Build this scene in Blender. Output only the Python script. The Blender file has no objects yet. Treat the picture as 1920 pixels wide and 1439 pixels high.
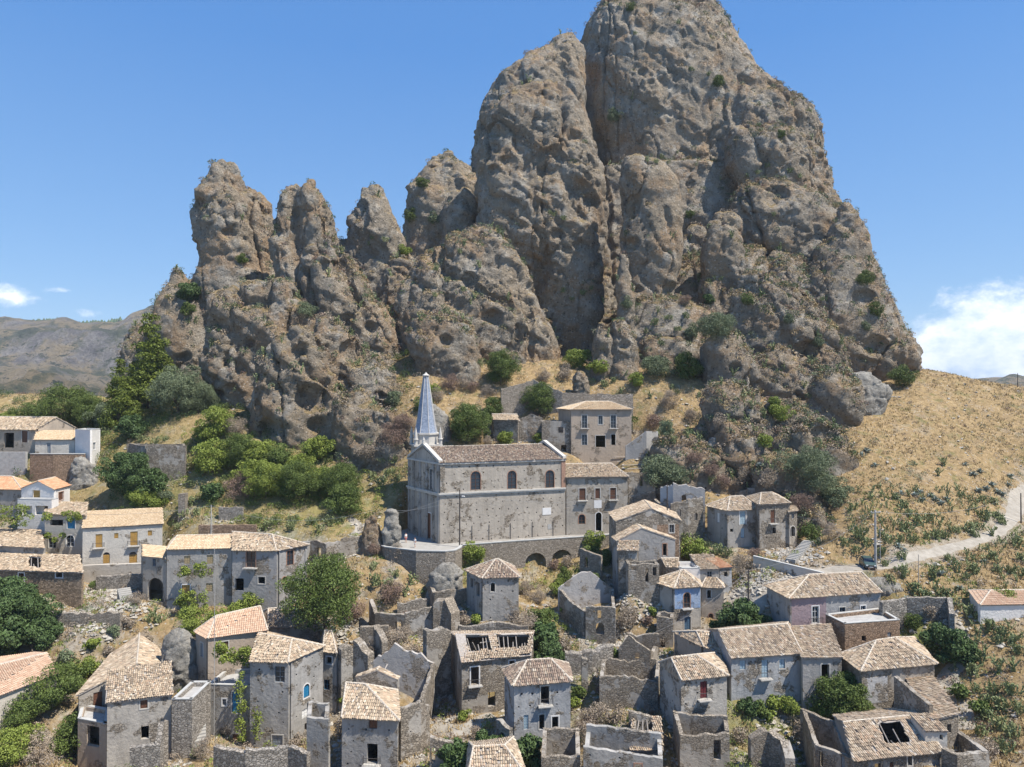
import bpy, math, random
import numpy as np
from mathutils import Vector, Matrix, geometry
R = math.radians
rng = random.Random(7)
scene = bpy.context.scene
col = scene.collection

# ---------------------------------------------------------------- camera
CAMZ = 60.0
PITCH = R(-0.7)      # the camera looks very slightly upwards
F = 1281.0            # focal length in pixels of the 1920 px wide photograph
cam_d = bpy.data.cameras.new('camera')
cam = bpy.data.objects.new('camera', cam_d)
col.objects.link(cam)
cam_d.sensor_width = 36.0
cam_d.lens = F / 1920 * 36.0
cam_d.clip_start = 1.0
cam_d.clip_end = 60000.0
cam.location = (0, 0, CAMZ)
cam.rotation_euler = (R(90) - PITCH, 0, 0)
scene.camera = cam

# ---------------------------------------------------------------- light
SUN = Vector((0.45, -0.215, 0.87)).normalized()      # direction towards the sun
sun_d = bpy.data.lights.new('sun', 'SUN')
sun_d.energy = 5.0
sun_d.angle = R(0.55)
sun_d.color = (1.0, 0.93, 0.83)
sun = bpy.data.objects.new('sun', sun_d)
col.objects.link(sun)
sun.rotation_euler = SUN.to_track_quat('Z', 'Y').to_euler()
sun.location = (60, -40, 220)

world = bpy.data.worlds.new('World')
scene.world = world
world.use_nodes = True
wt = world.node_tree
for n in list(wt.nodes):
    wt.nodes.remove(n)


def wn(kind, **kw):
    n = wt.nodes.new(kind)
    for k, v in kw.items():
        setattr(n, k, v)
    return n


def wmath(op, a, b=None):
    n = wn('ShaderNodeMath', operation=op)
    for i, s in enumerate((a, b)):
        if s is None:
            continue
        if isinstance(s, (int, float)):
            n.inputs[i].default_value = s
        else:
            wt.links.new(s, n.inputs[i])
    return n.outputs[0]


w_out = wn('ShaderNodeOutputWorld')
w_bg = wn('ShaderNodeBackground')
w_sky = wn('ShaderNodeTexSky', sky_type='NISHITA')
w_sky.sun_disc = False
w_sky.sun_elevation = math.asin(SUN.z)
w_sky.sun_rotation = math.atan2(SUN.x, SUN.y)
w_sky.altitude = 350
w_sky.air_density = 1.0
w_sky.dust_density = 0.6
w_sky.ozone_density = 2.0
w_bg.inputs['Strength'].default_value = 0.108
# low cumulus banks along the horizon, as in the photograph
geo = wn('ShaderNodeTexCoord')
sep = wn('ShaderNodeSeparateXYZ')
wt.links.new(geo.outputs['Generated'], sep.inputs[0])
azim = wmath('ARCTAN2', sep.outputs[0], sep.outputs[1])
elev = wmath('ARCSINE', sep.outputs[2])


def cloud_noise(scale, zs, det, rough):
    mp = wn('ShaderNodeMapping')
    mp.inputs['Scale'].default_value = (1, 1, zs)
    wt.links.new(geo.outputs['Generated'], mp.inputs[0])
    n = wn('ShaderNodeTexNoise')
    n.inputs['Scale'].default_value = scale
    n.inputs['Detail'].default_value = det
    n.inputs['Roughness'].default_value = rough
    wt.links.new(mp.outputs[0], n.inputs['Vector'])
    return n.outputs['Fac']


def bump1(az0, sa, el0, se, amp):
    a = wmath('DIVIDE', wmath('SUBTRACT', azim, az0), sa)
    e = wmath('DIVIDE', wmath('SUBTRACT', elev, el0), se)
    r2 = wmath('ADD', wmath('MULTIPLY', a, a), wmath('MULTIPLY', e, e))
    return wmath('MULTIPLY', wmath('EXPONENT', wmath('MULTIPLY', r2, -1.0)), amp)


n_big = cloud_noise(5.0, 2.2, 2.0, 0.5)
n_fine = cloud_noise(22.0, 1.5, 9.0, 0.66)
base = wmath('ADD', wmath('MULTIPLY', n_big, 0.22), wmath('MULTIPLY', n_fine, 0.62))
band = wmath('MULTIPLY', wmath('EXPONENT', wmath('MULTIPLY', wmath('MULTIPLY', wmath('DIVIDE', wmath('SUBTRACT', elev, 0.01), 0.06), wmath('DIVIDE', wmath('SUBTRACT', elev, 0.01), 0.06)), -1.0)), 0.10)
dens = wmath('ADD', base, band)
for args in ((0.60, 0.060, 0.068, 0.055, 0.42), (0.68, 0.11, 0.07, 0.06, 0.36), (0.53, 0.035, 0.040, 0.035, 0.30), (-0.635, 0.035, 0.112, 0.020, 0.34), (-0.555, 0.020, 0.098, 0.008, 0.26), (-0.585, 0.014, 0.124, 0.005, 0.2)):
    dens = wmath('ADD', dens, bump1(*args))
ramp = wn('ShaderNodeMapRange')
ramp.interpolation_type = 'SMOOTHSTEP'
wt.links.new(dens, ramp.inputs[0])
ramp.inputs[1].default_value = 0.60
ramp.inputs[2].default_value = 0.86
# a little blue shade in the thicker, lower parts of the clouds
shade = wn('ShaderNodeMapRange')
wt.links.new(n_fine, shade.inputs[0])
shade.inputs[1].default_value = 0.35
shade.inputs[2].default_value = 0.62
cmix = wn('ShaderNodeMix', data_type='RGBA')
cmix.inputs['A'].default_value = (4.6, 5.7, 7.2, 1)
cmix.inputs['B'].default_value = (8.0, 8.3, 8.8, 1)
wt.links.new(shade.outputs[0], cmix.inputs['Factor'])
smix = wn('ShaderNodeMix', data_type='RGBA')
wt.links.new(ramp.outputs[0], smix.inputs['Factor'])
hsv = wn('ShaderNodeHueSaturation')
hsv.inputs['Saturation'].default_value = 1.28
hsv.inputs['Value'].default_value = 1.12
wt.links.new(w_sky.outputs[0], hsv.inputs['Color'])
hzr = wn('ShaderNodeValToRGB')          # the even midday blue of the photograph, paler towards the horizon all round
cr_ = hzr.color_ramp
cr_.elements[0].color = (.20, .335, .52, 1)
cr_.elements[1].color = (.04, .125, .36, 1)
mid_ = cr_.elements.new(.33)
mid_.color = (.076, .20, .465, 1)
wt.links.new(wmath('DIVIDE', elev, 1.4), hzr.inputs[0])
hscale = wn('ShaderNodeMix', data_type='RGBA', blend_type='MULTIPLY')
hscale.inputs['Factor'].default_value = 1
wt.links.new(hzr.outputs[0], hscale.inputs['A'])
hscale.inputs['B'].default_value = (10.6, 10.6, 10.6, 1)
skm = wn('ShaderNodeMix', data_type='RGBA')
skm.inputs['Factor'].default_value = 0.72
wt.links.new(hsv.outputs[0], skm.inputs['A'])
wt.links.new(hscale.outputs['Result'], skm.inputs['B'])
wt.links.new(skm.outputs['Result'], smix.inputs['A'])
wt.links.new(cmix.outputs['Result'], smix.inputs['B'])
wt.links.new(smix.outputs['Result'], w_bg.inputs['Color'])
wt.links.new(w_bg.outputs[0], w_out.inputs['Surface'])

vs = scene.view_settings
vs.view_transform = 'Standard'
vs.look = 'None'
vs.exposure = 0.58
vs.gamma = 1.0
vs.use_curve_mapping = False

# ---------------------------------------------------------------- basic helpers
CP, SP = math.cos(PITCH), math.sin(PITCH)
HZ = 719.5 - F * math.tan(PITCH)       # pixel row of the horizon


def ray(px, py):
    dx = (px - 960.0) / F
    dy = (719.5 - py) / F
    return Vector((dx, CP + dy * SP, dy * CP - SP))


def P(px, py, Y):
    """the point at distance Y (metres north of the camera) seen at pixel px, py"""
    d = ray(px, py)
    return Vector((0, 0, CAMZ)) + d * (Y / d.y)


def PX(p):
    x, y, z = p[0], p[1], p[2] - CAMZ
    f = y * CP - z * SP
    u = y * SP + z * CP
    return 960 + F * x / f, 719.5 - F * u / f


def hsh(ix, iy, iz, seed):
    h = (ix.astype(np.int64) * 374761393 + iy.astype(np.int64) * 668265263 + iz.astype(np.int64) * 2147483647 + seed * 974711) & 0xFFFFFFFF
    h = ((h ^ (h >> 13)) * 1274126177) & 0xFFFFFFFF
    h = (h ^ (h >> 16)) & 0xFFFFFFFF
    return h.astype(np.float64) / 4294967295.0


def vnoise(p, seed=0):
    i = np.floor(p)
    f = p - i
    f = f * f * f * (f * (f * 6 - 15) + 10)
    x, y, z = i[:, 0], i[:, 1], i[:, 2]
    fx, fy, fz = f[:, 0], f[:, 1], f[:, 2]
    out = 0
    for dz in (0, 1):
        wz = fz if dz else 1 - fz
        for dy in (0, 1):
            wy = fy if dy else 1 - fy
            for dx in (0, 1):
                wx = fx if dx else 1 - fx
                out = out + hsh(x + dx, y + dy, z + dz, seed) * wx * wy * wz
    return out * 2 - 1


def fbm(p, freq, octv=4, seed=0, gain=0.5):
    a, s, t = 1.0, 0.0, 0.0
    for k in range(octv):
        s = s + a * vnoise(p * freq + 17.3 * k, seed + k)
        t += a
        a *= gain
        freq *= 2.03
    return s / t


def ridged(p, freq, octv=4, seed=0):
    a, s, t = 1.0, 0.0, 0.0
    for k in range(octv):
        s = s + a * (1 - 2 * np.abs(vnoise(p * freq + 9.1 * k, seed + k)))
        t += a
        a *= 0.5
        freq *= 2.1
    return s / t


def worley(p, seed=0):
    """cell value in [-1, 1] and distance to the cell border, jittered cells"""
    i = np.floor(p - 0.5)
    f1 = np.full(len(p), 9.0)
    f2 = np.full(len(p), 9.0)
    val = np.zeros(len(p))
    for dx in (0, 1):
        for dy in (0, 1):
            for dz in (0, 1):
                c = i + (dx, dy, dz)
                x, y, z = c[:, 0], c[:, 1], c[:, 2]
                q = c + 0.5 + 0.8 * (np.stack([hsh(x, y, z, seed + 1), hsh(x, y, z, seed + 2), hsh(x, y, z, seed + 3)], 1) - 0.5)
                d = np.sqrt(((q - p) ** 2).sum(1))
                v = hsh(x, y, z, seed + 4) * 2 - 1
                nearer = d < f1
                f2 = np.where(nearer, f1, np.minimum(f2, d))
                val = np.where(nearer, v, val)
                f1 = np.where(nearer, d, f1)
    return val, f2 - f1


def tag(o, label=None, cat=None, group=None, kind=None):
    if label:
        o['label'] = label
    if cat:
        o['category'] = cat
    if group:
        o['group'] = group
    if kind:
        o['kind'] = kind
    return o


def empty(name, loc=(0, 0, 0), label=None, cat=None, group=None, parent=None):
    o = bpy.data.objects.new(name, None)
    o.empty_display_size = 0.5
    o.location = loc
    col.objects.link(o)
    if parent is not None:
        o.parent = parent
    tag(o, label, cat, group)
    return o


def add_mesh(name, verts, faces, mat, parent=None, smooth=False, attrs=None, mats=None, midx=None):
    """verts are in world space; a parent at plain translation is compensated"""
    me = bpy.data.meshes.new(name)
    if isinstance(verts, np.ndarray):
        verts = verts.tolist()
    me.from_pydata(verts, [], faces.tolist() if isinstance(faces, np.ndarray) else faces)
    if mats:
        for m in mats:
            me.materials.append(m)
        if midx is not None:
            me.polygons.foreach_set('material_index', midx)
    elif mat:
        me.materials.append(mat)
    if smooth:
        me.polygons.foreach_set('use_smooth', [True] * len(me.polygons))
    if attrs:
        for k, v in attrs.items():
            a = me.attributes.new(k, 'FLOAT', 'POINT')
            a.data.foreach_set('value', np.asarray(v, dtype=np.float32))
    me.update()
    o = bpy.data.objects.new(name, me)
    col.objects.link(o)
    if parent is not None:
        o.parent = parent
        off = Vector(parent.location)
        q = parent.parent
        while q is not None:
            off += q.location
            q = q.parent
        me.transform(Matrix.Translation(-off))
    return o


def grid_faces(nx, ny):
    """faces of an ny x nx vertex grid, row-major"""
    a = (np.arange(ny - 1)[:, None] * nx + np.arange(nx - 1)[None, :]).ravel()
    return np.stack([a, a + 1, a + nx + 1, a + nx], 1)


def box(vs_, fs_, a, b):
    """axis aligned box"""
    n = len(vs_)
    x0, y0, z0 = a
    x1, y1, z1 = b
    vs_ += [(x0, y0, z0), (x1, y0, z0), (x1, y1, z0), (x0, y1, z0), (x0, y0, z1), (x1, y0, z1), (x1, y1, z1), (x0, y1, z1)]
    fs_ += [tuple(n + k for k in f) for f in ((0, 3, 2, 1), (4, 5, 6, 7), (0, 1, 5, 4), (1, 2, 6, 5), (2, 3, 7, 6), (3, 0, 4, 7))]


def obox(vs_, fs_, o, ex, ey, ez):
    """box from corner o and three edge vectors"""
    n = len(vs_)
    o, ex, ey, ez = Vector(o), Vector(ex), Vector(ey), Vector(ez)
    vs_ += [tuple(o), tuple(o + ex), tuple(o + ex + ey), tuple(o + ey), tuple(o + ez), tuple(o + ex + ez), tuple(o + ex + ey + ez), tuple(o + ey + ez)]
    fs_ += [tuple(n + k for k in f) for f in ((0, 3, 2, 1), (4, 5, 6, 7), (0, 1, 5, 4), (1, 2, 6, 5), (2, 3, 7, 6), (3, 0, 4, 7))]


def bar(vs_, fs_, a, b, r=0.03, n=4, r2=None):
    a, b = Vector(a), Vector(b)
    r2 = r if r2 is None else r2
    d = (b - a).normalized()
    u = d.orthogonal().normalized()
    w = d.cross(u)
    s = len(vs_)
    for q, rr in ((a, r), (b, r2)):
        for k in range(n):
            t = 2 * math.pi * k / n + math.pi / 4
            vs_.append(tuple(q + u * math.cos(t) * rr + w * math.sin(t) * rr))
    for k in range(n):
        fs_.append((s + k, s + (k + 1) % n, s + n + (k + 1) % n, s + n + k))
    fs_.append(tuple(s + k for k in range(n))[::-1])
    fs_.append(tuple(s + n + k for k in range(n)))


# ---------------------------------------------------------------- materials
class NT:
    def __init__(self, name, rough=0.9, spec=0.2):
        self.m = bpy.data.materials.new(name)
        self.m.use_nodes = True
        self.t = self.m.node_tree
        self.b = self.t.nodes['Principled BSDF']
        self.b.inputs['Roughness'].default_value = rough
        self.b.inputs['Specular IOR Level'].default_value = spec
        g = self.t.nodes.new('ShaderNodeNewGeometry')
        self.pos = g.outputs['Position']
        self.nrm = g.outputs['Normal']
        self._bump = None

    def link(self, a, b):
        self.t.links.new(a, b)

    def mapped(self, scale=(1, 1, 1), rot=(0, 0, 0)):
        mp = self.t.nodes.new('ShaderNodeMapping')
        mp.inputs['Scale'].default_value = scale
        mp.inputs['Rotation'].default_value = rot
        self.link(self.pos, mp.inputs[0])
        return mp.outputs[0]

    def noise(self, scale, detail=4, rough=0.6, vec=None, lo=0.35, hi=0.65, dist=0.0):
        n = self.t.nodes.new('ShaderNodeTexNoise')
        n.inputs['Scale'].default_value = scale
        n.inputs['Detail'].default_value = detail
        n.inputs['Roughness'].default_value = rough
        n.inputs['Distortion'].default_value = dist
        self.link(vec or self.pos, n.inputs['Vector'])
        return self.rng(n.outputs['Fac'], lo, hi) if lo is not None else n.outputs['Fac']

    def voro(self, scale, vec=None, feature='F1', out='Distance'):
        n = self.t.nodes.new('ShaderNodeTexVoronoi')
        n.feature = feature
        n.inputs['Scale'].default_value = scale
        self.link(vec or self.pos, n.inputs['Vector'])
        return n.outputs[out]

    def rng(self, s, lo, hi, a=0.0, b=1.0, smooth=False):
        n = self.t.nodes.new('ShaderNodeMapRange')
        if smooth:
            n.interpolation_type = 'SMOOTHSTEP'
        self.link(s, n.inputs[0])
        n.inputs[1].default_value = lo
        n.inputs[2].default_value = hi
        n.inputs[3].default_value = a
        n.inputs[4].default_value = b
        return n.outputs[0]

    def math(self, op, a, b=None):
        n = self.t.nodes.new('ShaderNodeMath')
        n.operation = op
        for i, s in enumerate((a, b)):
            if s is None:
                continue
            if isinstance(s, (int, float)):
                n.inputs[i].default_value = s
            else:
                self.link(s, n.inputs[i])
        return n.outputs[0]

    def mix(self, f, a, b, mode='MIX'):
        n = self.t.nodes.new('ShaderNodeMix')
        n.data_type = 'RGBA'
        n.blend_type = mode
        for sock, s in (('Factor', f), ('A', a), ('B', b)):
            if isinstance(s, (int, float)):
                n.inputs[sock].default_value = s
            elif isinstance(s, (tuple, list)):
                n.inputs[sock].default_value = (*s[:3], 1)
            else:
                self.link(s, n.inputs[sock])
        return n.outputs['Result']

    def ramp(self, s, stops):
        n = self.t.nodes.new('ShaderNodeValToRGB')
        cr = n.color_ramp
        while len(cr.elements) < len(stops):
            cr.elements.new(0.5)
        for e, (p, c) in zip(cr.elements, stops):
            e.position = p
            e.color = (*c, 1)
        self.link(s, n.inputs[0])
        return n.outputs['Color']

    def attr(self, name):
        n = self.t.nodes.new('ShaderNodeAttribute')
        n.attribute_name = name
        return n.outputs['Fac']

    def objrand(self):
        n = self.t.nodes.new('ShaderNodeObjectInfo')
        return n.outputs['Random']

    def sepz(self, s, i=2):
        n = self.t.nodes.new('ShaderNodeSeparateXYZ')
        self.link(s, n.inputs[0])
        return n.outputs[i]

    def bump(self, h, dist=0.05, strength=1.0):
        n = self.t.nodes.new('ShaderNodeBump')
        n.inputs['Distance'].default_value = dist
        n.inputs['Strength'].default_value = strength
        self.link(h, n.inputs['Height'])
        if self._bump is not None:
            self.link(self._bump, n.inputs['Normal'])
        self._bump = n.outputs[0]
        self.link(self._bump, self.b.inputs['Normal'])

    def out(self, c):
        if isinstance(c, tuple):
            self.b.inputs['Base Color'].default_value = (*c[:3], 1)
        else:
            self.link(c, self.b.inputs['Base Color'])
        return self.m


def wall_mat(name, light, dark, stone=0.3, stone_col=(0.26, 0.23, 0.19), stain=0.5, tint=None, tint_amt=0.0):
    """weathered lime plaster over rubble stone; `stone` is how much of it has fallen off"""
    n = NT(name, 0.95, 0.1)
    big = n.noise(0.35, 5, 0.62, lo=0.36, hi=0.66)
    c = n.mix(big, light, dark)
    if tint:
        c = n.mix(n.math('MULTIPLY', n.noise(0.5, 4, 0.7, lo=0.42, hi=0.55), tint_amt), c, tint)
    streak = n.noise(1.0, 4, 0.65, vec=n.mapped((1.6, 1.6, 0.22)), lo=0.45, hi=0.72)
    c = n.mix(n.math('MULTIPLY', streak, stain), c, tuple(x * 0.55 for x in dark))
    fine = n.noise(7.0, 5, 0.7, lo=0.3, hi=0.7)
    c = n.mix(n.math('MULTIPLY', fine, 0.35), c, tuple(min(0.85, x * 1.25) for x in light))
    vec = n.mapped((1, 1, 1.5))
    cell = n.voro(2.6, vec, out='Color')
    edge = n.voro(2.6, vec, 'DISTANCE_TO_EDGE')
    sc = n.mix(n.sepz(cell, 0), tuple(x * 0.65 for x in stone_col), tuple(min(1, x * 1.55) for x in stone_col))
    sc = n.mix(n.rng(edge, 0.0, 0.09), tuple(x * 0.5 for x in stone_col), sc)
    m1 = n.noise(0.42, 6, 0.68, lo=None)
    fac = n.rng(m1, 0.60 - 0.32 * stone, 0.64 - 0.32 * stone, 0, 1)
    c = n.mix(fac, c, sc)
    damp = n.noise(0.23, 3, 0.6, vec=n.mapped((1, 1, 0.5)), lo=0.45, hi=0.65)
    c = n.mix(n.math('MULTIPLY', damp, 0.45 * max(0.2, stain)), c, tuple(x * 0.6 for x in dark))
    c = n.mix(n.math('MULTIPLY', n.objrand(), 0.45), c, tuple(x * k for x, k in zip(dark, (0.98, 0.84, 0.68))))
    n.bump(n.math('MULTIPLY', n.rng(edge, 0, 0.12), fac), 0.07)
    n.bump(n.noise(2.2, 6, 0.7, lo=0.2, hi=0.8), 0.06)
    return n.out(c)


def simple_mat(name, colr, rough=0.8, var=0.25, scale=6.0, spec=0.2, bump=0.0):
    n = NT(name, rough, spec)
    f = n.noise(scale, 4, 0.65, lo=0.3, hi=0.7)
    c = n.mix(f, tuple(x * (1 - var) for x in colr), tuple(min(1, x * (1 + var)) for x in colr))
    if bump:
        n.bump(f, bump)
    return n.out(c)


def tile_mat(name, stops, moss=0.4):
    n = NT(name, 0.9, 0.15)
    r = n.attr('rnd')
    c = n.ramp(r, stops)
    dirt = n.noise(1.3, 5, 0.7, lo=0.42, hi=0.68)
    c = n.mix(n.math('MULTIPLY', dirt, moss), c, (0.16, 0.13, 0.10))
    fine = n.noise(14, 3, 0.6, lo=0.3, hi=0.75)
    c = n.mix(n.math('MULTIPLY', fine, 0.25), c, (0.50, 0.44, 0.34))
    n.bump(fine, 0.01)
    return n.out(c)


def leaf_mat(name, dark, light, var=0.5, spec=0.25, trans=0.0):
    n = NT(name, 0.6, spec)
    r = n.attr('rnd')
    big = n.noise(0.45, 3, 0.6, lo=0.35, hi=0.65)
    f = n.math('ADD', n.math('MULTIPLY', r, 0.65), n.math('MULTIPLY', big, 0.35))
    c = n.mix(f, dark, light)
    c = n.mix(n.math('MULTIPLY', n.objrand(), 0.25), c, tuple(x * 0.7 for x in light))
    return n.out(c)


M = {}
M['plaster'] = wall_mat('plaster', (0.47, 0.44, 0.39), (0.31, 0.295, 0.27), 0.22)
M['plaster_grey'] = wall_mat('plaster_grey', (0.40, 0.385, 0.36), (0.27, 0.265, 0.25), 0.18, stain=0.6)
M['plaster_church'] = wall_mat('plaster_church', (0.47, 0.43, 0.37), (0.33, 0.305, 0.27), 0.12, stain=0.55)
M['plaster_pale'] = wall_mat('plaster_pale', (0.58, 0.55, 0.49), (0.44, 0.42, 0.38), 0.04, stain=0.25)
M['plaster_white'] = wall_mat('plaster_white', (0.76, 0.75, 0.73), (0.62, 0.62, 0.61), -0.4, stain=0.12)
M['plaster_blue'] = wall_mat('plaster_blue', (0.26, 0.38, 0.58), (0.22, 0.30, 0.43), 0.0, stain=0.2, tint=(0.42, 0.42, 0.40), tint_amt=0.45)
M['plaster_palebl'] = wall_mat('plaster_pale_blue', (0.405, 0.405, 0.40), (0.28, 0.285, 0.29), 0.16, stain=0.55)
M['plaster_purple'] = wall_mat('plaster_purple', (0.33, 0.255, 0.27), (0.26, 0.21, 0.225), -0.1, stain=0.25)
M['plaster_pink'] = wall_mat('plaster_pink', (0.45, 0.38, 0.305), (0.34, 0.295, 0.25), 0.10, stain=0.35)
M['plaster_inner'] = wall_mat('plaster_inner', (0.52, 0.52, 0.52), (0.36, 0.36, 0.36), 0.16, stain=0.35)
M['ruin'] = wall_mat('ruin_masonry', (0.42, 0.395, 0.355), (0.29, 0.275, 0.25), 0.48, stain=0.5)
M['stone'] = wall_mat('rubble_stone', (0.38, 0.36, 0.32), (0.27, 0.255, 0.23), 0.98, stone_col=(0.31, 0.285, 0.25))
M['stone_brown'] = wall_mat('brown_stone', (0.36, 0.31, 0.24), (0.27, 0.23, 0.18), 0.95, stone_col=(0.28, 0.22, 0.16))
M['brick'] = wall_mat('brick_masonry', (0.36, 0.29, 0.23), (0.27, 0.22, 0.175), 0.75, stone_col=(0.30, 0.215, 0.155))
M['trim'] = simple_mat('limewash_trim', (0.48, 0.46, 0.42), 0.9, 0.15, 2.0)
M['white_trim'] = simple_mat('white_trim', (0.68, 0.67, 0.65), 0.85, 0.06, 2.0)
M['parapet'] = simple_mat('pale_coping', (0.42, 0.42, 0.40), 0.9, 0.12, 1.2)
M['brick_trim'] = simple_mat('brick_trim', (0.34, 0.21, 0.15), 0.9, 0.3, 5.0)
M['concrete'] = simple_mat('concrete', (0.36, 0.355, 0.34), 0.9, 0.2, 1.5, bump=0.02)
M['timber'] = simple_mat('grey_timber', (0.33, 0.30, 0.27), 0.85, 0.35, 5.0)
M['iron'] = simple_mat('iron', (0.06, 0.055, 0.055), 0.6, 0.3, 5.0)
M['pole_wood'] = simple_mat('pole_wood', (0.07, 0.06, 0.055), 0.8, 0.3, 5.0)
for k, c in {'yellow': (0.42, 0.25, 0.07), 'brown': (0.13, 0.06, 0.035), 'blue': (0.025, 0.19, 0.36), 'slate': (0.07, 0.13, 0.20), 'red': (0.13, 0.025, 0.028), 'white': (0.7, 0.7, 0.68), 'grey': (0.22, 0.25, 0.28), 'tan': (0.36, 0.28, 0.16), 'paleblue': (0.32, 0.42, 0.48)}.items():
    M['paint_' + k] = simple_mat(k + '_paint', c, 0.6, 0.2, 9.0, spec=0.35)
g_ = NT('window_glass', 0.08, 0.6)
M['glass'] = g_.out((0.035, 0.045, 0.055))
old = [(0.0, (0.14, 0.11, 0.085)), (0.2, (0.32, 0.24, 0.165)), (0.45, (0.45, 0.35, 0.24)), (0.7, (0.55, 0.45, 0.325)), (0.86, (0.46, 0.31, 0.20)), (1.0, (0.68, 0.61, 0.49))]
M['tiles_old'] = tile_mat('old_roof_tiles', old, 0.5)
M['tiles_brown'] = tile_mat('brown_roof_tiles', [(0.0, (0.09, 0.07, 0.06)), (0.3, (0.20, 0.14, 0.11)), (0.6, (0.30, 0.21, 0.16)), (0.85, (0.37, 0.28, 0.20)), (1.0, (0.52, 0.46, 0.37))], 0.45)
M['tiles_tan'] = tile_mat('new_tan_roof_tiles', [(0.0, (0.50, 0.36, 0.22)), (0.5, (0.60, 0.46, 0.30)), (1.0, (0.68, 0.55, 0.38))], 0.08)
M['tiles_pink'] = tile_mat('new_pink_roof_tiles', [(0.0, (0.52, 0.33, 0.22)), (0.5, (0.60, 0.41, 0.28)), (1.0, (0.66, 0.49, 0.35))], 0.08)
M['tiles_orange'] = tile_mat('orange_roof_tiles', [(0.0, (0.48, 0.23, 0.12)), (0.5, (0.58, 0.31, 0.17)), (1.0, (0.64, 0.40, 0.24))], 0.08)
M['ridge'] = simple_mat('ridge_tiles', (0.50, 0.44, 0.36), 0.9, 0.3, 4.0)
M['slate'] = NT('spire_slate', 0.6, 0.3)
s_ = M['slate']
s_.bump(s_.noise(1.0, 2, 0.5, vec=s_.mapped((1, 1, 9.0)), lo=0.4, hi=0.6), 0.02)
M['slate'] = s_.out(s_.mix(s_.noise(2.5, 4, 0.7), (0.17, 0.21, 0.28), (0.30, 0.345, 0.42)))

# vegetation
M['leaf_green'] = leaf_mat('leaf_green', (0.04, 0.065, 0.018), (0.15, 0.20, 0.045))
M['leaf_dark'] = leaf_mat('leaf_dark', (0.03, 0.055, 0.02), (0.11, 0.17, 0.055))
M['leaf_bright'] = leaf_mat('leaf_bright', (0.10, 0.14, 0.025), (0.27, 0.32, 0.06))
M['leaf_olive'] = leaf_mat('leaf_olive', (0.075, 0.10, 0.05), (0.21, 0.25, 0.14))
M['leaf_pine'] = leaf_mat('leaf_pine', (0.04, 0.065, 0.012), (0.19, 0.23, 0.035))
M['leaf_dry'] = leaf_mat('leaf_dry', (0.18, 0.14, 0.10), (0.42, 0.35, 0.27))
M['leaf_rust'] = leaf_mat('leaf_rust', (0.13, 0.085, 0.065), (0.30, 0.21, 0.16))
M['leaf_cactus'] = leaf_mat('cactus_pad', (0.055, 0.08, 0.025), (0.29, 0.32, 0.14), spec=0.4)
M['leaf_agave'] = leaf_mat('agave_blade', (0.13, 0.17, 0.15), (0.33, 0.38, 0.34), spec=0.4)
M['grass_dry'] = leaf_mat('dry_grass', (0.27, 0.195, 0.09), (0.50, 0.38, 0.20))
M['grass_green'] = leaf_mat('green_grass', (0.10, 0.14, 0.03), (0.26, 0.30, 0.08))
M['bark'] = simple_mat('bark', (0.13, 0.10, 0.075), 0.9, 0.3, 6.0)

# rock
n = NT('conglomerate_rock', 0.95, 0.1)
big = n.noise(0.05, 5, 0.62, lo=0.38, hi=0.62)
c = n.mix(big, (0.38, 0.335, 0.27), (0.49, 0.39, 0.27))
c = n.mix(n.math('MULTIPLY', n.noise(0.11, 6, 0.7, lo=0.49, hi=0.58), 0.85), c, (0.50, 0.325, 0.18))
c = n.mix(n.math('MULTIPLY', n.noise(0.25, 6, 0.72, vec=n.mapped((1, 1, 0.22)), lo=0.50, hi=0.68), 0.6), c, (0.21, 0.19, 0.165))
c = n.mix(n.math('MULTIPLY', n.noise(0.17, 5, 0.65, lo=0.52, hi=0.64), 0.85), c, (0.62, 0.58, 0.50))
rub1 = n.noise(0.9, 8, 0.8, lo=0.32, hi=0.68)
c = n.mix(rub1, n.mix(0.30, c, (0.12, 0.105, 0.085)), n.mix(0.35, c, (0.60, 0.53, 0.43)))
ped = n.voro(1.4)
peb = n.voro(1.4, out='Color')
pebm = n.math('MULTIPLY', n.rng(n.sepz(peb, 0), 0.60, 0.70), n.rng(ped, 0.34, 0.24))
c = n.mix(n.math('MULTIPLY', pebm, 0.7), c, (0.62, 0.56, 0.47))
pebm2 = n.math('MULTIPLY', n.rng(n.sepz(peb, 1), 0.68, 0.78), n.rng(ped, 0.36, 0.26))
c = n.mix(n.math('MULTIPLY', pebm2, 0.65), c, (0.10, 0.085, 0.07))
up = n.rng(n.math('ADD', n.sepz(n.nrm), n.noise(0.5, 5, 0.7, lo=0.2, hi=0.8)), 1.10, 1.32)
turf = n.ramp(n.noise(0.9, 5, 0.7, lo=0.3, hi=0.7), [(0.0, (0.15, 0.15, 0.07)), (0.45, (0.36, 0.27, 0.14)), (0.75, (0.47, 0.35, 0.18)), (1.0, (0.30, 0.24, 0.17))])
c = n.mix(n.math('MULTIPLY', up, 0.85), c, turf)
n.bump(n.noise(0.45, 8, 0.72, lo=0.1, hi=0.9), 0.7)
n.bump(rub1, 0.20)
n.bump(n.rng(ped, 0.0, 0.5, 1, 0), 0.10)
M['rock'] = n.out(c)

n = NT('pale_rock', 0.95, 0.1)
c = n.mix(n.noise(0.5, 6, 0.7), (0.25, 0.235, 0.205), (0.42, 0.40, 0.355))
c = n.mix(n.math('MULTIPLY', n.noise(1.6, 6, 0.7, lo=0.5, hi=0.7), 0.7), c, (0.17, 0.155, 0.135))
n.bump(n.noise(1.2, 8, 0.75, lo=0.1, hi=0.9), 0.5)
n.bump(n.noise(5, 6, 0.75, lo=0.1, hi=0.9), 0.12)
M['rock_pale'] = n.out(c)

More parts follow.
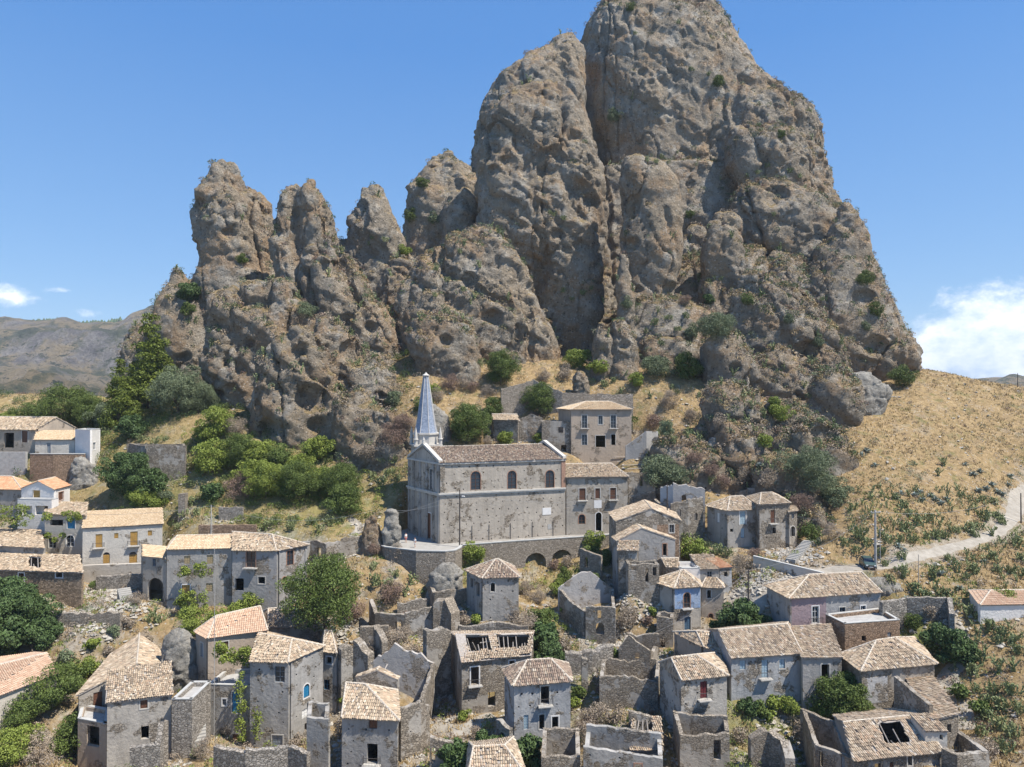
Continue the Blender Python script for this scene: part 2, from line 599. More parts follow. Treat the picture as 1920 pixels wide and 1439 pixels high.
# village ground: dry grass, bare soil, scree, some green
n = NT('dry_ground', 0.95, 0.1)
g1 = n.noise(0.22, 6, 0.65, lo=0.38, hi=0.62)
gold = n.ramp(n.noise(1.1, 7, 0.75, lo=0.28, hi=0.72), [(0.0, (0.14, 0.10, 0.055)), (0.35, (0.28, 0.20, 0.10)), (0.65, (0.38, 0.275, 0.145)), (1.0, (0.50, 0.38, 0.225))])
soil = n.ramp(n.noise(1.7, 7, 0.75, lo=0.3, hi=0.7), [(0.0, (0.19, 0.16, 0.125)), (0.5, (0.36, 0.31, 0.24)), (1.0, (0.48, 0.44, 0.37))])
rub = n.attr('rub')
c = n.mix(n.rng(n.math('ADD', g1, rub), 0.75, 1.15), gold, soil)
vg = n.voro(1.9, out='Color')
stn = n.math('MULTIPLY', n.rng(n.sepz(vg, 0), 0.74, 0.78), n.rng(n.voro(1.9), 0.30, 0.22))
c = n.mix(n.math('MULTIPLY', stn, 0.8), c, (0.46, 0.44, 0.40))
c = n.mix(n.math('MULTIPLY', n.noise(0.33, 5, 0.7, lo=0.54, hi=0.66), 0.6), c, (0.14, 0.15, 0.055))
c = n.mix(n.math('MULTIPLY', n.noise(0.6, 6, 0.75, lo=0.50, hi=0.66), 0.55), c, (0.25, 0.185, 0.125))
gr = n.attr('green')
c = n.mix(n.math('MULTIPLY', gr, 0.8), c, (0.17, 0.22, 0.05))
n.bump(n.noise(1.3, 8, 0.75, lo=0.1, hi=0.9), 0.35)
n.bump(n.noise(7, 5, 0.75, lo=0.1, hi=0.9), 0.08)
M['ground'] = n.out(c)

n = NT('far_hill_ground', 0.95, 0.1)
c = n.ramp(n.noise(0.006, 8, 0.72, lo=0.34, hi=0.66), [(0.0, (0.04, 0.06, 0.025)), (0.4, (0.13, 0.135, 0.065)), (0.6, (0.38, 0.29, 0.16)), (1.0, (0.33, 0.28, 0.20))])
rocky = n.rng(n.math('ADD', n.sepz(n.nrm), n.noise(0.010, 6, 0.7, lo=0.2, hi=0.8)), 1.38, 1.16)
c = n.mix(rocky, c, n.mix(n.noise(0.02, 8, 0.75, vec=n.mapped((1, 1, .4))), (0.10, 0.095, 0.09), (0.42, 0.38, 0.34)))
spk = n.noise(0.05, 4, 0.7, lo=0.56, hi=0.62)
c = n.mix(n.math('MULTIPLY', spk, n.noise(0.005, 4, 0.6, lo=0.42, hi=0.55)), c, (0.05, 0.065, 0.03))
c = n.mix(n.math('MULTIPLY', n.attr('wood'), n.noise(0.03, 5, 0.7, lo=0.35, hi=0.5)), c, (0.04, 0.06, 0.03))
n.bump(n.noise(0.02, 9, 0.75, lo=0.1, hi=0.9), 60.0)
M['hills'] = n.out(c)

n = NT('dusty_road', 0.95, 0.1)
c = n.mix(n.noise(0.8, 6, 0.7), (0.26, 0.235, 0.195), (0.38, 0.35, 0.30))
n.bump(n.noise(4, 5, 0.7, lo=0.1, hi=0.9), 0.04)
M['road'] = n.out(c)
M['paving'] = simple_mat('stone_paving', (0.33, 0.32, 0.295), 0.9, 0.12, 1.0)
M['rubble'] = wall_mat('rubble', (0.46, 0.44, 0.40), (0.30, 0.285, 0.26), 0.2)
# ---------------------------------------------------------------- rock massif
def lobe(rows, Y, dr=0.9, ex=2.5, seg=28, lean=0.0, back=0.0):
    """closed body whose outline, seen from the camera, follows rows of (py, left px, right px)"""
    rows = sorted(rows)
    r_ = rows[-1]
    if r_[0] > 600:                 # root every buttress in the ground
        w_ = (r_[2] - r_[1]) * (.10 if r_[2] < 1500 else 0)
        rows = rows + [(r_[0] + 170, r_[1] - w_, r_[2] + w_)]
    ys = [r[0] for r in rows]
    n = max(8, int((ys[-1] - ys[0]) / 9))
    vs_, fs_ = [], []
    prev = None
    for k in range(n + 1):
        py = ys[0] + (ys[-1] - ys[0]) * k / n
        xl = np.interp(py, ys, [r[1] for r in rows])
        xr = np.interp(py, ys, [r[2] for r in rows])
        yy = Y + lean * (ys[-1] - py) / 100.0
        a, b = P(xl, py, yy), P(xr, py, yy)
        cx, cz = (a.x + b.x) / 2, a.z
        hw = max(0.3, (b.x - a.x) / 2)
        hd = hw * dr
        s = len(vs_)
        for q in range(seg):
            t = 2 * math.pi * q / seg
            ct, st = math.cos(t), math.sin(t)
            vs_.append((cx + hw * math.copysign(abs(ct) ** (2 / ex), ct), yy + back + hd * math.copysign(abs(st) ** (2 / ex), st), cz))
        if k:
            for q in range(seg):
                fs_.append((s - seg + q, s + q, s + (q + 1) % seg, s - seg + (q + 1) % seg))
        else:
            fs_.append(tuple(range(seg)))
    fs_.append(tuple(range(len(vs_) - seg, len(vs_)))[::-1])
    return vs_, fs_


LOBES = [
    # left group of spires
    ([(304, 416, 428), (310, 406, 436), (325, 393, 443), (345, 380, 452), (375, 366, 460), (400, 364, 468), (450, 370, 476), (500, 374, 486), (520, 366, 492), (560, 370, 505), (620, 384, 520), (720, 385, 560), (830, 400, 560)], 186, 0.8, 2.3),
    ([(356, 452, 468), (372, 446, 492), (388, 444, 505), (420, 438, 514), (500, 430, 524), (600, 420, 540), (760, 420, 560)], 190, 0.9, 2.2),
    ([(506, 326, 347), (520, 321, 353), (545, 312, 360), (570, 298, 380), (610, 292, 392), (660, 300, 398), (720, 315, 405), (800, 330, 420)], 182, 0.9, 2.3),
    ([(612, 248, 272), (635, 232, 288), (680, 224, 305), (760, 230, 320), (840, 240, 330)], 186, 0.9, 2.2),
    ([(342, 556, 586), (350, 538, 600), (370, 520, 618), (392, 512, 630), (420, 511, 634), (445, 511, 642), (480, 510, 662), (520, 515, 690), (560, 525, 706), (600, 540, 725), (650, 560, 750), (690, 590, 773), (740, 610, 782), (800, 630, 775), (870, 640, 765)], 176, 0.62, 2.4),
    ([(352, 692, 708), (362, 678, 716), (385, 664, 728), (410, 650, 738), (425, 647, 744), (450, 648, 756), (500, 650, 765), (560, 655, 775), (650, 660, 790), (760, 700, 800)], 192, 0.8, 2.3),
    ([(528, 470, 530), (540, 430, 548), (560, 404, 562), (600, 392, 584), (650, 386, 604), (700, 386, 622), (760, 400, 640), (820, 430, 655), (880, 440, 660)], 163, 0.42, 2.6),
    ([(622, 548, 575), (640, 525, 592), (665, 502, 608), (700, 482, 628), (750, 462, 645), (800, 460, 660), (850, 470, 670), (890, 470, 670)], 152, 0.42, 2.4),
    ([(600, 600, 640), (640, 590, 690), (700, 620, 740), (760, 640, 770), (830, 640, 775), (880, 650, 775)], 158, 0.5, 2.4),
    ([(735, 640, 680), (760, 625, 720), (800, 615, 750), (850, 620, 775), (890, 620, 780)], 147, 0.5, 2.2),
    ([(448, 636, 680), (475, 625, 720), (540, 620, 770), (640, 620, 780)], 196, 0.5, 2.3),
    ([(470, 735, 765), (500, 725, 790), (560, 715, 820), (640, 700, 840)], 204, 0.5, 2.3),
    # saddle between the groups
    ([(283, 838, 850), (292, 826, 860), (315, 806, 886), (335, 792, 904), (360, 776, 912), (390, 762, 916), (430, 757, 925), (500, 752, 935), (600, 750, 945)], 214, 0.9, 2.3),
    ([(356, 858, 878), (370, 842, 890), (400, 832, 898), (440, 828, 902), (520, 820, 910)], 200, 0.8, 2.3),
    ([(430, 884, 915), (440, 845, 930), (455, 815, 943), (480, 795, 962), (520, 770, 988), (560, 756, 1008), (600, 745, 1030), (640, 740, 1046), (680, 742, 1052), (720, 760, 1050), (800, 780, 1040)], 181, 0.5, 2.4),
    ([(485, 730, 760), (500, 712, 775), (540, 705, 785), (620, 700, 800), (720, 700, 810)], 186, 0.8, 2.2),
    ([(590, 790, 850), (610, 775, 890), (650, 770, 900), (720, 770, 910)], 166, 0.6, 2.3),
    # main peak
    ([(80, 1045, 1084), (92, 1012, 1089), (110, 982, 1091), (140, 946, 1092), (165, 922, 1093), (200, 905, 1097), (240, 894, 1105), (262, 892, 1110), (285, 878, 1115), (400, 870, 1120), (600, 870, 1130)], 222, 0.8, 2.4),
    ([(-8, 1185, 1225), (-2, 1165, 1262), (8, 1146, 1292), (28, 1119, 1330), (60, 1096, 1356), (95, 1087, 1376), (130, 1087, 1396), (180, 1092, 1412), (240, 1098, 1425), (300, 1120, 1440), (400, 1130, 1460), (600, 1130, 1480)], 238, 0.7, 2.6),
    ([(92, 1380, 1402), (108, 1365, 1412), (135, 1345, 1430), (165, 1330, 1463), (185, 1325, 1486), (205, 1320, 1512), (235, 1318, 1530), (280, 1322, 1544), (325, 1330, 1551), (365, 1335, 1556), (420, 1340, 1590), (520, 1340, 1630), (640, 1340, 1660)], 226, 0.7, 2.4),
    ([(163, 990, 1035), (172, 962, 1058), (195, 946, 1073), (225, 920, 1084), (260, 914, 1100), (310, 905, 1122), (350, 900, 1129), (420, 900, 1128), (470, 914, 1127), (520, 948, 1126), (560, 982, 1126), (600, 1008, 1132), (650, 1036, 1122), (700, 1045, 1120), (780, 1050, 1120)], 190, 0.5, 2.6),
    ([(300, 1186, 1228), (310, 1166, 1250), (335, 1160, 1270), (370, 1162, 1281), (420, 1164, 1281), (470, 1165, 1276), (520, 1170, 1268), (570, 1176, 1262), (680, 1180, 1260)], 178, 0.6, 2.7),
    ([(478, 1163, 1176), (492, 1158, 1182), (530, 1157, 1184), (580, 1158, 1186), (640, 1153, 1192)], 172, 0.9, 2.2),
    ([(398, 1342, 1368), (412, 1328, 1384), (450, 1316, 1390), (500, 1310, 1398), (560, 1304, 1412), (650, 1300, 1420)], 180, 0.7, 2.3),
    ([(170, 1250, 1330), (200, 1240, 1400), (260, 1235, 1440), (330, 1260, 1440), (360, 1290, 1420)], 226, 0.5, 2.5),
    ([(240, 1380, 1470), (262, 1362, 1500), (300, 1358, 1520), (350, 1372, 1530), (400, 1400, 1535)], 212, 0.7, 2.2),
    ([(345, 1400, 1470), (370, 1380, 1535), (410, 1372, 1580), (450, 1380, 1600), (490, 1410, 1605), (510, 1440, 1600)], 200, 0.6, 2.3),
    ([(382, 1580, 1596), (398, 1572, 1602), (420, 1560, 1608), (446, 1548, 1628), (465, 1540, 1634), (490, 1535, 1626), (510, 1520, 1640), (545, 1500, 1652), (580, 1490, 1672), (610, 1485, 1688), (640, 1485, 1704), (662, 1490, 1716), (690, 1500, 1720), (730, 1505, 1700), (780, 1500, 1672), (840, 1480, 1630), (900, 1470, 1600), (960, 1460, 1590)], 186, 0.6, 2.3),
    # rough lower apron
    ([(480, 1290, 1470), (520, 1230, 1540), (580, 1170, 1600), (640, 1120, 1650), (720, 1130, 1660), (800, 1170, 1640), (880, 1200, 1610), (960, 1230, 1590)], 196, 0.5, 2.3),
    ([(520, 1390, 1440), (560, 1370, 1500), (620, 1365, 1560), (700, 1370, 1600), (780, 1400, 1600), (860, 1400, 1590)], 172, 0.45, 2.2),
    ([(650, 1440, 1500), (690, 1400, 1560), (750, 1390, 1600), (820, 1380, 1600), (880, 1370, 1590), (940, 1360, 1580)], 163, 0.4, 2.2),
    ([(560, 1210, 1290), (580, 1180, 1330), (630, 1150, 1360), (700, 1140, 1380)], 176, 0.5, 2.3),
    ([(624, 1345, 1368), (636, 1328, 1388), (662, 1323, 1402), (700, 1322, 1415), (740, 1320, 1420)], 160, 0.8, 2.3),
    ([(600, 1120, 1170), (625, 1112, 1188), (660, 1112, 1194), (700, 1110, 1200)], 167, 0.7, 2.3),
    ([(720, 1335, 1385), (745, 1318, 1402), (800, 1305, 1440), (860, 1290, 1450), (920, 1280, 1440), (970, 1275, 1440)], 143, 0.5, 2.2),
    ([(830, 1250, 1300), (850, 1235, 1340), (900, 1225, 1360), (960, 1220, 1370)], 137, 0.5, 2.2),
    ([(790, 1420, 1470), (820, 1400, 1520), (880, 1395, 1560), (940, 1390, 1570), (990, 1390, 1570)], 141, 0.45, 2.2),
    # broken ground at the foot on the right
    ([(750, 1440, 1490), (790, 1412, 1550), (850, 1400, 1590), (920, 1398, 1585)], 143, 0.45, 2.2),
    ([(700, 1550, 1590), (730, 1522, 1622), (800, 1500, 1606), (860, 1500, 1594), (930, 1515, 1580)], 152, 0.4, 2.2),
    ([(860, 1430, 1480), (890, 1415, 1530), (940, 1410, 1560), (980, 1410, 1560)], 130, 0.5, 2.2),
    ([(640, 1215, 1270), (665, 1195, 1310), (700, 1190, 1335), (740, 1190, 1340)], 168, 0.4, 2.2),
    ([(800, 1355, 1400), (830, 1345, 1430), (880, 1340, 1450), (930, 1335, 1460)], 137, 0.5, 2.2),
    ([(790, 1500, 1545), (815, 1480, 1590), (870, 1480, 1600), (930, 1490, 1600)], 138, 0.5, 2.2),
    ([(760, 690, 730), (785, 680, 770), (830, 670, 790), (880, 670, 790)], 145, 0.45, 2.2),
    ([(640, 800, 850), (660, 790, 890), (690, 780, 910), (730, 780, 910)], 168, 0.4, 2.2),
    ([(940, 1460, 1500), (960, 1445, 1540), (1000, 1440, 1560)], 123, 0.5, 2.2),
    # solid core behind everything
    ([(330, 940, 1500), (420, 900, 1560), (520, 780, 1610), (620, 480, 1650), (760, 460, 1660), (900, 460, 1600)], 226, 0.28, 2.2),
]
CAVES = [  # px, py, Y, radius, depth: hollows weathered into the faces
    (585, 748, 146, 3.0, 3.6), (506, 802, 143, 2.0, 3.0), (668, 662, 161, 3.2, 3.6), (620, 505, 165, 2.2, 2.4), (705, 742, 160, 3.4, 2.8), (560, 660, 150, 1.3, 1.4),
    (592, 800, 146, 1.8, 2.0), (480, 700, 155, 1.5, 1.2), (555, 560, 156, 2.0, 1.6), (650, 600, 162, 1.6, 1.8), (695, 615, 160, 1.6, 1.6), (925, 245, 178, 1.8, 2.4), (925, 320, 178, 1.3, 1.6), (945, 300, 178, 1.0, 1.4),
    (1185, 458, 172, 1.6, 2.2), (1105, 380, 176, 1.6, 2.0), (1045, 440, 176, 1.6, 1.8), (1085, 460, 177, 1.5, 1.8), (1010, 505, 176, 2.0, 1.6), (925, 595, 166, 2.0, 2.4), (760, 530, 172, 1.5, 1.6),
    (1420, 470, 186, 2.4, 2.4), (1350, 298, 214, 2.6, 3.0), (1455, 370, 190, 3.0, 2.4), (1620, 560, 176, 2.4, 2.2), (1640, 650, 172, 2.6, 2.6), (1260, 545, 170, 2.0, 2.4), (1600, 700, 168, 3.0, 2.8), (1560, 600, 170, 2.4, 2.4),
    (1510, 660, 162, 2.6, 2.6), (1470, 840, 150, 2.6, 2.8), (1545, 820, 152, 2.2, 2.4), (1395, 800, 145, 2.2, 2.0), (835, 640, 160, 1.4, 1.8), (880, 525, 168, 2.0, 2.0), (560, 400, 166, 1.6, 1.2), (430, 440, 176, 1.6, 1.4)]


def build_rock():
    av, af = [], []
    for rows, Y, dr, ex in LOBES:
        v, f = lobe(rows, Y, dr, ex)
        o = len(av)
        av += v
        af += [tuple(o + k for k in q) for q in f]
    me = bpy.data.meshes.new('rock_core')
    me.from_pydata(av, [], af)
    ob = bpy.data.objects.new('rock_core', me)
    col.objects.link(ob)
    md = ob.modifiers.new('r', 'REMESH')
    md.mode = 'VOXEL'
    md.voxel_size = 0.5
    dg = bpy.context.evaluated_depsgraph_get()
    ev = ob.evaluated_get(dg)
    m2 = bpy.data.meshes.new_from_object(ev)
    bpy.data.objects.remove(ob)
    nv = len(m2.vertices)
    co = np.empty(nv * 3)
    m2.vertices.foreach_get('co', co)
    co = co.reshape(-1, 3)

    def normals():
        m2.vertices.foreach_set('co', co.ravel())
        m2.update()
        no = np.empty(nv * 3)
        m2.vertex_normals.foreach_get('vector', no)
        return no.reshape(-1, 3)
    no = normals()
    # big bulges and joints, then ledges, then broken surface
    q = co.copy()
    q[:, 2] *= 0.5
    warp = np.stack([fbm(q, 0.05, 2, 500), fbm(q, 0.05, 2, 510), fbm(q, 0.05, 2, 520)], 1) * 7.0
    qw = q + warp
    d = 1.3 * fbm(qw, 0.06, 3, 3)
    soft = np.clip(0.5 + 1.6 * fbm(co, 0.045, 3, 700), 0, 1)        # some faces stay smooth, some are broken
    crack = np.abs(fbm(qw * np.array([1, 1, 0.6]), 0.05, 2, 40))
    d -= 1.7 * np.exp(-(crack / 0.028) ** 2)
    crack2 = np.abs(fbm(qw * np.array([1.6, 1.6, 0.7]) + 50, 0.09, 2, 45))
    d -= 0.8 * np.exp(-(crack2 / 0.022) ** 2)
    co += no * d[:, None]
    no = normals()
    q = co.copy()
    tilt = co[:, 2] + 0.5 * co[:, 0] + 3.0 * fbm(co, 0.06, 2, 610)      # beds dip to one side
    ledge = fbm(np.stack([co[:, 0] * 0.35, co[:, 1] * 0.35, tilt * 1.5], 1), 0.12, 4, 80)
    bed = np.abs(fbm(np.stack([co[:, 0] * 0.15, co[:, 1] * 0.15, tilt], 1), 0.16, 2, 90))
    wq = q + 2.5 * np.stack([fbm(q, 0.2, 2, 530), fbm(q, 0.2, 2, 540), fbm(q, 0.2, 2, 550)], 1)
    d = 1.3 * ledge - 0.8 * np.exp(-(bed / 0.05) ** 2) * soft
    d += (0.25 + 0.9 * soft) * (0.75 * ridged(wq, 0.12, 4, 100) + 0.35 * ridged(wq, 0.4, 3, 130))
    low = np.clip((co[:, 2] - (CAMZ - 5)) / 35.0, 0, 1)
    d *= (1.1 - 0.3 * low)
    wb = q + 3.0 * np.stack([fbm(q, 0.12, 3, 560), fbm(q, 0.12, 3, 570), fbm(q, 0.12, 3, 580)], 1)
    rot = np.stack([wb[:, 0] * .9 + wb[:, 2] * .35, wb[:, 1], wb[:, 2] * .9 - wb[:, 0] * .35], 1)
    for sc_, am_, sd_ in ((np.array([.07, .07, .032]), 1.5, 800), (np.array([.17, .17, .09]), .6, 820), (np.array([.5, .5, .4]), .26, 840)):
        cv, cb = worley(rot * sc_, sd_)
        edge_ = np.clip(cb / .10, 0, 1)
        d += am_ * (cv * edge_ * .7 - (1 - edge_) * .55) * (.25 + .9 * soft)
    d += (0.10 + 0.25 * soft) * fbm(q, 0.75, 3, 150) + 0.08 * fbm(q, 1.9, 2, 160)
    co += no * d[:, None]
    # weathered pockets
    ca = [(P(a, b, y), r, dd) for a, b, y, r, dd in CAVES]
    for c_, r, dd in ca:
        # slide each pocket onto the surface as the camera sees it
        dirv = np.array((c_ - Vector((0, 0, CAMZ))).normalized())
        rel = co - np.array([0, 0, CAMZ])
        t = rel @ dirv
        perp = rel - t[:, None] * dirv
        pd = np.linalg.norm(perp, axis=1)
        near = (pd < r) & (t > 20)
        if not near.any():
            continue
        tmin = t[near].min()
        sel = (pd < r * 1.4) & (t < tmin + r * 3.2)
        sq = perp[sel].copy()
        sq[:, 2] *= 1.15
        w = np.clip(1 - (np.linalg.norm(sq, axis=1) / (r * 1.25)) ** 2, 0, 1) ** 0.7
        co[sel] += dirv * (w * dd * 0.9)[:, None]
    rs = np.random.RandomState(5)
    nrm_ = normals()
    front = np.where((nrm_[:, 1] < -0.5) & (np.abs(nrm_[:, 2]) < 0.45))[0]
    for k in rs.choice(front, 150, replace=False):
        r = rs.uniform(0.6, 1.9)
        dv = co - co[k]
        sel = np.abs(dv).max(axis=1) < r * 1.3
        w = np.clip(1 - (np.linalg.norm(dv[sel] * np.array([1, 1, 1.3]), axis=1) / r) ** 2, 0, 1)
        co[sel] -= nrm_[k] * (w * r * 0.8)[:, None]
    no = normals()
    m2.materials.clear()
    m2.materials.append(M['rock'])
    m2.polygons.foreach_set('use_smooth', [True] * len(m2.polygons))
    m2.name = 'rock_mountain'
    o = bpy.data.objects.new('rock_mountain', m2)
    col.objects.link(o)
    tag(o, 'huge grey brown craggy rock mountain with spires rising behind the village', kind='structure')
    return o, co.copy(), no


rock, RC, RN = build_rock()
# ---------------------------------------------------------------- ground
# (px, py, Y): the ground seen at that pixel lies Y metres away
GP = [
    # foreground, left to right
    (-150, 1500, 66), (100, 1500, 70), (400, 1480, 70), (700, 1500, 68), (960, 1480, 68), (1250, 1480, 68), (1500, 1490, 66), (1750, 1480, 66), (2050, 1480, 64),
    (-150, 1700, 50), (400, 1700, 52), (960, 1700, 52), (1500, 1700, 50), (2050, 1700, 48), (960, 2100, 35), (200, 2100, 35), (1800, 2100, 34),
    (240, 1180, 98), (150, 1190, 97), (350, 1240, 92), (60, 1180, 97), (0, 1090, 106), (230, 1120, 104), (345, 1150, 100), (130, 1340, 82), (350, 1410, 76),
    (700, 1400, 78), (830, 1370, 80), (880, 1390, 79), (740, 1060, 112), (650, 1030, 116), (700, 1230, 96), (620, 1200, 98), (830, 1200, 99), (830, 1330, 84),
    (1000, 1180, 103), (1010, 1110, 110), (900, 1075, 115.5), (960, 1100, 114), (940, 1078, 118), (1005, 1092, 117), (1055, 1086, 118), (1030, 1088, 119), (1120, 1070, 120), (1100, 1300, 88), (1100, 1370, 82), (1120, 1230, 94), (1170, 1155, 104), (1200, 1200, 98), (1230, 1380, 80),
    (1400, 1380, 77), (1500, 1310, 81), (1480, 1400, 75), (1700, 1340, 76), (1800, 1300, 79), (1800, 1400, 71), (1850, 1340, 75), (1720, 1190, 90), (1850, 1180, 91), (1920, 1150, 93),
    # road and the dirt square
    (1440, 1098, 101), (1400, 1130, 101), (1360, 1145, 102), (1490, 1082, 104), (1560, 1070, 104), (1640, 1062, 105.5), (1610, 1066, 105), (1700, 1044, 107), (1760, 1034, 110), (1820, 1020, 114), (1870, 1000, 119), (1900, 970, 127), (1915, 935, 137), (1960, 925, 142),
    (1700, 1100, 99), (1800, 1080, 102), (1900, 1060, 106), (2020, 1040, 108),
    # right hand slope up to its ridge
    (1600, 1000, 110), (1620, 920, 128), (1620, 860, 138), (1700, 950, 123), (1780, 930, 128), (1700, 850, 143), (1850, 880, 139), (1950, 850, 146), (1700, 760, 160), (1800, 780, 158), (1950, 800, 156),
    (1730, 690, 182), (1760, 695, 182), (1800, 708, 180), (1850, 720, 178), (1900, 727, 176), (2000, 735, 174), (2200, 760, 170),
    # church plateau and the slope behind it
    (800, 1015, 122.5), (740, 1005, 124), (720, 1020, 121), (1000, 1006, 127), (1090, 1002, 128), (1200, 1002, 126), (1300, 1010, 121), (1340, 1045, 112), (700, 970, 130),
    (1100, 868, 140), (900, 860, 141), (780, 830, 143), (1120, 840, 142), (1190, 838, 141), (1000, 840, 143), (900, 745, 158), (1000, 700, 166), (860, 700, 165), (1100, 740, 160), (1200, 740, 158), (1250, 800, 148), (1300, 860, 140),
    (1230, 900, 134), (1330, 930, 130), (1450, 930, 134), (1550, 960, 125), (1482, 1052, 108.3), (1500, 1034, 111.3), (1516, 1018, 114.3), (1500, 980, 120), (1200, 690, 166), (1300, 700, 163), (1050, 675, 174), (1130, 690, 172), (800, 730, 156), (800, 650, 172),
    # left: wooded slope below the spires
    (700, 880, 143), (600, 880, 143), (500, 870, 142), (400, 830, 146), (620, 960, 131), (500, 960, 130), (400, 950, 130), (620, 1000, 122), (350, 900, 138), (300, 880, 140), (300, 950, 131), (240, 960, 130),
    (200, 900, 139), (180, 850, 146), (260, 830, 148), (350, 790, 152), (200, 800, 154), (80, 790, 160), (0, 800, 158), (-120, 830, 150), (120, 960, 131), (20, 960, 131), (-150, 1000, 120), (640, 1060, 112), (560, 1140, 102),
    (-60, 740, 186), (100, 745, 186), (200, 745, 184),
]
XP = []      # extra control points in world space (x, y, z): backs and edges out of sight
for x_, y_, z_ in [(-240, 150, -20), (-240, 90, -45), (-240, 220, -70), (-160, 260, -85), (-60, 300, -60), (60, 300, -60), (160, 280, -55), (260, 240, -50), (260, 160, -28), (260, 90, -40), (220, 205, -28), (170, 215, -22),
                   (-150, 215, -45), (0, 240, -18), (-40, 240, -15), (60, 240, -10), (110, 225, -8), (0, 200, -4), (50, 200, -2), (-50, 195, -5), (80, 190, -6), (-90, 190, -14), (-95, 215, -45)]:
    XP.append((x_, y_, z_ + CAMZ + (HZ - 686) / F * y_))

HOUSES = []


def body(q, ez, base, roof=('hip', 1.3, .3, .3), mat='plaster', tiles='tiles_old', win=(), rag=0.0, put=0.0, top=None, bz=3.0, oh=0.28, th=0.45, holes=(), cp=True, slope=0.22, basez=None, wallm=None, panels=()):
    """q: three or four (px, Y) footprint corners, front left, front right, back right(, back left);
    ez: eave pixel row at front left; base: pixel row of the wall foot at front left"""
    Y0 = q[0][1]
    zE = P(q[0][0], ez, Y0).z
    zB = P(q[0][0], base, Y0).z

    def at(px, Y, z):
        # world x of pixel column px at distance Y and height z
        f = Y * CP - (z - CAMZ) * SP
        return Vector(((px - 960) / F * f, Y, 0))
    c = [at(q_[0], q_[1], zE) for q_ in q if isinstance(q_, tuple)]
    if not isinstance(q[-1], tuple):            # a plain number: depth measured square to the front
        e = (c[1] - c[0]).normalized()
        c.append(c[1] + Vector((-e.y, e.x, 0)) * q[-1])
    if len(c) == 3:
        c.append(c[0] + c[2] - c[1])
    return dict(c=c, zE=zE, zB=zB, roof=roof, mat=mat, tiles=tiles, win=win, rag=rag, put=put, top=top, bz=bz, oh=oh, th=th, holes=holes, cp=cp, slope=slope, wallm=wallm, panels=panels)


def house(name, label, cat, bodies, **kw):
    HOUSES.append(dict(name=name, label=label, cat=cat, bodies=bodies, **kw))


WALLS = []      # free standing walls: (name, label, cat, points [(px, py_top, py_base, Y)...], options)


def rwall(name, label, pts, cat='ruined wall', mat='ruin', th=0.6, rag=0.35, win=(), below=2.0, cp=True, group=None, cope=None, put=0.0):
    WALLS.append(dict(name=name, label=label, cat=cat, pts=pts, mat=mat, th=th, rag=rag, win=win, below=below, cp=cp, group=group, cope=cope, put=put))


def gy(Yl, el, er):
    """distance of the right hand corner when the eave runs level from row el at Yl to row er"""
    return Yl * (el - HZ) / (er - HZ)
# ---------------------------------------------------------------- the village, read off the photograph
# window tuples: (wall index, px0, py0, px1, py1, kind, colour, flags)
# kind o open, s shutters, w glazed, d door; flags a arched, t trim, T white trim, r brick trim, b balcony, p pale panel
house('village_house', 'weathered house with old tile roof and plain gable, left of the white cube house', 'house', [
    body([(-60, 150), (67, 147), (142, 153.5)], 804, 846, ('hip', 2.4, 0, 0), 'plaster_pink', rag=0, win=[(0, 41, 808, 52, 830, 's', 'brown', 't'), (0, 8, 812, 26, 840, 'o', '', '')]),
    body([(66, 144), (140, 145), (143, 149)], 825, 850, ('shed', 1.6), 'plaster_pale', 'tiles_tan', win=[(0, 88, 831, 95, 850, 'd', 'grey', 't')]),
])
house('village_house', 'small flat roofed white cube house at the edge of the upper left terrace', 'house', [
    body([(141, 144), (169, 142), (188, 147)], 806, 864, ('flat',), 'plaster_white', win=[(1, 174, 830, 179, 844, 'w', '', 'T')]),
])
house('village_house', 'house with bright orange tile roof cut by the left edge, below the grey terrace wall', 'house', [
    body([(-60, 133), (40, 131), (64, 137.5)], 915, 955, ('hip', 1.9, 0, .3), 'plaster_grey', 'tiles_orange'),
])
house('village_house', 'white house with orange roof, gable front, yellow shutters and a balcony parapet', 'house', [
    body([(40, 130), (101, 128.5), (131, 134)], 916, 968, ('gable_v', 1.45, 0.52), 'plaster_white', 'tiles_orange', oh=.2, win=[(0, 62, 920, 75, 936, 's', 'yellow', 't'), (1, 110, 923, 119, 938, 's', 'brown', 'r')]),
    body([(33, 127.5), (97, 126.5), 1.6], 936, 966, ('flat',), 'plaster_white', cp=False, win=[(0, 42, 949, 60, 966, 'o', '', ''), (0, 66, 949, 90, 966, 'o', '', '')]),
])
house('village_house', 'house with patched tan roof, vine pergola and blue door beside the yellow shuttered house', 'house', [
    body([(84, 124), (160, 123), (162, 130)], 965, 1034, ('shed', 1.2), 'plaster_pale', 'tiles_old', slope=.1, win=[(0, 126, 971, 141, 992, 'd', 'blue', 'T'), (0, 94, 975, 118, 986, 'o', '', ''), (0, 124, 1004, 139, 1025, 'w', '', 'Ta'), (0, 91, 1009, 105, 1028, 'w', '', 't')]),
])
house('village_house', 'long pale house with tan roof, four yellow shuttered doors and two small balconies', 'house', [
    body([(155, 120), (304, gy(120, 991, 983)), (302, 130)], 991, 1090, ('shed', 1.75), 'plaster_pale', 'tiles_tan', oh=.22, slope=.1, win=[
        (0, 179, 1002, 192, 1027, 's', 'yellow', 'b'), (0, 244, 997, 258, 1023, 's', 'yellow', 'b'), (0, 214, 1000, 222, 1010, 's', 'yellow', ''), (0, 277, 995, 285, 1005, 's', 'yellow', ''),
        (0, 193, 1036, 206, 1057, 's', 'yellow', 'a'), (0, 242, 1035, 257, 1056, 's', 'yellow', 'a')]),
])
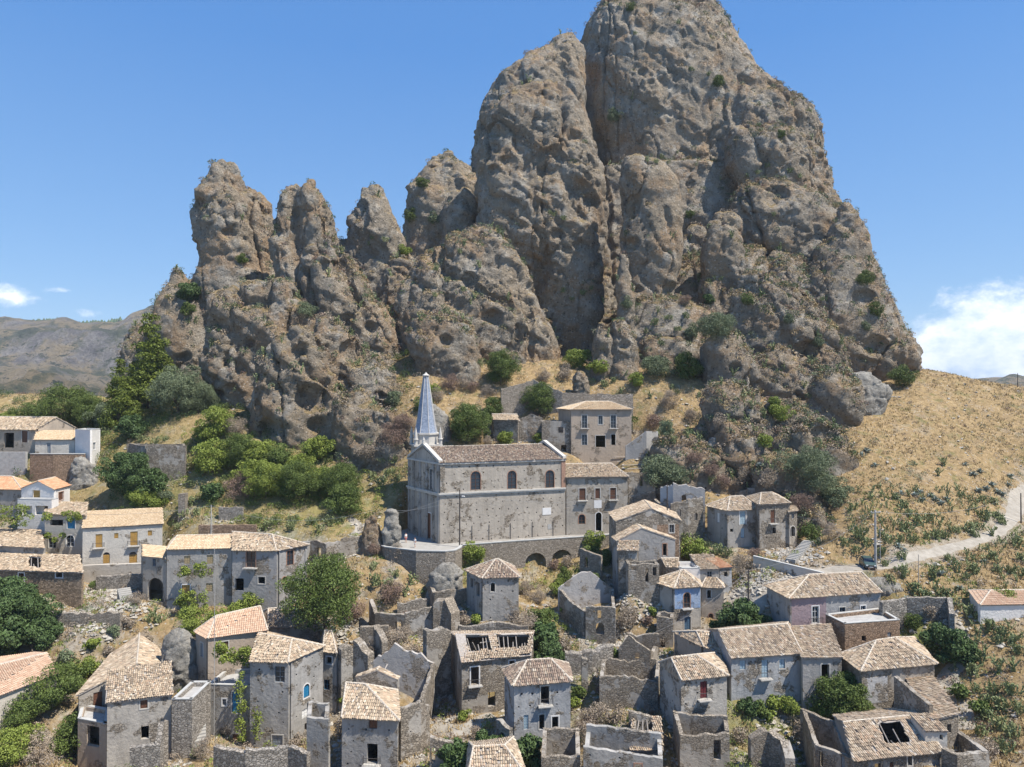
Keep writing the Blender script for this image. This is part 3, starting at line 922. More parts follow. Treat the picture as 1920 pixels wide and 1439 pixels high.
house('village_house', 'grey house with weathered tile roof at the left edge, above the ruined stone barn', 'house', [
    body([(-50, 117), (81, 114.5), (74, 124)], 1022, 1052, ('shed', 1.0), 'plaster_grey', 'tiles_old', slope=.1, win=[(0, 57, 1018, 64, 1030, 'o', '', 'r')]),
])
house('ruined_barn', 'ruined stone barn with holed tile roof at the left edge, dark fig tree below it', 'ruin', [
    body([(-40, 109), (153, 107), (146, 114)], 1068, 1140, ('shed', 1.0), 'stone_brown', 'tiles_old', put=.4, holes=((.48, .15, .62, .85),), slope=.1, win=[(0, 105, 1066, 117, 1083, 'o', '', 'p'), (0, 79, 1117, 89, 1129, 'o', '', ''), (0, 35, 1075, 45, 1093, 'o', '', 'p')]),
])
house('village_house', 'long grey house in two parts with tan and old roofs, vine balcony, arched porch', 'house', [
    body([(268, 108.5), (312, 107.2), (311, 112)], 1044, 1128, ('shed', .7), 'plaster', 'tiles_tan', oh=.15, win=[(0, 286, 1048, 292, 1062, 'w', '', ''), (0, 277, 1084, 307, 1128, 'o', '', 'a')]),
    body([(313, 107), (435, gy(107, 1031, 1028)), (437, 115)], 1031, 1140, ('hip', 1.35, .12, 0), 'plaster_grey', 'tiles_tan', oh=.2, win=[
        (0, 345, 1043, 357, 1058, 's', 'tan', ''), (0, 388, 1041, 400, 1058, 's', 'tan', ''), (0, 341, 1097, 356, 1125, 'd', 'yellow', 'T'), (0, 386, 1094, 399, 1110, 's', 'tan', '')]),
    body([(435.5, 107.2), (519, 106.6), (576, 110.8), (437, 116.5)], 1031, 1140, ('hip', 1.75, 0, .33), 'plaster_palebl', 'tiles_old', win=[
        (0, 462, 1035, 479, 1064, 'w', '', 'rb'), (0, 441, 1085, 457, 1108, 'o', '', ''), (0, 484, 1082, 497, 1095, 'o', '', 't'), (1, 538, 1033, 550, 1060, 'w', '', 'r'), (1, 529, 1082, 537, 1093, 'o', '', 'ar')]),
])
house('village_house', 'three storey house cluster with new pink tan hip roof, blue shutters and vines', 'house', [
    body([(390, 90), (501, gy(90, 1196, 1180)), (486, 101), (367, 92.6)], 1196, 1275, ('hip', 1.9, .22, .05), 'plaster_pink', 'tiles_pink', oh=.25, slope=0, win=[(0, 417, 1203, 428, 1225, 's', 'brown', 't'), (3, 376, 1206, 381, 1232, 's', 'grey', 't')]),
    body([(390, 87), (470, 86.6), 5.0], 1284, 1396, ('flat',), 'plaster_grey', cp=True, win=[(0, 435, 1298, 450, 1338, 'd', 'blue', 't'), (0, 417, 1311, 424, 1323, 'w', '', 'p'), (0, 411, 1376, 421, 1390, 'o', '', ''), (0, 436, 1377, 449, 1400, 'd', 'brown', '')]),
    body([(469, 86), (541, 85.6), (606, 91), (500, 96)], 1239, 1400, ('hip', 1.5, 0, .30), 'plaster_grey', 'tiles_old', put=.5, slope=0, win=[
        (0, 515, 1250, 534, 1280, 'w', '', ''), (0, 510, 1379, 530, 1402, 's', 'grey', 't'), (1, 569, 1283, 580, 1308, 's', 'blue', 'Ta'), (1, 566, 1330, 577, 1346, 's', 'white', ''), (1, 571, 1356, 577, 1371, 'o', '', '')]),
    body([(605, 93), (631, 92.5), (628, 99)], 1221, 1338, ('hip', 1.6, .2, .3), 'plaster', 'tiles_old', slope=0, win=[(0, 612, 1232, 622, 1245, 'o', '', 'p'), (0, 607, 1275, 618, 1294, 'w', '', 'B'), (0, 606, 1322, 617, 1337, 'o', '', '')]),
    body([(503, 98), (600, 99), (560, 106), (486, 104)], 1176, 1230, ('hip', 1.5, .1, .3), 'ruin', 'tiles_old', slope=0),
])
house('village_house', 'long narrow house with pink tan roof at the left edge, below dark fig trees', 'house', [
    body([(-80, 77), (107, gy(77, 1334, 1264)), (66, 94), (-90, 90)], 1334, 1390, ('hip', 1.2, 0, 0), 'plaster_pale', 'tiles_pink', slope=0),
])
house('village_house', 'pale house with cross gable roof, brown door and low tiled lean-to in front', 'house', [
    body([(148, 84), (318, gy(84, 1303, 1262)), (292, 100), (210, 97)], 1303, 1370, ('gable_v', 2.1, .62), 'plaster', 'tiles_old', oh=.2, slope=0, win=[(0, 175, 1298, 192, 1329, 's', 'brown', '')]),
    body([(201, 79.5), (321, gy(79.5, 1318, 1303)), (318, 88), (205, 85)], 1318, 1445, ('shed', 1.35), 'plaster', 'tiles_old', oh=.2, slope=0, win=[(0, 263, 1313, 277, 1329, 's', 'brown', 't'), (0, 264, 1362, 279, 1386, 'o', '', '')]),
    body([(322, 80.5), (360, 80.5), 5], 1312, 1420, ('flat',), 'stone', slope=0, cp=True),
    body([(146, 81.5), (200, 80.2), (205, 84)], 1348, 1440, ('flat',), 'plaster_pink', slope=0, win=[(0, 163, 1362, 186, 1400, 'o', '', '')]),
])
house('ruined_house', 'grey house with patched tile roof, black doorway and balcony below the round gabled ruin', 'ruin', [
    body([(641, 76), (745, 75.3), (742, 82.5), (652, 84)], 1343, 1460, ('hip', 1.9, .02, .6), 'plaster_grey', 'tiles_old', put=.5, slope=0, win=[(0, 692, 1343, 707, 1367, 's', 'brown', ''), (0, 688, 1395, 708, 1432, 'o', '', 'b')]),
    body([(575, 76.5), (616, 76), (618, 80)], 1344, 1460, ('none',), 'plaster_grey', rag=.2, slope=0, put=.3),
    body([(668, 84), (745, 83.5), 1.0], 1272, 1345, ('gable_v', 1.0, .5), 'ruin', 'tiles_old', oh=.02, slope=0, cp=False),
])
house('ruined_house', 'roofless round gabled ruin with pale plaster inside and tall cracked right wall', 'ruin', [
    body([(688, 84), (790, 83), (815, 92), (692, 93)], 1310, 1400, ('none',), 'ruin', rag=.8, slope=0, top={2: [(0, 1.2), (.3, 3.0), (.6, 3.6), (1, 1.4)], 1: [(0, -.2), (.6, .8), (1, 1.4)], 3: [(0, 1.4), (1, -2.5)], 0: [(0, -3.2), (1, -.6)]}, win=[(1, 800, 1334, 808, 1362, 'o', '', 'a')], wallm={2: 'plaster_inner'}),
])
house('ruined_house', 'two storey ruin with collapsed tile roof showing bare grey rafters, in the lower middle', 'ruin', [
    body([(866, 88), (995, gy(88, 1241, 1228)), (1000, 99), (845, 99)], 1241, 1336, ('hip', 1.2, 0, 0), 'ruin', 'tiles_old', put=.4, slope=.05, holes=((.1, .28, .45, 1.0), (.5, .3, .98, 1.0)), win=[(0, 883, 1251, 898, 1284, 'o', '', 'pb'), (0, 955, 1239, 965, 1252, 'o', '', 'p'), (0, 915, 1298, 929, 1325, 'o', '', '')]),
])
house('village_house', 'narrow three storey tower house with brown hip roof and broken balcony', 'ruin', [
    body([(964, 80), (1069.5, gy(80, 1283, 1275)), (1062, 86), (946, 84.6)], 1283, 1402, ('hip', 1.6, .3, .3), 'plaster_palebl', 'tiles_brown', put=.7, slope=0, bz=4, win=[
        (0, 1014, 1287, 1030, 1321, 'o', '', 'bt'), (0, 982, 1341, 991, 1368, 's', 'paleblue', ''), (0, 1011, 1340, 1021, 1369, 'o', '', 't'), (0, 1035, 1344, 1047, 1368, 'o', '', 'p'), (0, 1031, 1380, 1045, 1406, 'o', '', ''), (0, 988, 1386, 998, 1400, 'o', '', '')]),
])
house('ruined_house', 'small grey tower with pointed brown roof open on its left side, below the church terrace', 'ruin', [
    body([(905, 103), (972.5, gy(103, 1083, 1081)), (962, 109.5), (875, 107.5)], 1083, 1160, ('hip', 1.9, .5, .42), 'plaster_grey', 'tiles_brown', put=.5, oh=.25, win=[(0, 920, 1093, 928, 1110, 'o', '', 'at'), (3, 882, 1085, 887, 1102, 'o', '', ''), (3, 893, 1092, 899, 1118, 'o', '', '')]),
])
house('village_house', 'house with painted blue upper wall, arched balcony window and blue door, brown hip roof', 'house', [
    body([(1264, 102), (1314, gy(102, 1102, 1099)), (1305, 110), (1223, 106)], 1102, 1192, ('hip', 1.6, .5, .42), 'plaster', 'tiles_old', slope=.05, win=[(0, 1282, 1112, 1294, 1140, 'w', '', 'arb'), (0, 1283, 1157, 1295, 1185, 'd', 'slate', 't')], panels=((0, 1265, 1104, 1313, 1141, 'plaster_blue'),)),
    body([(1315, 104), (1357, 103.6), (1349, 110), (1318, 110)], 1101, 1180, ('hip', 1.1, .3, .4), 'plaster_pink', 'tiles_old', slope=.05, win=[(0, 1326, 1107, 1333, 1122, 'o', '', 't'), (0, 1329, 1151, 1337, 1170, 's', 'brown', 'ar')]),
    body([(1231, 99), (1262, 98.5), (1264, 101.5)], 1157, 1212, ('none',), 'ruin', rag=.5, put=1.0, slope=.05, win=[(0, 1239, 1196, 1247, 1214, 'o', '', '')]),
])
house('ruined_house', 'curved gable ruin of grey stone and brown brick below the palace, sheds before it', 'ruin', [
    body([(1155, 113), (1275, 114), (1262, 123), (1142, 121)], 978, 1090, ('gable_v', 2.0, .55), 'ruin', 'tiles_old', oh=.12, put=.3, win=[(0, 1255, 984, 1264, 999, 'w', '', 't')], panels=((0, 1232, 984, 1273, 1075, 'brick'),)),
    body([(1157, 110), (1266, 111), 3.0], 1015, 1092, ('gable_v', 2.0, .42), 'plaster_palebl', 'tiles_old', oh=.1, win=[(0, 1243, 1020, 1250, 1042, 'o', '', 'r')]),
    body([(1160, 107), (1194, 107), (1196, 110)], 1032, 1090, ('shed', .8), 'ruin', 'tiles_old', win=[]),
    body([(1178, 104.5), (1236, 104.5), 2.6], 1058, 1098, ('none',), 'ruin', rag=.3, win=[(0, 1184, 1062, 1193, 1070, 'o', '', ''), (0, 1210, 1066, 1216, 1092, 'o', '', ''), (0, 1224, 1064, 1231, 1080, 'o', '', '')]),
])
house('village_house', 'row of low sheds with mixed tile and white flat roofs behind the blue walled house', 'house', [
    body([(1248, 107), (1274, 106.5), (1270, 112), (1232, 111)], 1064, 1095, ('hip', .8, .0, .0), 'ruin', 'tiles_old', oh=.1, cp=False),
    body([(1274, 106), (1313, 106), 4.0], 1066, 1100, ('flat',), 'plaster_white', cp=False, win=[(0, 1282, 1074, 1290, 1083, 'o', '', '')]),
    body([(1313, 106), (1349, 106), (1336, 111.5), (1294, 111.5)], 1068, 1104, ('shed', .9), 'plaster_grey', 'tiles_old', oh=.15, win=[(0, 1326, 1072, 1335, 1084, 'w', '', '')]),
    body([(1350, 106), (1372, 106.5), 4.5], 1066, 1104, ('shed', .5), 'plaster_palebl', 'tiles_orange', oh=.15, win=[(0, 1358, 1073, 1364, 1082, 'o', '', '')]),
])
house('village_house', 'large grey house with two hip roofs and pale blue shutters above the stone steps', 'house', [
    body([(1364, 117), (1423, gy(117, 958, 955)), (1402, 126), (1326, 122)], 957, 1028, ('hip', 1.7, .35, .3), 'plaster_grey', 'tiles_old', put=.2, win=[(0, 1387, 959, 1398, 984, 's', 'paleblue', 'T'), (0, 1389, 991, 1396, 1009, 's', 'paleblue', ''), (3, 1344, 962, 1349, 980, 's', 'white', ''), (0, 1369, 992, 1375, 998, 'o', '', '')]),
    body([(1424, 116), (1481, 117.5), (1462, 125), (1401, 124)], 946, 1034, ('hip', 1.2, .25, .4), 'ruin', 'tiles_old', put=.4, win=[(0, 1445, 957, 1453, 981, 's', 'brown', 'b'), (0, 1449, 990, 1455, 1001, 'o', '', ''), (0, 1417, 994, 1423, 1000, 'o', '', '')]),
    body([(1480, 117), (1494.5, 118), (1490, 121)], 960, 1030, ('shed', .4), 'ruin', 'tiles_old', win=[(0, 1484, 964, 1489, 973, 'w', '', ''), (0, 1480.5, 987, 1491, 1007, 'o', '', 'at')]),
])
house('palace', 'two storey palace adjoining the church with balconies, white arched doorway and inscribed white plaque', 'palace', [
    body([(1062, 129), (1177, 130.5), (1140, 139.5), (1060, 138.5)], 895, 1001, ('hip', 1.9, 0, .12), 'plaster', 'tiles_old', put=.3, oh=.35, slope=1.3, win=[
        (0, 1086, 916, 1098, 938, 's', 'brown', 'tb'), (0, 1116, 916, 1125, 935, 's', 'brown', 't'), (0, 1144, 915, 1155, 937, 's', 'brown', 'tb'),
        (0, 1085, 965, 1097, 983, 'w', '', 'art'), (0, 1117, 961, 1128, 996, 'o', '', 'aT'), (0, 1144, 963, 1156, 978, 'w', '', 'ar')], panels=((0, 1114, 938, 1128, 953, 'white_trim'),)),
])
house('ruined_house', 'roofless ruin with thin bent beams adjoining the palace on its right', 'ruin', [
    body([(1178, 131), (1229, 132), (1196, 146), (1122, 146)], 886, 962, ('none',), 'ruin', rag=.25, put=.4, win=[(0, 1200, 890, 1206, 912, 'o', '', ''), (0, 1199, 948, 1211, 962, 'o', '', 'a')]),
])
house('village_house', 'pink ochre manor with hip roof, two balconies and square gateway under the rock', 'house', [
    body([(1071, 143), (1184, 144), (1176, 153), (1047, 150)], 768, 840, ('hip', 1.5, .32, .3), 'plaster_pink', 'tiles_tan', oh=.35, win=[
        (0, 1091, 779, 1101, 803, 'w', '', 'tb'), (0, 1122, 780, 1130, 796, 'w', '', 't'), (0, 1145, 779, 1155, 803, 'w', '', 'tb'),
        (0, 1091, 815, 1101, 835, 'w', '', 't'), (0, 1117, 817, 1135, 839, 'o', '', 't'), (0, 1146, 815, 1154, 835, 'o', '', 't')]),
])
house('ruined_house', 'long grey roofless ruin with low twin gables, left of the pink ochre manor', 'ruin', [
    body([(925, 147), (971, 145), (966, 152), (922, 152)], 787, 828, ('hip', 1.0, 0, 0), 'ruin', 'tiles_old', put=.2),
    body([(971, 146), (1016, 146), (1018, 151), (972, 151)], 790, 822, ('none',), 'ruin', rag=.3, top={2: [(0, .6), (.5, 1.4), (1, .2)]}),
    body([(1016, 144), (1073, 143.5), (1070, 150), (1018, 150)], 790, 846, ('none',), 'ruin', rag=.15, put=.2, win=[(0, 1047, 801, 1056, 812, 'o', '', ''), (0, 1052, 835, 1062, 848, 'o', '', '')]),
])
house('village_house', 'large house with purple and blue grey walls, long tile roof and walled roof terrace', 'house', [
    body([(1482, 95), (1651, gy(95, 1120, 1109)), (1622, 103.8), (1438, 101.2)], 1120, 1205, ('hip', 1.95, .32, .12), 'plaster_palebl', 'tiles_old', slope=1.0, oh=.3, win=[
        (0, 1523, 1137, 1535, 1169, 'w', '', 'Tb'), (0, 1574, 1139, 1585, 1166, 'w', '', 't'), (0, 1614, 1136, 1623, 1163, 'w', '', 'T')], panels=((0, 1484, 1121, 1549, 1215, 'plaster_purple'),)),
    body([(1584, 91), (1687, 92.5), (1650, 97.5), (1548, 94.8)], 1170, 1232, ('flat',), 'brick', slope=0, win=[(0, 1616, 1192, 1624, 1203, 'o', '', ''), (0, 1664, 1186, 1671, 1195, 's', 'grey', '')]),
])
house('village_house', 'long low grey house with wide undulating tile roof and pale blue windows', 'house', [
    body([(1319, 89.5), (1372, 86.5), (1360, 96), (1264, 95)], 1214, 1245, ('hip', 1.1, .2, 0), 'plaster_pink', 'tiles_old', oh=.2, slope=0, win=[]),
    body([(1371, 84), (1504, gy(84, 1234, 1225)), (1478, 97), (1327, 93.5)], 1234, 1310, ('hip', 1.7, 0, .1), 'plaster_palebl', 'tiles_old', slope=0, oh=.25, win=[
        (0, 1387, 1239, 1398, 1256, 's', 'paleblue', ''), (0, 1428, 1238, 1440, 1271, 's', 'paleblue', 'b'), (0, 1461, 1236, 1472, 1254, 's', 'paleblue', 't')]),
    body([(1505, 84.3), (1578, 84.5), (1555, 93), (1482, 92)], 1234, 1302, ('shed', 1.2), 'plaster_palebl', 'tiles_old', slope=0, oh=.2, win=[(0, 1540, 1246, 1555, 1277, 'o', '', 't')]),
])
house('village_house', 'tall narrow house with old tile roof and dark red balcony door over red stained stone', 'house', [
    body([(1277, 80), (1363, gy(80, 1275, 1266)), (1345, 88), (1237, 85)], 1275, 1376, ('hip', 1.45, .02, .5), 'plaster', 'tiles_old', put=.3, slope=0, bz=3.5, oh=.22, win=[(0, 1313, 1278, 1326, 1310, 's', 'red', 'b'), (0, 1296, 1368, 1303, 1378, 'o', '', ''), (0, 1328, 1366, 1338, 1378, 'o', '', '')]),
])
house('village_house', 'squat house with broad hip roof and broken plaster lean-to wall, left of the dirt footpath', 'house', [
    body([(1616, 82), (1752, gy(82, 1256, 1242)), (1712, 92.5), (1577, 87)], 1256, 1335, ('hip', 2.0, .34, .4), 'ruin', 'tiles_old', slope=0, oh=.3, win=[(3, 1592, 1264, 1600, 1290, 's', 'brown', '')], panels=((0, 1622, 1270, 1664, 1318, 'plaster_inner'),)),
])
house('ruined_house', 'low lean-to with rough tile roof descending to the right beside the footpath', 'ruin', [
    body([(1748, 74), (1797, 75.5), (1743, 85.5), (1698, 84)], 1351, 1400, ('shed', .5), 'ruin', 'tiles_old', slope=.05, oh=.15, win=[(0, 1776, 1358, 1784, 1375, 'o', '', '')]),
    body([(1735, 72.5), (1776, 72.5), 2.6], 1372, 1410, ('shed', .5), 'plaster_pale', 'tiles_old', slope=0, oh=.1, win=[(0, 1762, 1378, 1768, 1388, 'o', '', '')]),
])
house('ruined_house', 'low house with tile roof broken open by a square hole, at the bottom right', 'ruin', [
    body([(1600, 70), (1768, 71.5), (1690, 81), (1565, 79)], 1424, 1500, ('hip', 1.5, 0, 0.02), 'plaster_grey', 'tiles_old', slope=0, oh=.2, holes=((.40, .25, .72, .95),), win=[(0, 1640, 1432, 1652, 1445, 'o', '', ''), (0, 1668, 1429, 1676, 1445, 's', 'brown', 'a'), (0, 1702, 1418, 1710, 1436, 'o', '', 't')]),
    body([(1528, 74), (1600, 71), (1567, 79.4)], 1396, 1500, ('none',), 'ruin', slope=0, rag=.25, win=[(0, 1536, 1410, 1543, 1440, 'o', '', ''), (0, 1577, 1412, 1584, 1440, 's', 'grey', '')]),
])
house('ruined_house', 'tiled hut roof cut by the bottom edge, between two green fig bushes', 'ruin', [
    body([(876, 68), (990, 68), (962, 76), (880, 75)], 1462, 1520, ('hip', 1.3, .1, .3), 'ruin', 'tiles_old', slope=0, bz=3),
])
house('ruined_house', 'roofless grey ruin with a scrap of tile roof along the bottom edge', 'ruin', [
    body([(1094, 70.5), (1243, 70), (1240, 74.5), (1100, 76)], 1418, 1500, ('none',), 'plaster_grey', rag=.2, put=.5, slope=0, top={0: [(0, 1.0), (1, .1)], 2: [(0, .4), (1, .8)]}, win=[(0, 1113, 1428, 1126, 1450, 'o', '', 'a'), (0, 1190, 1433, 1203, 1448, 'o', '', 'r')]),
    body([(1182, 74), (1242, 74), (1238, 80.5), (1186, 80.5)], 1408, 1450, ('shed', .5), 'ruin', 'tiles_old', slope=0, oh=.1, cp=False, holes=((.0, .55, .75, 1.0),)),
    body([(1015, 71), (1088, 71), (1086, 77), (1018, 77)], 1418, 1500, ('none',), 'ruin', rag=.3, slope=0, put=.2),
])
house('ruined_house', 'roofless thick walled ruin with a gap doorway, under the red balcony house', 'ruin', [
    body([(1275, 74.5), (1368, 74.5), (1364, 78.5), (1262, 80)], 1376, 1450, ('none',), 'ruin', rag=.35, slope=0, win=[(0, 1338, 1388, 1352, 1425, 'o', '', '')]),
])
house('ruined_house', 'tall broken ruin of grey rubble with jagged gable, left of the red balcony house', 'ruin', [
    body([(1160, 92), (1219, 91), (1236, 97), (1175, 98)], 1215, 1268, ('none',), 'ruin', rag=.5, slope=.05, top={0: [(0, .2), (.35, 2.3), (1, .1)], 1: [(0, .2), (1, -1.5)]}, win=[(0, 1191, 1224, 1199, 1237, 'o', '', ''), (0, 1203, 1237, 1210, 1250, 'o', '', '')]),
    body([(1124, 86), (1234, 85.5), (1238, 91.5), (1130, 92)], 1268, 1335, ('none',), 'ruin', rag=.7, slope=.1),
])
house('ruined_house', 'small roofless gabled ruin with bluish white inner plaster and arched cellar, in the middle', 'ruin', [
    body([(1098, 100.5), (1154, 99.5), (1150, 109), (1046, 108)], 1137, 1193, ('none',), 'ruin', rag=.25, slope=.05, put=.2, top={2: [(0, .2), (.42, 3.0), (.6, 3.0), (1, .6)], 3: [(0, .5), (.5, -.6), (1, -.8)]}, win=[(0, 1120, 1145, 1127, 1161, 'o', '', ''), (0, 1117, 1168, 1133, 1190, 'o', '', 'a')], wallm={2: 'plaster_inner'}),
])
house('ruined_house', 'three walls of an abandoned concrete and stone house behind the green thicket on the left', 'ruin', [
    body([(274, 138), (348, 138), (346, 143), (240, 144)], 836, 892, ('none',), 'ruin', rag=.12, slope=0),
])
house('village_house', 'low white outbuilding with pinkish roof at the right edge, beyond the cactus hedge', 'house', [
    body([(1838, 92), (1990, 92.5), (1960, 99)], 1135, 1168, ('hip', .9, .2, .1), 'plaster_white', 'tiles_pink', slope=.1, oh=.15),
])

# free standing ruin walls and retaining walls
rwall('ruined_wall', 'ruined wall with a small grated window stretching right from the big round tree', [(692, 1125, 1190, 106), (703, 1151, 1185, 102.5), (760, 1150, 1190, 101), (816, 1136, 1180, 102)], win=[(1, 741, 1166, 752, 1182)])
rwall('ruined_wall', 'low broken wall stub with squared top beside the tall dry shrubs', [(675, 1176, 1210, 97), (728, 1174, 1205, 97)], rag=.1)
rwall('ruined_wall', 'tall crumbling rubble wall lit from the right, left of the dry grey shrubs', [(640, 1225, 1290, 92), (662, 1205, 1300, 93), (690, 1225, 1290, 92)], mat='ruin', th=1.4, rag=1.2)
rwall('ruined_wall', 'tall rubble pier rising behind the grated window wall', [(812, 1128, 1210, 101), (832, 1118, 1215, 101), (846, 1140, 1260, 100)], th=1.8, rag=1.0)
rwall('ruined_wall', 'high shaded ruin wall left of the collapsed rafter house', [(800, 1185, 1300, 93), (846, 1182, 1310, 95)], th=1.2, rag=.6)
rwall('ruined_wall', 'low roofless ruin with crumbled wall tops, left of the small pointed tower', [(803, 1095, 1135, 110), (815, 1112, 1140, 107), (845, 1108, 1138, 107), (880, 1104, 1135, 108)], rag=.5)
rwall('ruined_wall', 'leaning ruin wall with a narrow window slot, under the right terrace arch', [(1087, 1030, 1100, 113), (1127, 1041, 1100, 111)], rag=.3, win=[(0, 1096, 1045, 1102, 1065)])
rwall('retaining_wall', 'long grey rubble retaining wall above the pink ochre manor', [(940, 728, 770, 153), (1000, 712, 760, 155), (1054, 736, 765, 153), (1120, 738, 765, 153), (1187, 738, 765, 153)], cat='retaining wall', mat='stone', rag=.3)
rwall('retaining_wall', 'bluish plastered ramp wall sloping up to the right of the pink ochre manor', [(1173, 837, 855, 139), (1212, 809, 858, 139), (1234, 809, 858, 142)], cat='retaining wall', mat='plaster_palebl', rag=.02, th=.5)
rwall('ruined_wall', 'tall ruined wall with bluish white plaster and a dark niche, right of the palace', [(1238, 912, 975, 126), (1262, 908, 1000, 125), (1322, 914, 1000, 124)], mat='plaster_inner', rag=.6, win=[(1, 1278, 928, 1287, 960)], th=.8)
rwall('ruined_wall', 'lower ruined stone wall with two yellowish openings, right of the white plaster ruin', [(1258, 945, 1010, 121), (1290, 935, 1010, 121), (1318, 930, 1010, 122)], rag=.6, win=[(1, 1302, 962, 1308, 976), (0, 1270, 955, 1277, 968)])
rwall('ruined_wall', 'small roofless hut walls at the foot of the crag above the twin hip roofs', [(1380, 925, 945, 131), (1402, 916, 940, 129), (1432, 917, 945, 129)], rag=.15, win=[(1, 1417, 919, 1423, 930)])
rwall('retaining_wall', 'long rubble wall on the right, behind the round fig tree', [(1655, 1130, 1170, 95.5), (1700, 1122, 1160, 96.5), (1776, 1119, 1165, 95), (1780, 1150, 1185, 92)], cat='retaining wall', mat='stone', rag=.25)
rwall('boundary_wall', 'smooth grey roadside wall with pale coping running down to the dirt square', [(1412, 1044, 1058, 109), (1470, 1058, 1076, 106), (1544, 1076, 1094, 102)], cat='boundary wall', mat='plaster_pale', rag=0, cope='parapet', th=.4)
rwall('ruined_wall', 'rounded rubble wall stub in dry grass, right of the bottom ruins', [(1408, 1385, 1440, 74), (1440, 1370, 1440, 74), (1462, 1385, 1440, 73), (1472, 1420, 1470, 71)], rag=.4, th=1.0)
rwall('ruined_wall', 'low ruined enclosure walls with squared stones by the footpath at the bottom right', [(1765, 1402, 1440, 71), (1795, 1418, 1450, 69.5), (1855, 1410, 1450, 70.5), (1822, 1385, 1420, 74), (1790, 1362, 1400, 77)], rag=.2)
rwall('retaining_wall', 'smooth grey cement terrace wall at the upper left edge', [(-40, 848, 892, 142), (48, 848, 892, 142)], cat='retaining wall', mat='concrete', rag=0)
rwall('retaining_wall', 'brown brick and stone terrace wall under the pale upper left annex', [(56, 852, 905, 141), (100, 852, 905, 140.5), (158, 852, 905, 141.5)], cat='retaining wall', mat='brick', rag=0, cope='parapet')
rwall('retaining_wall', 'pale cement plinth wall under the yellow shuttered house', [(154, 1061, 1092, 118.5), (268, 1057, 1088, 118.5)], cat='retaining wall', mat='plaster_pale', rag=0)
rwall('retaining_wall', 'dry stone terrace wall right of the ruined stone barn', [(180, 1082, 1104, 113), (225, 1078, 1106, 113), (268, 1074, 1100, 113)], cat='retaining wall', mat='stone', rag=.3)
rwall('retaining_wall', 'low brown stone wall behind the long two part house', [(372, 985, 1010, 125), (480, 984, 1008, 125)], cat='retaining wall', mat='brick', rag=.1)
rwall('ruined_wall', 'small rough stone hut wall among prickly pears behind the two part house', [(410, 952, 978, 130), (455, 950, 978, 130)], mat='stone', rag=.3, cat='ruined wall')
rwall('ruined_wall', 'slender square stone pillar standing in the thicket left of the prickly pears', [(334, 926, 965, 131), (347, 926, 965, 131)], mat='stone', rag=.2, th=1.2)
rwall('ruined_wall', 'thin free standing stone pillar among dry grass, right of the dark green tree', [(1091, 1235, 1300, 90), (1102, 1236, 1300, 90)], mat='ruin', rag=.3, th=.8)
rwall('ruined_wall', 'curving crumbled garden wall at the bottom left, below the three storey cluster', [(400, 1400, 1450, 74), (460, 1406, 1450, 73), (540, 1398, 1450, 74), (575, 1415, 1460, 73)], mat='stone', rag=.35)
rwall('ruined_wall', 'ruined garden wall under the pale cross gable house', [(243, 1404, 1450, 75), (300, 1398, 1450, 75.5), (308, 1350, 1440, 76.5), (316, 1352, 1440, 77)], mat='stone', rag=.3)
rwall('ruined_wall', 'broken arch wall beside the pale path at the bottom middle', [(806, 1384, 1440, 75), (822, 1390, 1440, 75), (850, 1395, 1440, 75)], rag=.4, win=[(0, 808, 1398, 816, 1430)])
rwall('ruined_wall', 'rough rubble bank wall behind the dry grass below the small gabled ruin', [(1060, 1225, 1265, 93), (1110, 1222, 1262, 93), (1150, 1212, 1260, 94)], mat='stone', rag=.5, th=1.2)
rwall('ruined_wall', 'roofless wall fragments left of the church bastion beside the dark rock pillars', [(580, 1015, 1060, 117), (612, 1018, 1060, 116), (640, 1012, 1050, 117.5), (680, 1005, 1040, 119)], rag=.5, win=[(0, 594, 1024, 602, 1045)])

rwall('ruined_wall', 'broken inner wall leaning over the scree, right of the pointed tower', [(1128, 1192, 1215, 101), (1160, 1186, 1212, 101.5)], rag=.5)
rwall('ruined_wall', 'rough cross wall of squared stone behind the thick walled ruin', [(1180, 1338, 1372, 80), (1238, 1345, 1378, 80)], rag=.5, win=[(0, 1200, 1346, 1207, 1360)])
rwall('ruined_wall', 'tall grey ruin wall with two floors of holes, left of the bare rafter ruin', [(752, 1330, 1420, 78), (790, 1318, 1410, 79.5), (806, 1322, 1400, 81)], rag=.6, put=.4)
rwall('ruined_wall', 'shaded ruin corner behind the largest round tree and the window wall', [(700, 1172, 1215, 96), (716, 1200, 1245, 93.5)], rag=.7, th=.9)
rwall('ruined_wall', 'pair of low wall stubs in the yellow grass, right of the hut roof', [(980, 1330, 1355, 84), (992, 1322, 1350, 85), (1002, 1352, 1362, 83)], rag=.4)
rwall('retaining_wall', 'rough terrace wall under the small pointed tower', [(860, 1172, 1205, 101), (930, 1168, 1200, 101), (990, 1176, 1206, 100)], cat='retaining wall', mat='stone', rag=.4)
rwall('retaining_wall', 'dry stone bank holding the grass below the ruined barn', [(80, 1145, 1172, 101), (150, 1150, 1176, 100.5), (225, 1148, 1178, 100)], cat='retaining wall', mat='stone', rag=.5)
rwall('ruined_wall', 'grey plastered ruin wall with arch, left of the white doorway tower house', [(930, 1352, 1400, 80.5), (955, 1365, 1402, 79)], rag=.5, win=[(0, 938, 1370, 946, 1392)])

rwall('ruined_wall', 'long sloping wall of the rough tiled lean-to, below the squat hip roofed house', [(1676, 1268, 1325, 81), (1742, 1322, 1366, 75.2)], rag=.12, th=.5)

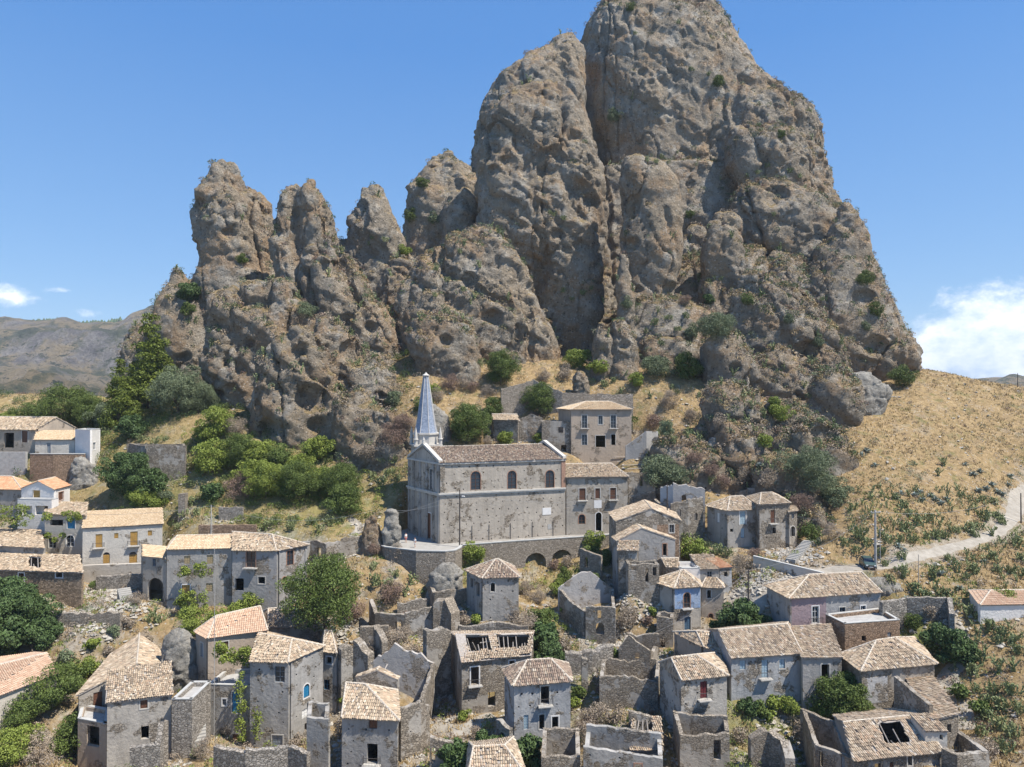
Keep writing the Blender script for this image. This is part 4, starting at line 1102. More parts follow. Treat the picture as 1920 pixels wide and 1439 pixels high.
rwall('ruined_wall', 'stepped ruin wall joining the roofless ruin to the white plastered ruin', [(1226, 935, 975, 128), (1242, 950, 985, 126)], rag=.5, win=[])
rwall('ruined_wall', 'low stone wall below the palace ruin, beside the brick gable ruin', [(1205, 962, 995, 124), (1262, 975, 1005, 120)], mat='stone', rag=.3)
rwall('ruined_wall', 'broken garden wall among shrubs left of the small pointed tower', [(745, 1130, 1150, 106), (800, 1122, 1150, 107)], rag=.5, mat='stone')
rwall('ruined_wall', 'crumbled wall corner in the scree beside the small white plastered ruin', [(1165, 1105, 1125, 108), (1190, 1085, 1115, 109), (1208, 1100, 1120, 107)], rag=.4)
# ---------------------------------------------------------------- ground surface
def zat(px, py, Y):
    return P(px, py, Y)


ctrl = []
for px, py, Y in GP:
    p = P(px, py, Y)
    ctrl.append((p.x, p.y, p.z, 1))
ctrl += [(x, y, z, 1) for x, y, z in XP]
hc = []
for h in HOUSES:
    for b in h['bodies']:
        if not b['cp']:
            continue
        c, zB = b['c'], b['zB']
        dep = (c[2] - c[1]).length
        top = b['zE'] - 1.5
        for k, q in enumerate(c):
            back = k >= 2
            z = zB + (min(b['slope'] * dep, max(0, top - zB)) if back else 0)
            hc.append((q.x, q.y, z))
for w in WALLS:
    if not w['cp']:
        continue
    for px, pt, pb, Y in w['pts']:
        p = P(px, pb, Y)
        hc.append((p.x, p.y, p.z))
PLAZA_Z = P(825, 1020, 121.6).z
# drop control points that crowd each other: the later house points win
pts = [(x, y, z) for x, y, z, _ in ctrl if all((x - a) ** 2 + (y - b) ** 2 > 16 for a, b, _c in hc)]
kept = []
for a in hc:
    for i, k in enumerate(kept):
        if (a[0] - k[0]) ** 2 + (a[1] - k[1]) ** 2 < 2.2:
            kept[i] = (k[0], k[1], min(k[2], a[2]))
            break
    else:
        kept.append(a)
pts = np.array(pts + kept)
mu = pts[:, :2].mean(0)


def phi(d2):
    return np.sqrt(d2 + 1.0)


D2 = ((pts[:, None, :2] - pts[None, :, :2]) ** 2).sum(-1)
A = phi(D2) * -1.0
n_ = len(pts)
A[np.arange(n_), np.arange(n_)] += 1.2            # smoothing
Q = np.concatenate([np.ones((n_, 1)), (pts[:, :2] - mu) / 100], 1)
S = np.block([[A, Q], [Q.T, np.zeros((3, 3))]])
sol = np.linalg.solve(S, np.concatenate([pts[:, 2], np.zeros(3)]))
GX0, GX1, GY0, GY1, GS = -215.0, 235.0, 34.0, 268.0, 0.75
gx = np.arange(GX0, GX1 + .01, GS)
gyv = np.arange(GY0, GY1 + .01, GS)
XX, YY = np.meshgrid(gx, gyv)
flat = np.stack([XX.ravel(), YY.ravel()], 1)
ZZ = np.empty(len(flat))
for s in range(0, len(flat), 20000):
    f_ = flat[s:s + 20000]
    d2 = ((f_[:, None, :] - pts[None, :, :2]) ** 2).sum(-1)
    ZZ[s:s + 20000] = phi(d2) @ (-sol[:n_]) + sol[n_] + ((f_ - mu) / 100) @ sol[n_ + 1:]
p3 = np.stack([flat[:, 0], flat[:, 1], np.zeros(len(flat))], 1)
near = np.sqrt(((flat[:, None, :] - np.array(hc)[None, ::2, :2]) ** 2).sum(-1).min(1)) if len(flat) * len(hc) < 4e7 else None
if near is None:
    near = np.full(len(flat), 1e9)
    hca = np.array(hc)
    for s in range(0, len(flat), 20000):
        near[s:s + 20000] = np.sqrt(((flat[s:s + 20000, None, :] - hca[None, :, :2]) ** 2).sum(-1).min(1))

ROAD = [(1400, 1128, 101), (1440, 1098, 102), (1490, 1082, 104), (1560, 1070, 104.8), (1640, 1062, 105.8), (1700, 1044, 107), (1760, 1034, 110), (1820, 1020, 114), (1870, 1000, 119), (1900, 970, 127), (1915, 935, 137), (1960, 925, 142), (2030, 925, 145)]
road_p = [P(*r) for r in ROAD]
ra = np.array([(p.x, p.y) for p in road_p])


def dist_poly(f_, ra):
    d = np.full(len(f_), 1e9)
    for a, b in zip(ra[:-1], ra[1:]):
        ab = b - a
        t = np.clip(((f_ - a) @ ab) / (ab @ ab), 0, 1)
        d = np.minimum(d, np.linalg.norm(f_ - (a + t[:, None] * ab), axis=1))
    return d


droad = dist_poly(flat, ra)
amp = np.clip(near / 8.0, 0.25, 1.0) * np.clip((droad - 1.5) / 4.0, 0.05, 1.0)
ZZ += amp * (0.9 * fbm(p3, 0.07, 3, 11) + 0.5 * np.clip((flat[:, 0] - 40) / 20, 0, 1) * ridged(p3, 0.09, 3, 19) + 0.35 * fbm(p3, 0.3, 3, 12) + 0.16 * fbm(p3, 1.0, 2, 13))
# the paved church plaza is level
pc = [P(q[0], 1000, q[1]) for q in ((706, 121.5), (723, 116.6), (780, 113.3), (833, 112.9), (857, 114.2), (864, 117.2), (960, 120.5), (1085, 123.7), (1150, 125), (1186, 130), (1180, 136), (1000, 138), (800, 140), (752, 134), (715, 127))]


def in_poly(f_, poly):
    ins = np.zeros(len(f_), bool)
    n = len(poly)
    for i in range(n):
        x1, y1 = poly[i][0], poly[i][1]
        x2, y2 = poly[(i + 1) % n][0], poly[(i + 1) % n][1]
        c = ((y1 > f_[:, 1]) != (y2 > f_[:, 1])) & (f_[:, 0] < (x2 - x1) * (f_[:, 1] - y1) / (y2 - y1 + 1e-12) + x1)
        ins ^= c
    return ins


plz = in_poly(flat, pc)
ZZ[plz] = PLAZA_Z - 0.15
cq = P(1627, 1064, 105.6)
dc = np.hypot(flat[:, 0] - cq.x, flat[:, 1] - cq.y)
wc = np.clip((6.5 - dc) / 3.0, 0, 1)
ZZ = ZZ * (1 - wc) + cq.z * wc
ZG = ZZ.reshape(XX.shape)


def gz(x, y):
    """ground height"""
    u = (np.asarray(x, float) - GX0) / GS
    v = (np.asarray(y, float) - GY0) / GS
    u = np.clip(u, 0, len(gx) - 1.001)
    v = np.clip(v, 0, len(gyv) - 1.001)
    i, j = np.floor(u).astype(int), np.floor(v).astype(int)
    fu, fv = u - i, v - j
    return ZG[j, i] * (1 - fu) * (1 - fv) + ZG[j, i + 1] * fu * (1 - fv) + ZG[j + 1, i] * (1 - fu) * fv + ZG[j + 1, i + 1] * fu * fv


def gpix(px, py, lo=40, hi=230):
    """where the view ray of a pixel first meets the ground"""
    d = ray(px, py)
    t = np.arange(lo, hi, 0.4)
    x, y, z = d.x * t / d.y, t, CAMZ + d.z * t / d.y
    hit = np.where(z <= gz(x, y))[0]
    if len(hit) == 0:
        return None
    k = hit[0]
    return Vector((x[k], y[k], float(gz(x[k], y[k]))))


# how bare and stony (rub) or green the soil is
vill = np.clip((150 - flat[:, 1]) / 30, 0, 1) * np.clip((58 - flat[:, 0]) / 16, 0, 1)
rub_a = np.clip(0.28 * vill + 0.30 * np.exp(-near / 3.0) + np.exp(-np.clip(droad - 2.0, 0, 99) / 0.9) * 0.8 - 0.12, -0.2, 1)
grn = np.zeros(len(flat))
for px, py, rr, am in [(1800, 1215, 3.0, .0), (1705, 1205, 4.0, 1.0), (500, 880, 16, .5), (620, 950, 12, .5), (300, 900, 10, .5), (1400, 1310, 8, .6), (1550, 1320, 6, .6), (890, 1060, 5, .9), (1060, 1090, 5, .4), (1090, 1300, 6, .4), (150, 800, 25, .5)]:
    q = gpix(px, py)
    if q is not None:
        grn = np.maximum(grn, am * np.exp(-((flat[:, 0] - q.x) ** 2 + (flat[:, 1] - q.y) ** 2) / rr ** 2))
gv = np.stack([flat[:, 0], flat[:, 1], ZZ], 1)
add_o = add_mesh('ground', gv, grid_faces(len(gx), len(gyv)), M['ground'], smooth=True, attrs={'rub': rub_a, 'green': grn})
tag(add_o, kind='structure')

# far country: valley and mountain range, one sheet out to the horizon
def far_land():
    na, nr = 560, 210
    az = np.radians(np.linspace(-75, 75, na))
    r = 250 * (24.0) ** (np.linspace(0, 1, nr) ** 1.15)
    AZ, RR = np.meshgrid(az, r)
    x, y = RR * np.sin(AZ), RR * np.cos(AZ)
    pxs = 960 + F * np.tan(np.clip(AZ, -1.2, 1.2))
    sky_px = np.interp(pxs, [-1500, -600, -200, 0, 60, 100, 150, 205, 232, 250, 270, 288, 300, 500, 900, 1500, 1920, 2600], [640, 625, 610, 614, 613, 609, 616, 612, 606, 594, 590, 584, 600, 640, 680, 722, 716, 715])
    slope_r = (HZ - sky_px) / F
    D1 = 2300.0
    top = slope_r * D1 / np.cos(AZ) * np.cos(AZ)
    yy = y
    t = np.clip((yy - 500) / (D1 - 500), 0, 1)
    prof = np.interp(t, [0, .25, .45, .62, .70, .74, .82, .86, 1.0], [0, .04, .14, .30, .42, .70, .78, .93, 1.0])
    floor = -62.0
    z = floor + (top - floor) * prof
    z = np.where(yy > D1, top - (yy - D1) * 0.12, z)
    z = np.where(yy < 500, floor - 12 * np.sin(np.clip((yy - 250) / 250, 0, 1) * 3.14), z)
    pp = np.stack([x.ravel(), y.ravel(), np.zeros(x.size)], 1)
    mid = np.clip((yy.ravel() - 350) / 600, 0, 1) * np.clip(1.25 - t.ravel(), 0.10, 1)
    nz = 80 * ridged(pp, 1 / 420., 5, 200) + 46 * ridged(pp, 1 / 130., 4, 220)
    z = z.ravel() + nz * mid * 0.95 + 3 * fbm(pp, 1 / 60., 3, 230)
    wood = np.clip((t.ravel() - 0.93) / 0.05, 0, 1) * (pxs.ravel() < 232)
    v = np.stack([x.ravel(), y.ravel(), z + CAMZ - 2], 1)
    o = add_mesh('hills', v, grid_faces(na, nr), M['hills'], smooth=True, attrs={'wood': wood})
    tag(o, kind='structure')
    return o


far_land()
# the skyline wood on the far ridge
rs = np.random.RandomState(9)
wv, wf = [], []
for k in range(900):
    px = rs.uniform(-60, 226)
    sk = np.interp(px, [-200, 0, 60, 100, 150, 205, 232], [610, 614, 613, 609, 616, 612, 606])
    Y = rs.uniform(2180, 2290)
    c0 = P(px, sk + rs.uniform(-2, 6), Y)
    s_ = len(wv)
    h, w = rs.uniform(14, 24), rs.uniform(9, 17)
    for q in range(6):
        a = q * math.pi / 3
        wv.append((c0.x + w * math.cos(a) * .6, c0.y + w * math.sin(a) * .6, c0.z + h * .35 + rs.uniform(-1, 1)))
    wv += [(c0.x, c0.y, c0.z + h), (c0.x, c0.y, c0.z - 4)]
    for q in range(6):
        wf += [(s_ + q, s_ + (q + 1) % 6, s_ + 6), (s_ + (q + 1) % 6, s_ + q, s_ + 7)]
tag(add_mesh('far_wood', wv, wf, M['leaf_dark'], attrs={'rnd': rs.rand(len(wv))}), 'dark pine wood along the far mountain crest at the left', kind='stuff')

# dirt road, draped on the ground
def ribbon(name, cpts, w, mat, lift=0.07, nseg=4, cross=9):
    pl = []
    for i in range(len(cpts) - 1):
        p0 = cpts[max(0, i - 1)]; p1 = cpts[i]; p2 = cpts[i + 1]; p3_ = cpts[min(len(cpts) - 1, i + 2)]
        m = max(2, int((Vector(p2[:2]) - Vector(p1[:2])).length / 0.6))
        for k in range(m):
            t = k / m
            pl.append([0.5 * (2 * p1[j] + (p2[j] - p0[j]) * t + (2 * p0[j] - 5 * p1[j] + 4 * p2[j] - p3_[j]) * t * t + (3 * p1[j] - p0[j] - 3 * p2[j] + p3_[j]) * t ** 3) for j in (0, 1)] + [w[i] + (w[i + 1] - w[i]) * t])
    vv = []
    for i, (x, y, ww) in enumerate(pl):
        a, b = pl[max(0, i - 1)], pl[min(len(pl) - 1, i + 1)]
        d = Vector((b[0] - a[0], b[1] - a[1])).normalized()
        jl, jr = 1 + 0.12 * math.sin(i * .9) * math.sin(i * .23), 1 + 0.12 * math.sin(i * .7 + 2) * math.sin(i * .31)
        for k in range(cross):
            s = (k / (cross - 1) - .5) * ww * (jl if k < cross / 2 else jr)
            xx, yy = x - d.y * s, y + d.x * s
            edge = abs(k / (cross - 1) - .5) * 2
            vv.append((xx, yy, float(gz(xx, yy)) + lift * (1 - edge ** 4) + 0.0))
    o = add_mesh(name, vv, grid_faces(cross, len(pl)), mat, smooth=True)
    tag(o, kind='structure')
    return o


ribbon('road', road_p, [2.0, 2.4, 2.8, 2.8, 2.6, 2.0, 1.9, 1.9, 2.0, 2.3, 3.0, 3.4, 3.4], M['road'], 0.10)
sq = [gpix(*q) for q in ((1350, 1148), (1378, 1137), (1405, 1128), (1440, 1108))]
ribbon('road', sq, [4.0, 5.0, 5, 3], M['road'], 0.12)
fp = [gpix(*q) for q in ((1785, 1150), (1795, 1175), (1812, 1210), (1800, 1240), (1778, 1270), (1790, 1310), (1808, 1345), (1815, 1375)) if gpix(*q) is not None]
ribbon('footpath', fp, [1.2] * 3 + [1.8, 2.6, 2.4, 1.8, 1.5][:max(0, len(fp) - 3)], M['road'], 0.08)
fp = [q for q in (gpix(*q) for q in ((812, 1362), (850, 1372), (880, 1368), (905, 1352), (935, 1342))) if q is not None]
ribbon('footpath', fp, [2.4] * len(fp), M['road'], 0.08)
fp = [q for q in (gpix(*q) for q in ((355, 1205), (350, 1240), (365, 1275), (372, 1310), (376, 1350))) if q is not None]
ribbon('alley', fp, [1.6] * len(fp), M['paving'], 0.08)
fp = [q for q in (gpix(*q) for q in ((655, 972), (672, 985), (668, 1000), (650, 1010))) if q is not None]
ribbon('footpath', fp, [1.5] * len(fp), M['road'], 0.08)
# paved plaza
pz = PLAZA_Z
pv = [(q.x, q.y, pz - 0.02) for q in pc]
tag(add_mesh('plaza', pv, [tuple(range(len(pv)))], M['paving']), kind='structure')
# ---------------------------------------------------------------- masonry with real openings
def inside(pt, poly):
    x, y = pt
    c = False
    n = len(poly)
    for i in range(n):
        x1, y1 = poly[i]
        x2, y2 = poly[(i + 1) % n]
        if (y1 > y) != (y2 > y) and x < (x2 - x1) * (y - y1) / (y2 - y1 + 1e-12) + x1:
            c = not c
    return c


def slab(V, Fc, outer, holes, th, to3, i0=0.0):
    """plate with holes: outline in (u, v), thickness th behind the face; to3(u, v, w) maps to space, w = depth behind the face"""
    pts_, edges = [], []
    for loop in [outer] + holes:
        s = len(pts_)
        pts_ += [Vector(p) for p in loop]
        edges += [(s + k, s + (k + 1) % len(loop)) for k in range(len(loop))]
    v2, e2, f2, *_ = geometry.delaunay_2d_cdt(pts_, edges, [], 0, 1e-5)
    keep = []
    for f in f2:
        cx = sum(v2[k].x for k in f) / 3
        cy = sum(v2[k].y for k in f) / 3
        if not inside((cx, cy), outer) or any(inside((cx, cy), h) for h in holes):
            continue
        keep.append(f)
    s = len(V)
    m = len(v2)
    V += [tuple(to3(p.x, p.y, i0)) for p in v2] + [tuple(to3(p.x, p.y, th)) for p in v2]
    for f in keep:
        Fc.append(tuple(s + k for k in f))
        Fc.append(tuple(s + m + k for k in reversed(f)))
    for li, loop in enumerate([outer] + holes):
        s = len(V)
        L = len(loop)
        V += [tuple(to3(p[0], p[1], i0)) for p in loop] + [tuple(to3(p[0], p[1], th)) for p in loop]
        for k in range(L):
            a, b = s + k, s + (k + 1) % L
            q = (a, a + L, b + L, b)
            Fc.append(q if li == 0 else q[::-1])


def ccw(poly):
    a = sum(poly[i][0] * poly[(i + 1) % len(poly)][1] - poly[(i + 1) % len(poly)][0] * poly[i][1] for i in range(len(poly)))
    return poly if a > 0 else poly[::-1]


def ray_wall(px, py, a, e, nrm):
    """where the view ray of a pixel meets the vertical plane through a with direction e: (u, z)"""
    d = ray(px, py)
    o = Vector((0, 0, CAMZ))
    t = (a - o).dot(nrm) / d.dot(nrm)
    p = o + d * t
    return (Vector((p.x, p.y, 0)) - Vector((a.x, a.y, 0))).dot(e), p.z


def opening_shape(u0, z0, u1, z1, arch):
    if not arch:
        return [(u0, z0), (u1, z0), (u1, z1), (u0, z1)]
    r = (u1 - u0) / 2
    zs = z1 - r * .9
    pts_ = [(u0, z0), (u1, z0)]
    for k in range(0, 9):
        t = math.pi * k / 8
        pts_.append(((u0 + u1) / 2 + r * math.cos(t), zs + r * .9 * math.sin(t)))
    return pts_


def fill_opening(root, a, e, nrm, u0, z0, u1, z1, kind, colr, flags, rnd):
    """joinery, trim and balcony of one opening; nrm points outwards"""
    def to3(u, z, w):
        return Vector((a.x, a.y, 0)) + e * u + Vector((0, 0, z)) - nrm * w
    W, H = u1 - u0, z1 - z0
    arch = 'a' in flags
    shape = opening_shape(u0, z0, u1, z1, arch)
    names = {'s': 'shutter', 'w': 'window', 'd': 'door'}
    if kind in names:
        V, Fc = [], []
        if kind in 'sd':
            # two leaves with a gap, rails and boards
            part = 'door' if kind == 'd' or (H > 1.75 and kind == 's' and 'b' not in flags and H > 2.2) else 'shutter'
            mat = M['paint_' + (colr or 'brown')]
            root_o = None
            mid = (u0 + u1) / 2
            for li, (x0, x1) in enumerate(((u0 + .02, mid - .012), (mid + .012, u1 - .02))):
                V, Fc = [], []
                zt = z1 - (W * .42 if arch else .02)
                obox(V, Fc, to3(x0, z0 + .03, .16), e * (x1 - x0), nrm * .05, Vector((0, 0, zt - z0 - .03)))
                for zz in np.arange(z0 + .15, zt - .1, .34):
                    obox(V, Fc, to3(x0 + .05, zz, .11), e * (x1 - x0 - .1), nrm * .02, Vector((0, 0, .22)))
                add_mesh(part + '_leaf', V, Fc, mat, root)
            if arch:
                V, Fc = [], []
                slab(V, Fc, ccw(opening_shape(u0 + .01, z1 - W * .44, u1 - .01, z1 - .01, True)), [], .17, to3, .13)
                add_mesh('fanlight', V, Fc, M['glass'], root)
        else:
            fm = M['paint_white'] if 'T' in flags or 'w' in flags else M['paint_' + ('blue' if 'B' in flags else 'brown' if 'r' in flags else 'grey')]
            V, Fc = [], []
            b = .055
            obox(V, Fc, to3(u0, z0, .17), e * b, nrm * .06, Vector((0, 0, H - (W * .45 if arch else 0))))
            obox(V, Fc, to3(u1 - b, z0, .17), e * b, nrm * .06, Vector((0, 0, H - (W * .45 if arch else 0))))
            obox(V, Fc, to3(u0 + b, z0, .17), e * (W - 2 * b), nrm * .06, Vector((0, 0, b)))
            if not arch:
                obox(V, Fc, to3(u0 + b, z1 - b, .17), e * (W - 2 * b), nrm * .06, Vector((0, 0, b)))
            obox(V, Fc, to3((u0 + u1) / 2 - .03, z0 + b, .165), e * .06, nrm * .05, Vector((0, 0, H - 2 * b)))
            for k in range(1, max(2, int(H / .6))):
                zz = z0 + H * k / max(2, int(H / .6))
                obox(V, Fc, to3(u0 + b, zz, .163), e * (W - 2 * b), nrm * .035, Vector((0, 0, .035)))
            fr = add_mesh('window_frame', V, Fc, fm, root)
            V, Fc = [], []
            slab(V, Fc, ccw([tuple(p) for p in shape]), [], .20, to3, .185)
            add_mesh('pane', V, Fc, M['glass'], fr)
    if any(c in flags for c in 'tTrp'):
        tm = M['white_trim'] if 'T' in flags or 'p' in flags else M['brick_trim'] if 'r' in flags else M['trim']
        g = .13 if 'p' not in flags else .16
        outer_ = opening_shape(u0 - g, z0 if H > 1.8 else z0 - g, u1 + g, z1 + g, arch)
        V, Fc = [], []
        z_in = z0 + .002 if H > 1.8 else z0 + .001
        inner = opening_shape(u0 + .001, z_in, u1 - .001, z1 - .001, arch)
        if H > 1.8:
            # open at the foot: stand both outlines on the sill line
            poly = []
            o2 = [p for p in outer_]
            poly = [o2[0]] + [inner[0]] + inner[:1] * 0
            ring = [o2[0], inner[0]] + list(reversed(inner[1:]))[:]
            # go up the inner left side, over and down the right, then back along the outside
            ring = [o2[0], (inner[0][0], o2[0][1])] + list(reversed(inner[2:])) + [(inner[1][0], o2[1][1]), o2[1]] + o2[2:]
            slab(V, Fc, ccw(ring), [], .0, to3, -.035)
        else:
            slab(V, Fc, ccw(outer_), [ccw(inner)], .0, to3, -.035)
        add_mesh('window_surround', V, Fc, tm, root)
    if 'b' in flags:
        V, Fc = [], []
        g, dpt = .38, .62
        obox(V, Fc, to3(u0 - g, z0 - .16, .0), e * (W + 2 * g), nrm * dpt, Vector((0, 0, .13)))
        for s_ in (.2, .8):
            u = u0 - g + (W + 2 * g) * s_
            obox(V, Fc, to3(u - .06, z0 - .38, .0), e * .12, nrm * dpt * .7, Vector((0, 0, .22)))
        bl = add_mesh('balcony', V, Fc, M['trim'], root)
        V, Fc = [], []
        zt = z0 + .85
        c0, c1 = to3(u0 - g + .04, 0, -dpt + .05), to3(u1 + g - .04, 0, -dpt + .05)
        w0, w1 = to3(u0 - g + .04, 0, 0), to3(u1 + g - .04, 0, 0)
        for p, q in ((w0, c0), (c0, c1), (c1, w1)):
            nb = max(2, int((q - p).length / .16))
            zz = Vector((0, 0, zt))
            bar(V, Fc, p + zz, q + zz, .028)
            for k in range(nb + 1):
                x = p + (q - p) * k / nb
                bar(V, Fc, x + Vector((0, 0, z0 - .03)), x + zz, .013, 3)
        add_mesh('railing', V, Fc, M['iron'], bl)


def ragged(top, L, amp, rnd, zmin):
    """turn a coarse top profile [(t, z)] into a broken masonry edge"""
    out = []
    n = max(2, int(L / .45))
    z_off = 0.0
    for k in range(n + 1):
        t = k / n
        z = float(np.interp(t, [p[0] for p in top], [p[1] for p in top]))
        z_off = z_off * .72 + rnd.uniform(-1, .62) * amp * .55
        z += max(-2.5 * amp, min(.5 * amp, z_off))
        out.append((t * L, max(zmin + .3, z)))
    return out


def make_wall(V, Fc, a, b, zb, top, th, holes, rag, rnd, put, mitre=(0, 0)):
    """a, b ground corners; top [(t, z)]; holes [outline]; thickness goes to the left of a -> b reversed (inwards)"""
    e = (b - a)
    L = e.length
    e.normalize()
    nrm = Vector((e.y, -e.x, 0))
    tp = ragged(top, L, rag, rnd, zb) if rag > 0 else [(t * L, z) for t, z in top]
    outer = [(0, zb), (L, zb)] + list(reversed(tp))
    cl = []
    for k, p in enumerate(outer):
        if k == 0 or (abs(p[0] - cl[-1][0]) + abs(p[1] - cl[-1][1])) > 1e-4:
            cl.append(p)
    outer = cl
    hs = [h for h in holes]
    if put > 0:
        zlo = zb + 2.2
        topz = lambda u: float(np.interp(u, [p[0] for p in tp], [p[1] for p in tp]))
        row = 0
        z = zlo
        while z < max(p[1] for p in tp) - .4:
            u = .5 + rnd.uniform(0, .9)
            while u < L - .5:
                if rnd.random() < put and z + rnd.uniform(-.1, .1) < topz(u) - .45:
                    s = rnd.uniform(.08, .12)
                    zz = z + rnd.uniform(-.14, .14)
                    q = [(u - s, zz - s), (u + s, zz - s), (u + s, zz + s), (u - s, zz + s)]
                    if all(u < min(p[0] for p in h) - .25 or u > max(p[0] for p in h) + .25 or zz < min(p[1] for p in h) - .25 or zz > max(p[1] for p in h) + .25 for h in hs):
                        hs.append(q)
                u += rnd.uniform(1.1, 2.0)
            z += rnd.uniform(1.2, 1.5)
    hs = [h for h in hs if min(p[0] for p in h) > .03 and max(p[0] for p in h) < L - .03 and min(p[1] for p in h) > zb + .02]

    def to3(u, z, w):
        # mitred inner corners
        m0, m1 = mitre
        uu = u
        if w > 0 and (m0 or m1):
            f = min(1, max(0, u / L))
            uu = u + w * (m0 * (1 - f) ** 6 - m1 * f ** 6)
        return Vector((a.x, a.y, 0)) + e * uu + Vector((0, 0, z)) - nrm * w
    slab(V, Fc, ccw(outer), [ccw(h) for h in hs], th, to3)


# ---------------------------------------------------------------- tiled roofs
def tile_plane(TV, TF, TR, poly, rnd, holes=(), w=.235, ln=.42, rough=1.0, miss=0.0):
    """rows of half-round clay tiles over a roof plane. poly: 3D corners, the first two are the eave"""
    p = [Vector(q) for q in poly]
    n = Vector((0, 0, 0))
    for i in range(len(p)):
        n += (p[i] - p[0]).cross(p[(i + 1) % len(p)] - p[0])
    n.normalize()
    if n.z < 0:
        n = -n
    e = Vector((0, 0, 1)).cross(n).normalized()
    up = n.cross(e).normalized()
    o = p[0]
    uv = [((q - o).dot(e), (q - o).dot(up)) for q in p]
    u0, u1 = min(q[0] for q in uv), max(q[0] for q in uv)
    v0, v1 = min(q[1] for q in uv), max(q[1] for q in uv)
    nu, nv = max(1, int(round((u1 - u0) / w))), max(1, int(math.ceil((v1 - v0) / ln)))
    U, Vv = np.meshgrid(u0 + (np.arange(nu) + .5) * (u1 - u0) / nu, v0 + (np.arange(nv) + .35) * ln)
    U, Vv = U.ravel(), Vv.ravel()
    ok = in_poly(np.stack([U, Vv + .05], 1), uv)
    for h in holes:
        hp = [((q - o).dot(e), (q - o).dot(up)) for q in h]
        ok &= ~in_poly(np.stack([U + rnd.uniform(-.1, .1, len(U)), Vv], 1), hp)
    if miss:
        ok &= rnd.rand(len(U)) > miss
    U, Vv = U[ok], Vv[ok]
    m = len(U)
    if m == 0:
        return
    cw = (u1 - u0) / nu
    ang = rnd.normal(0, .06 * rough, m)
    du = rnd.normal(0, .012 * rough, m)
    dv = rnd.normal(0, .03 * rough, m)
    dz = rnd.normal(0, .010 * rough, m) + 0.10 * fbm(np.stack([U * .5 + o.x, Vv * .5 + o.y, np.zeros(m) + o.z], 1), .6, 2, 7) * rough
    prof = [(-.50, .0), (-.30, .085), (.0, .115), (.30, .085), (.50, .0)]
    col_r = rnd.rand(m)
    base = np.array(o)
    ea, ua, na = np.array(e), np.array(up), np.array(n)
    vs_ = np.empty((m, 10, 3))
    for k, (pu, pn) in enumerate(prof):
        for j, (pv, lift, sc) in enumerate(((-.5, .035, 1.0), (.62, .0, .86))):
            lu = pu * cw * 1.02 * sc
            lv = pv * ln
            uu = U + du + lu * np.cos(ang) - lv * np.sin(ang)
            vv = Vv + dv + lu * np.sin(ang) + lv * np.cos(ang)
            hh = pn * (cw / .235) * sc + lift + dz + .02
            vs_[:, j * 5 + k] = base + uu[:, None] * ea + vv[:, None] * ua + hh[:, None] * na
    s0 = sum(len(x) for x in TV)
    TV.append(vs_.reshape(-1, 3))
    fa = np.array([(k, k + 1, 5 + k + 1, 5 + k) for k in range(4)])
    ff = (fa[None] + (np.arange(m) * 10)[:, None, None]).reshape(-1, 4) + s0
    TF.append(ff)
    TR.append(np.repeat(col_r, 10))


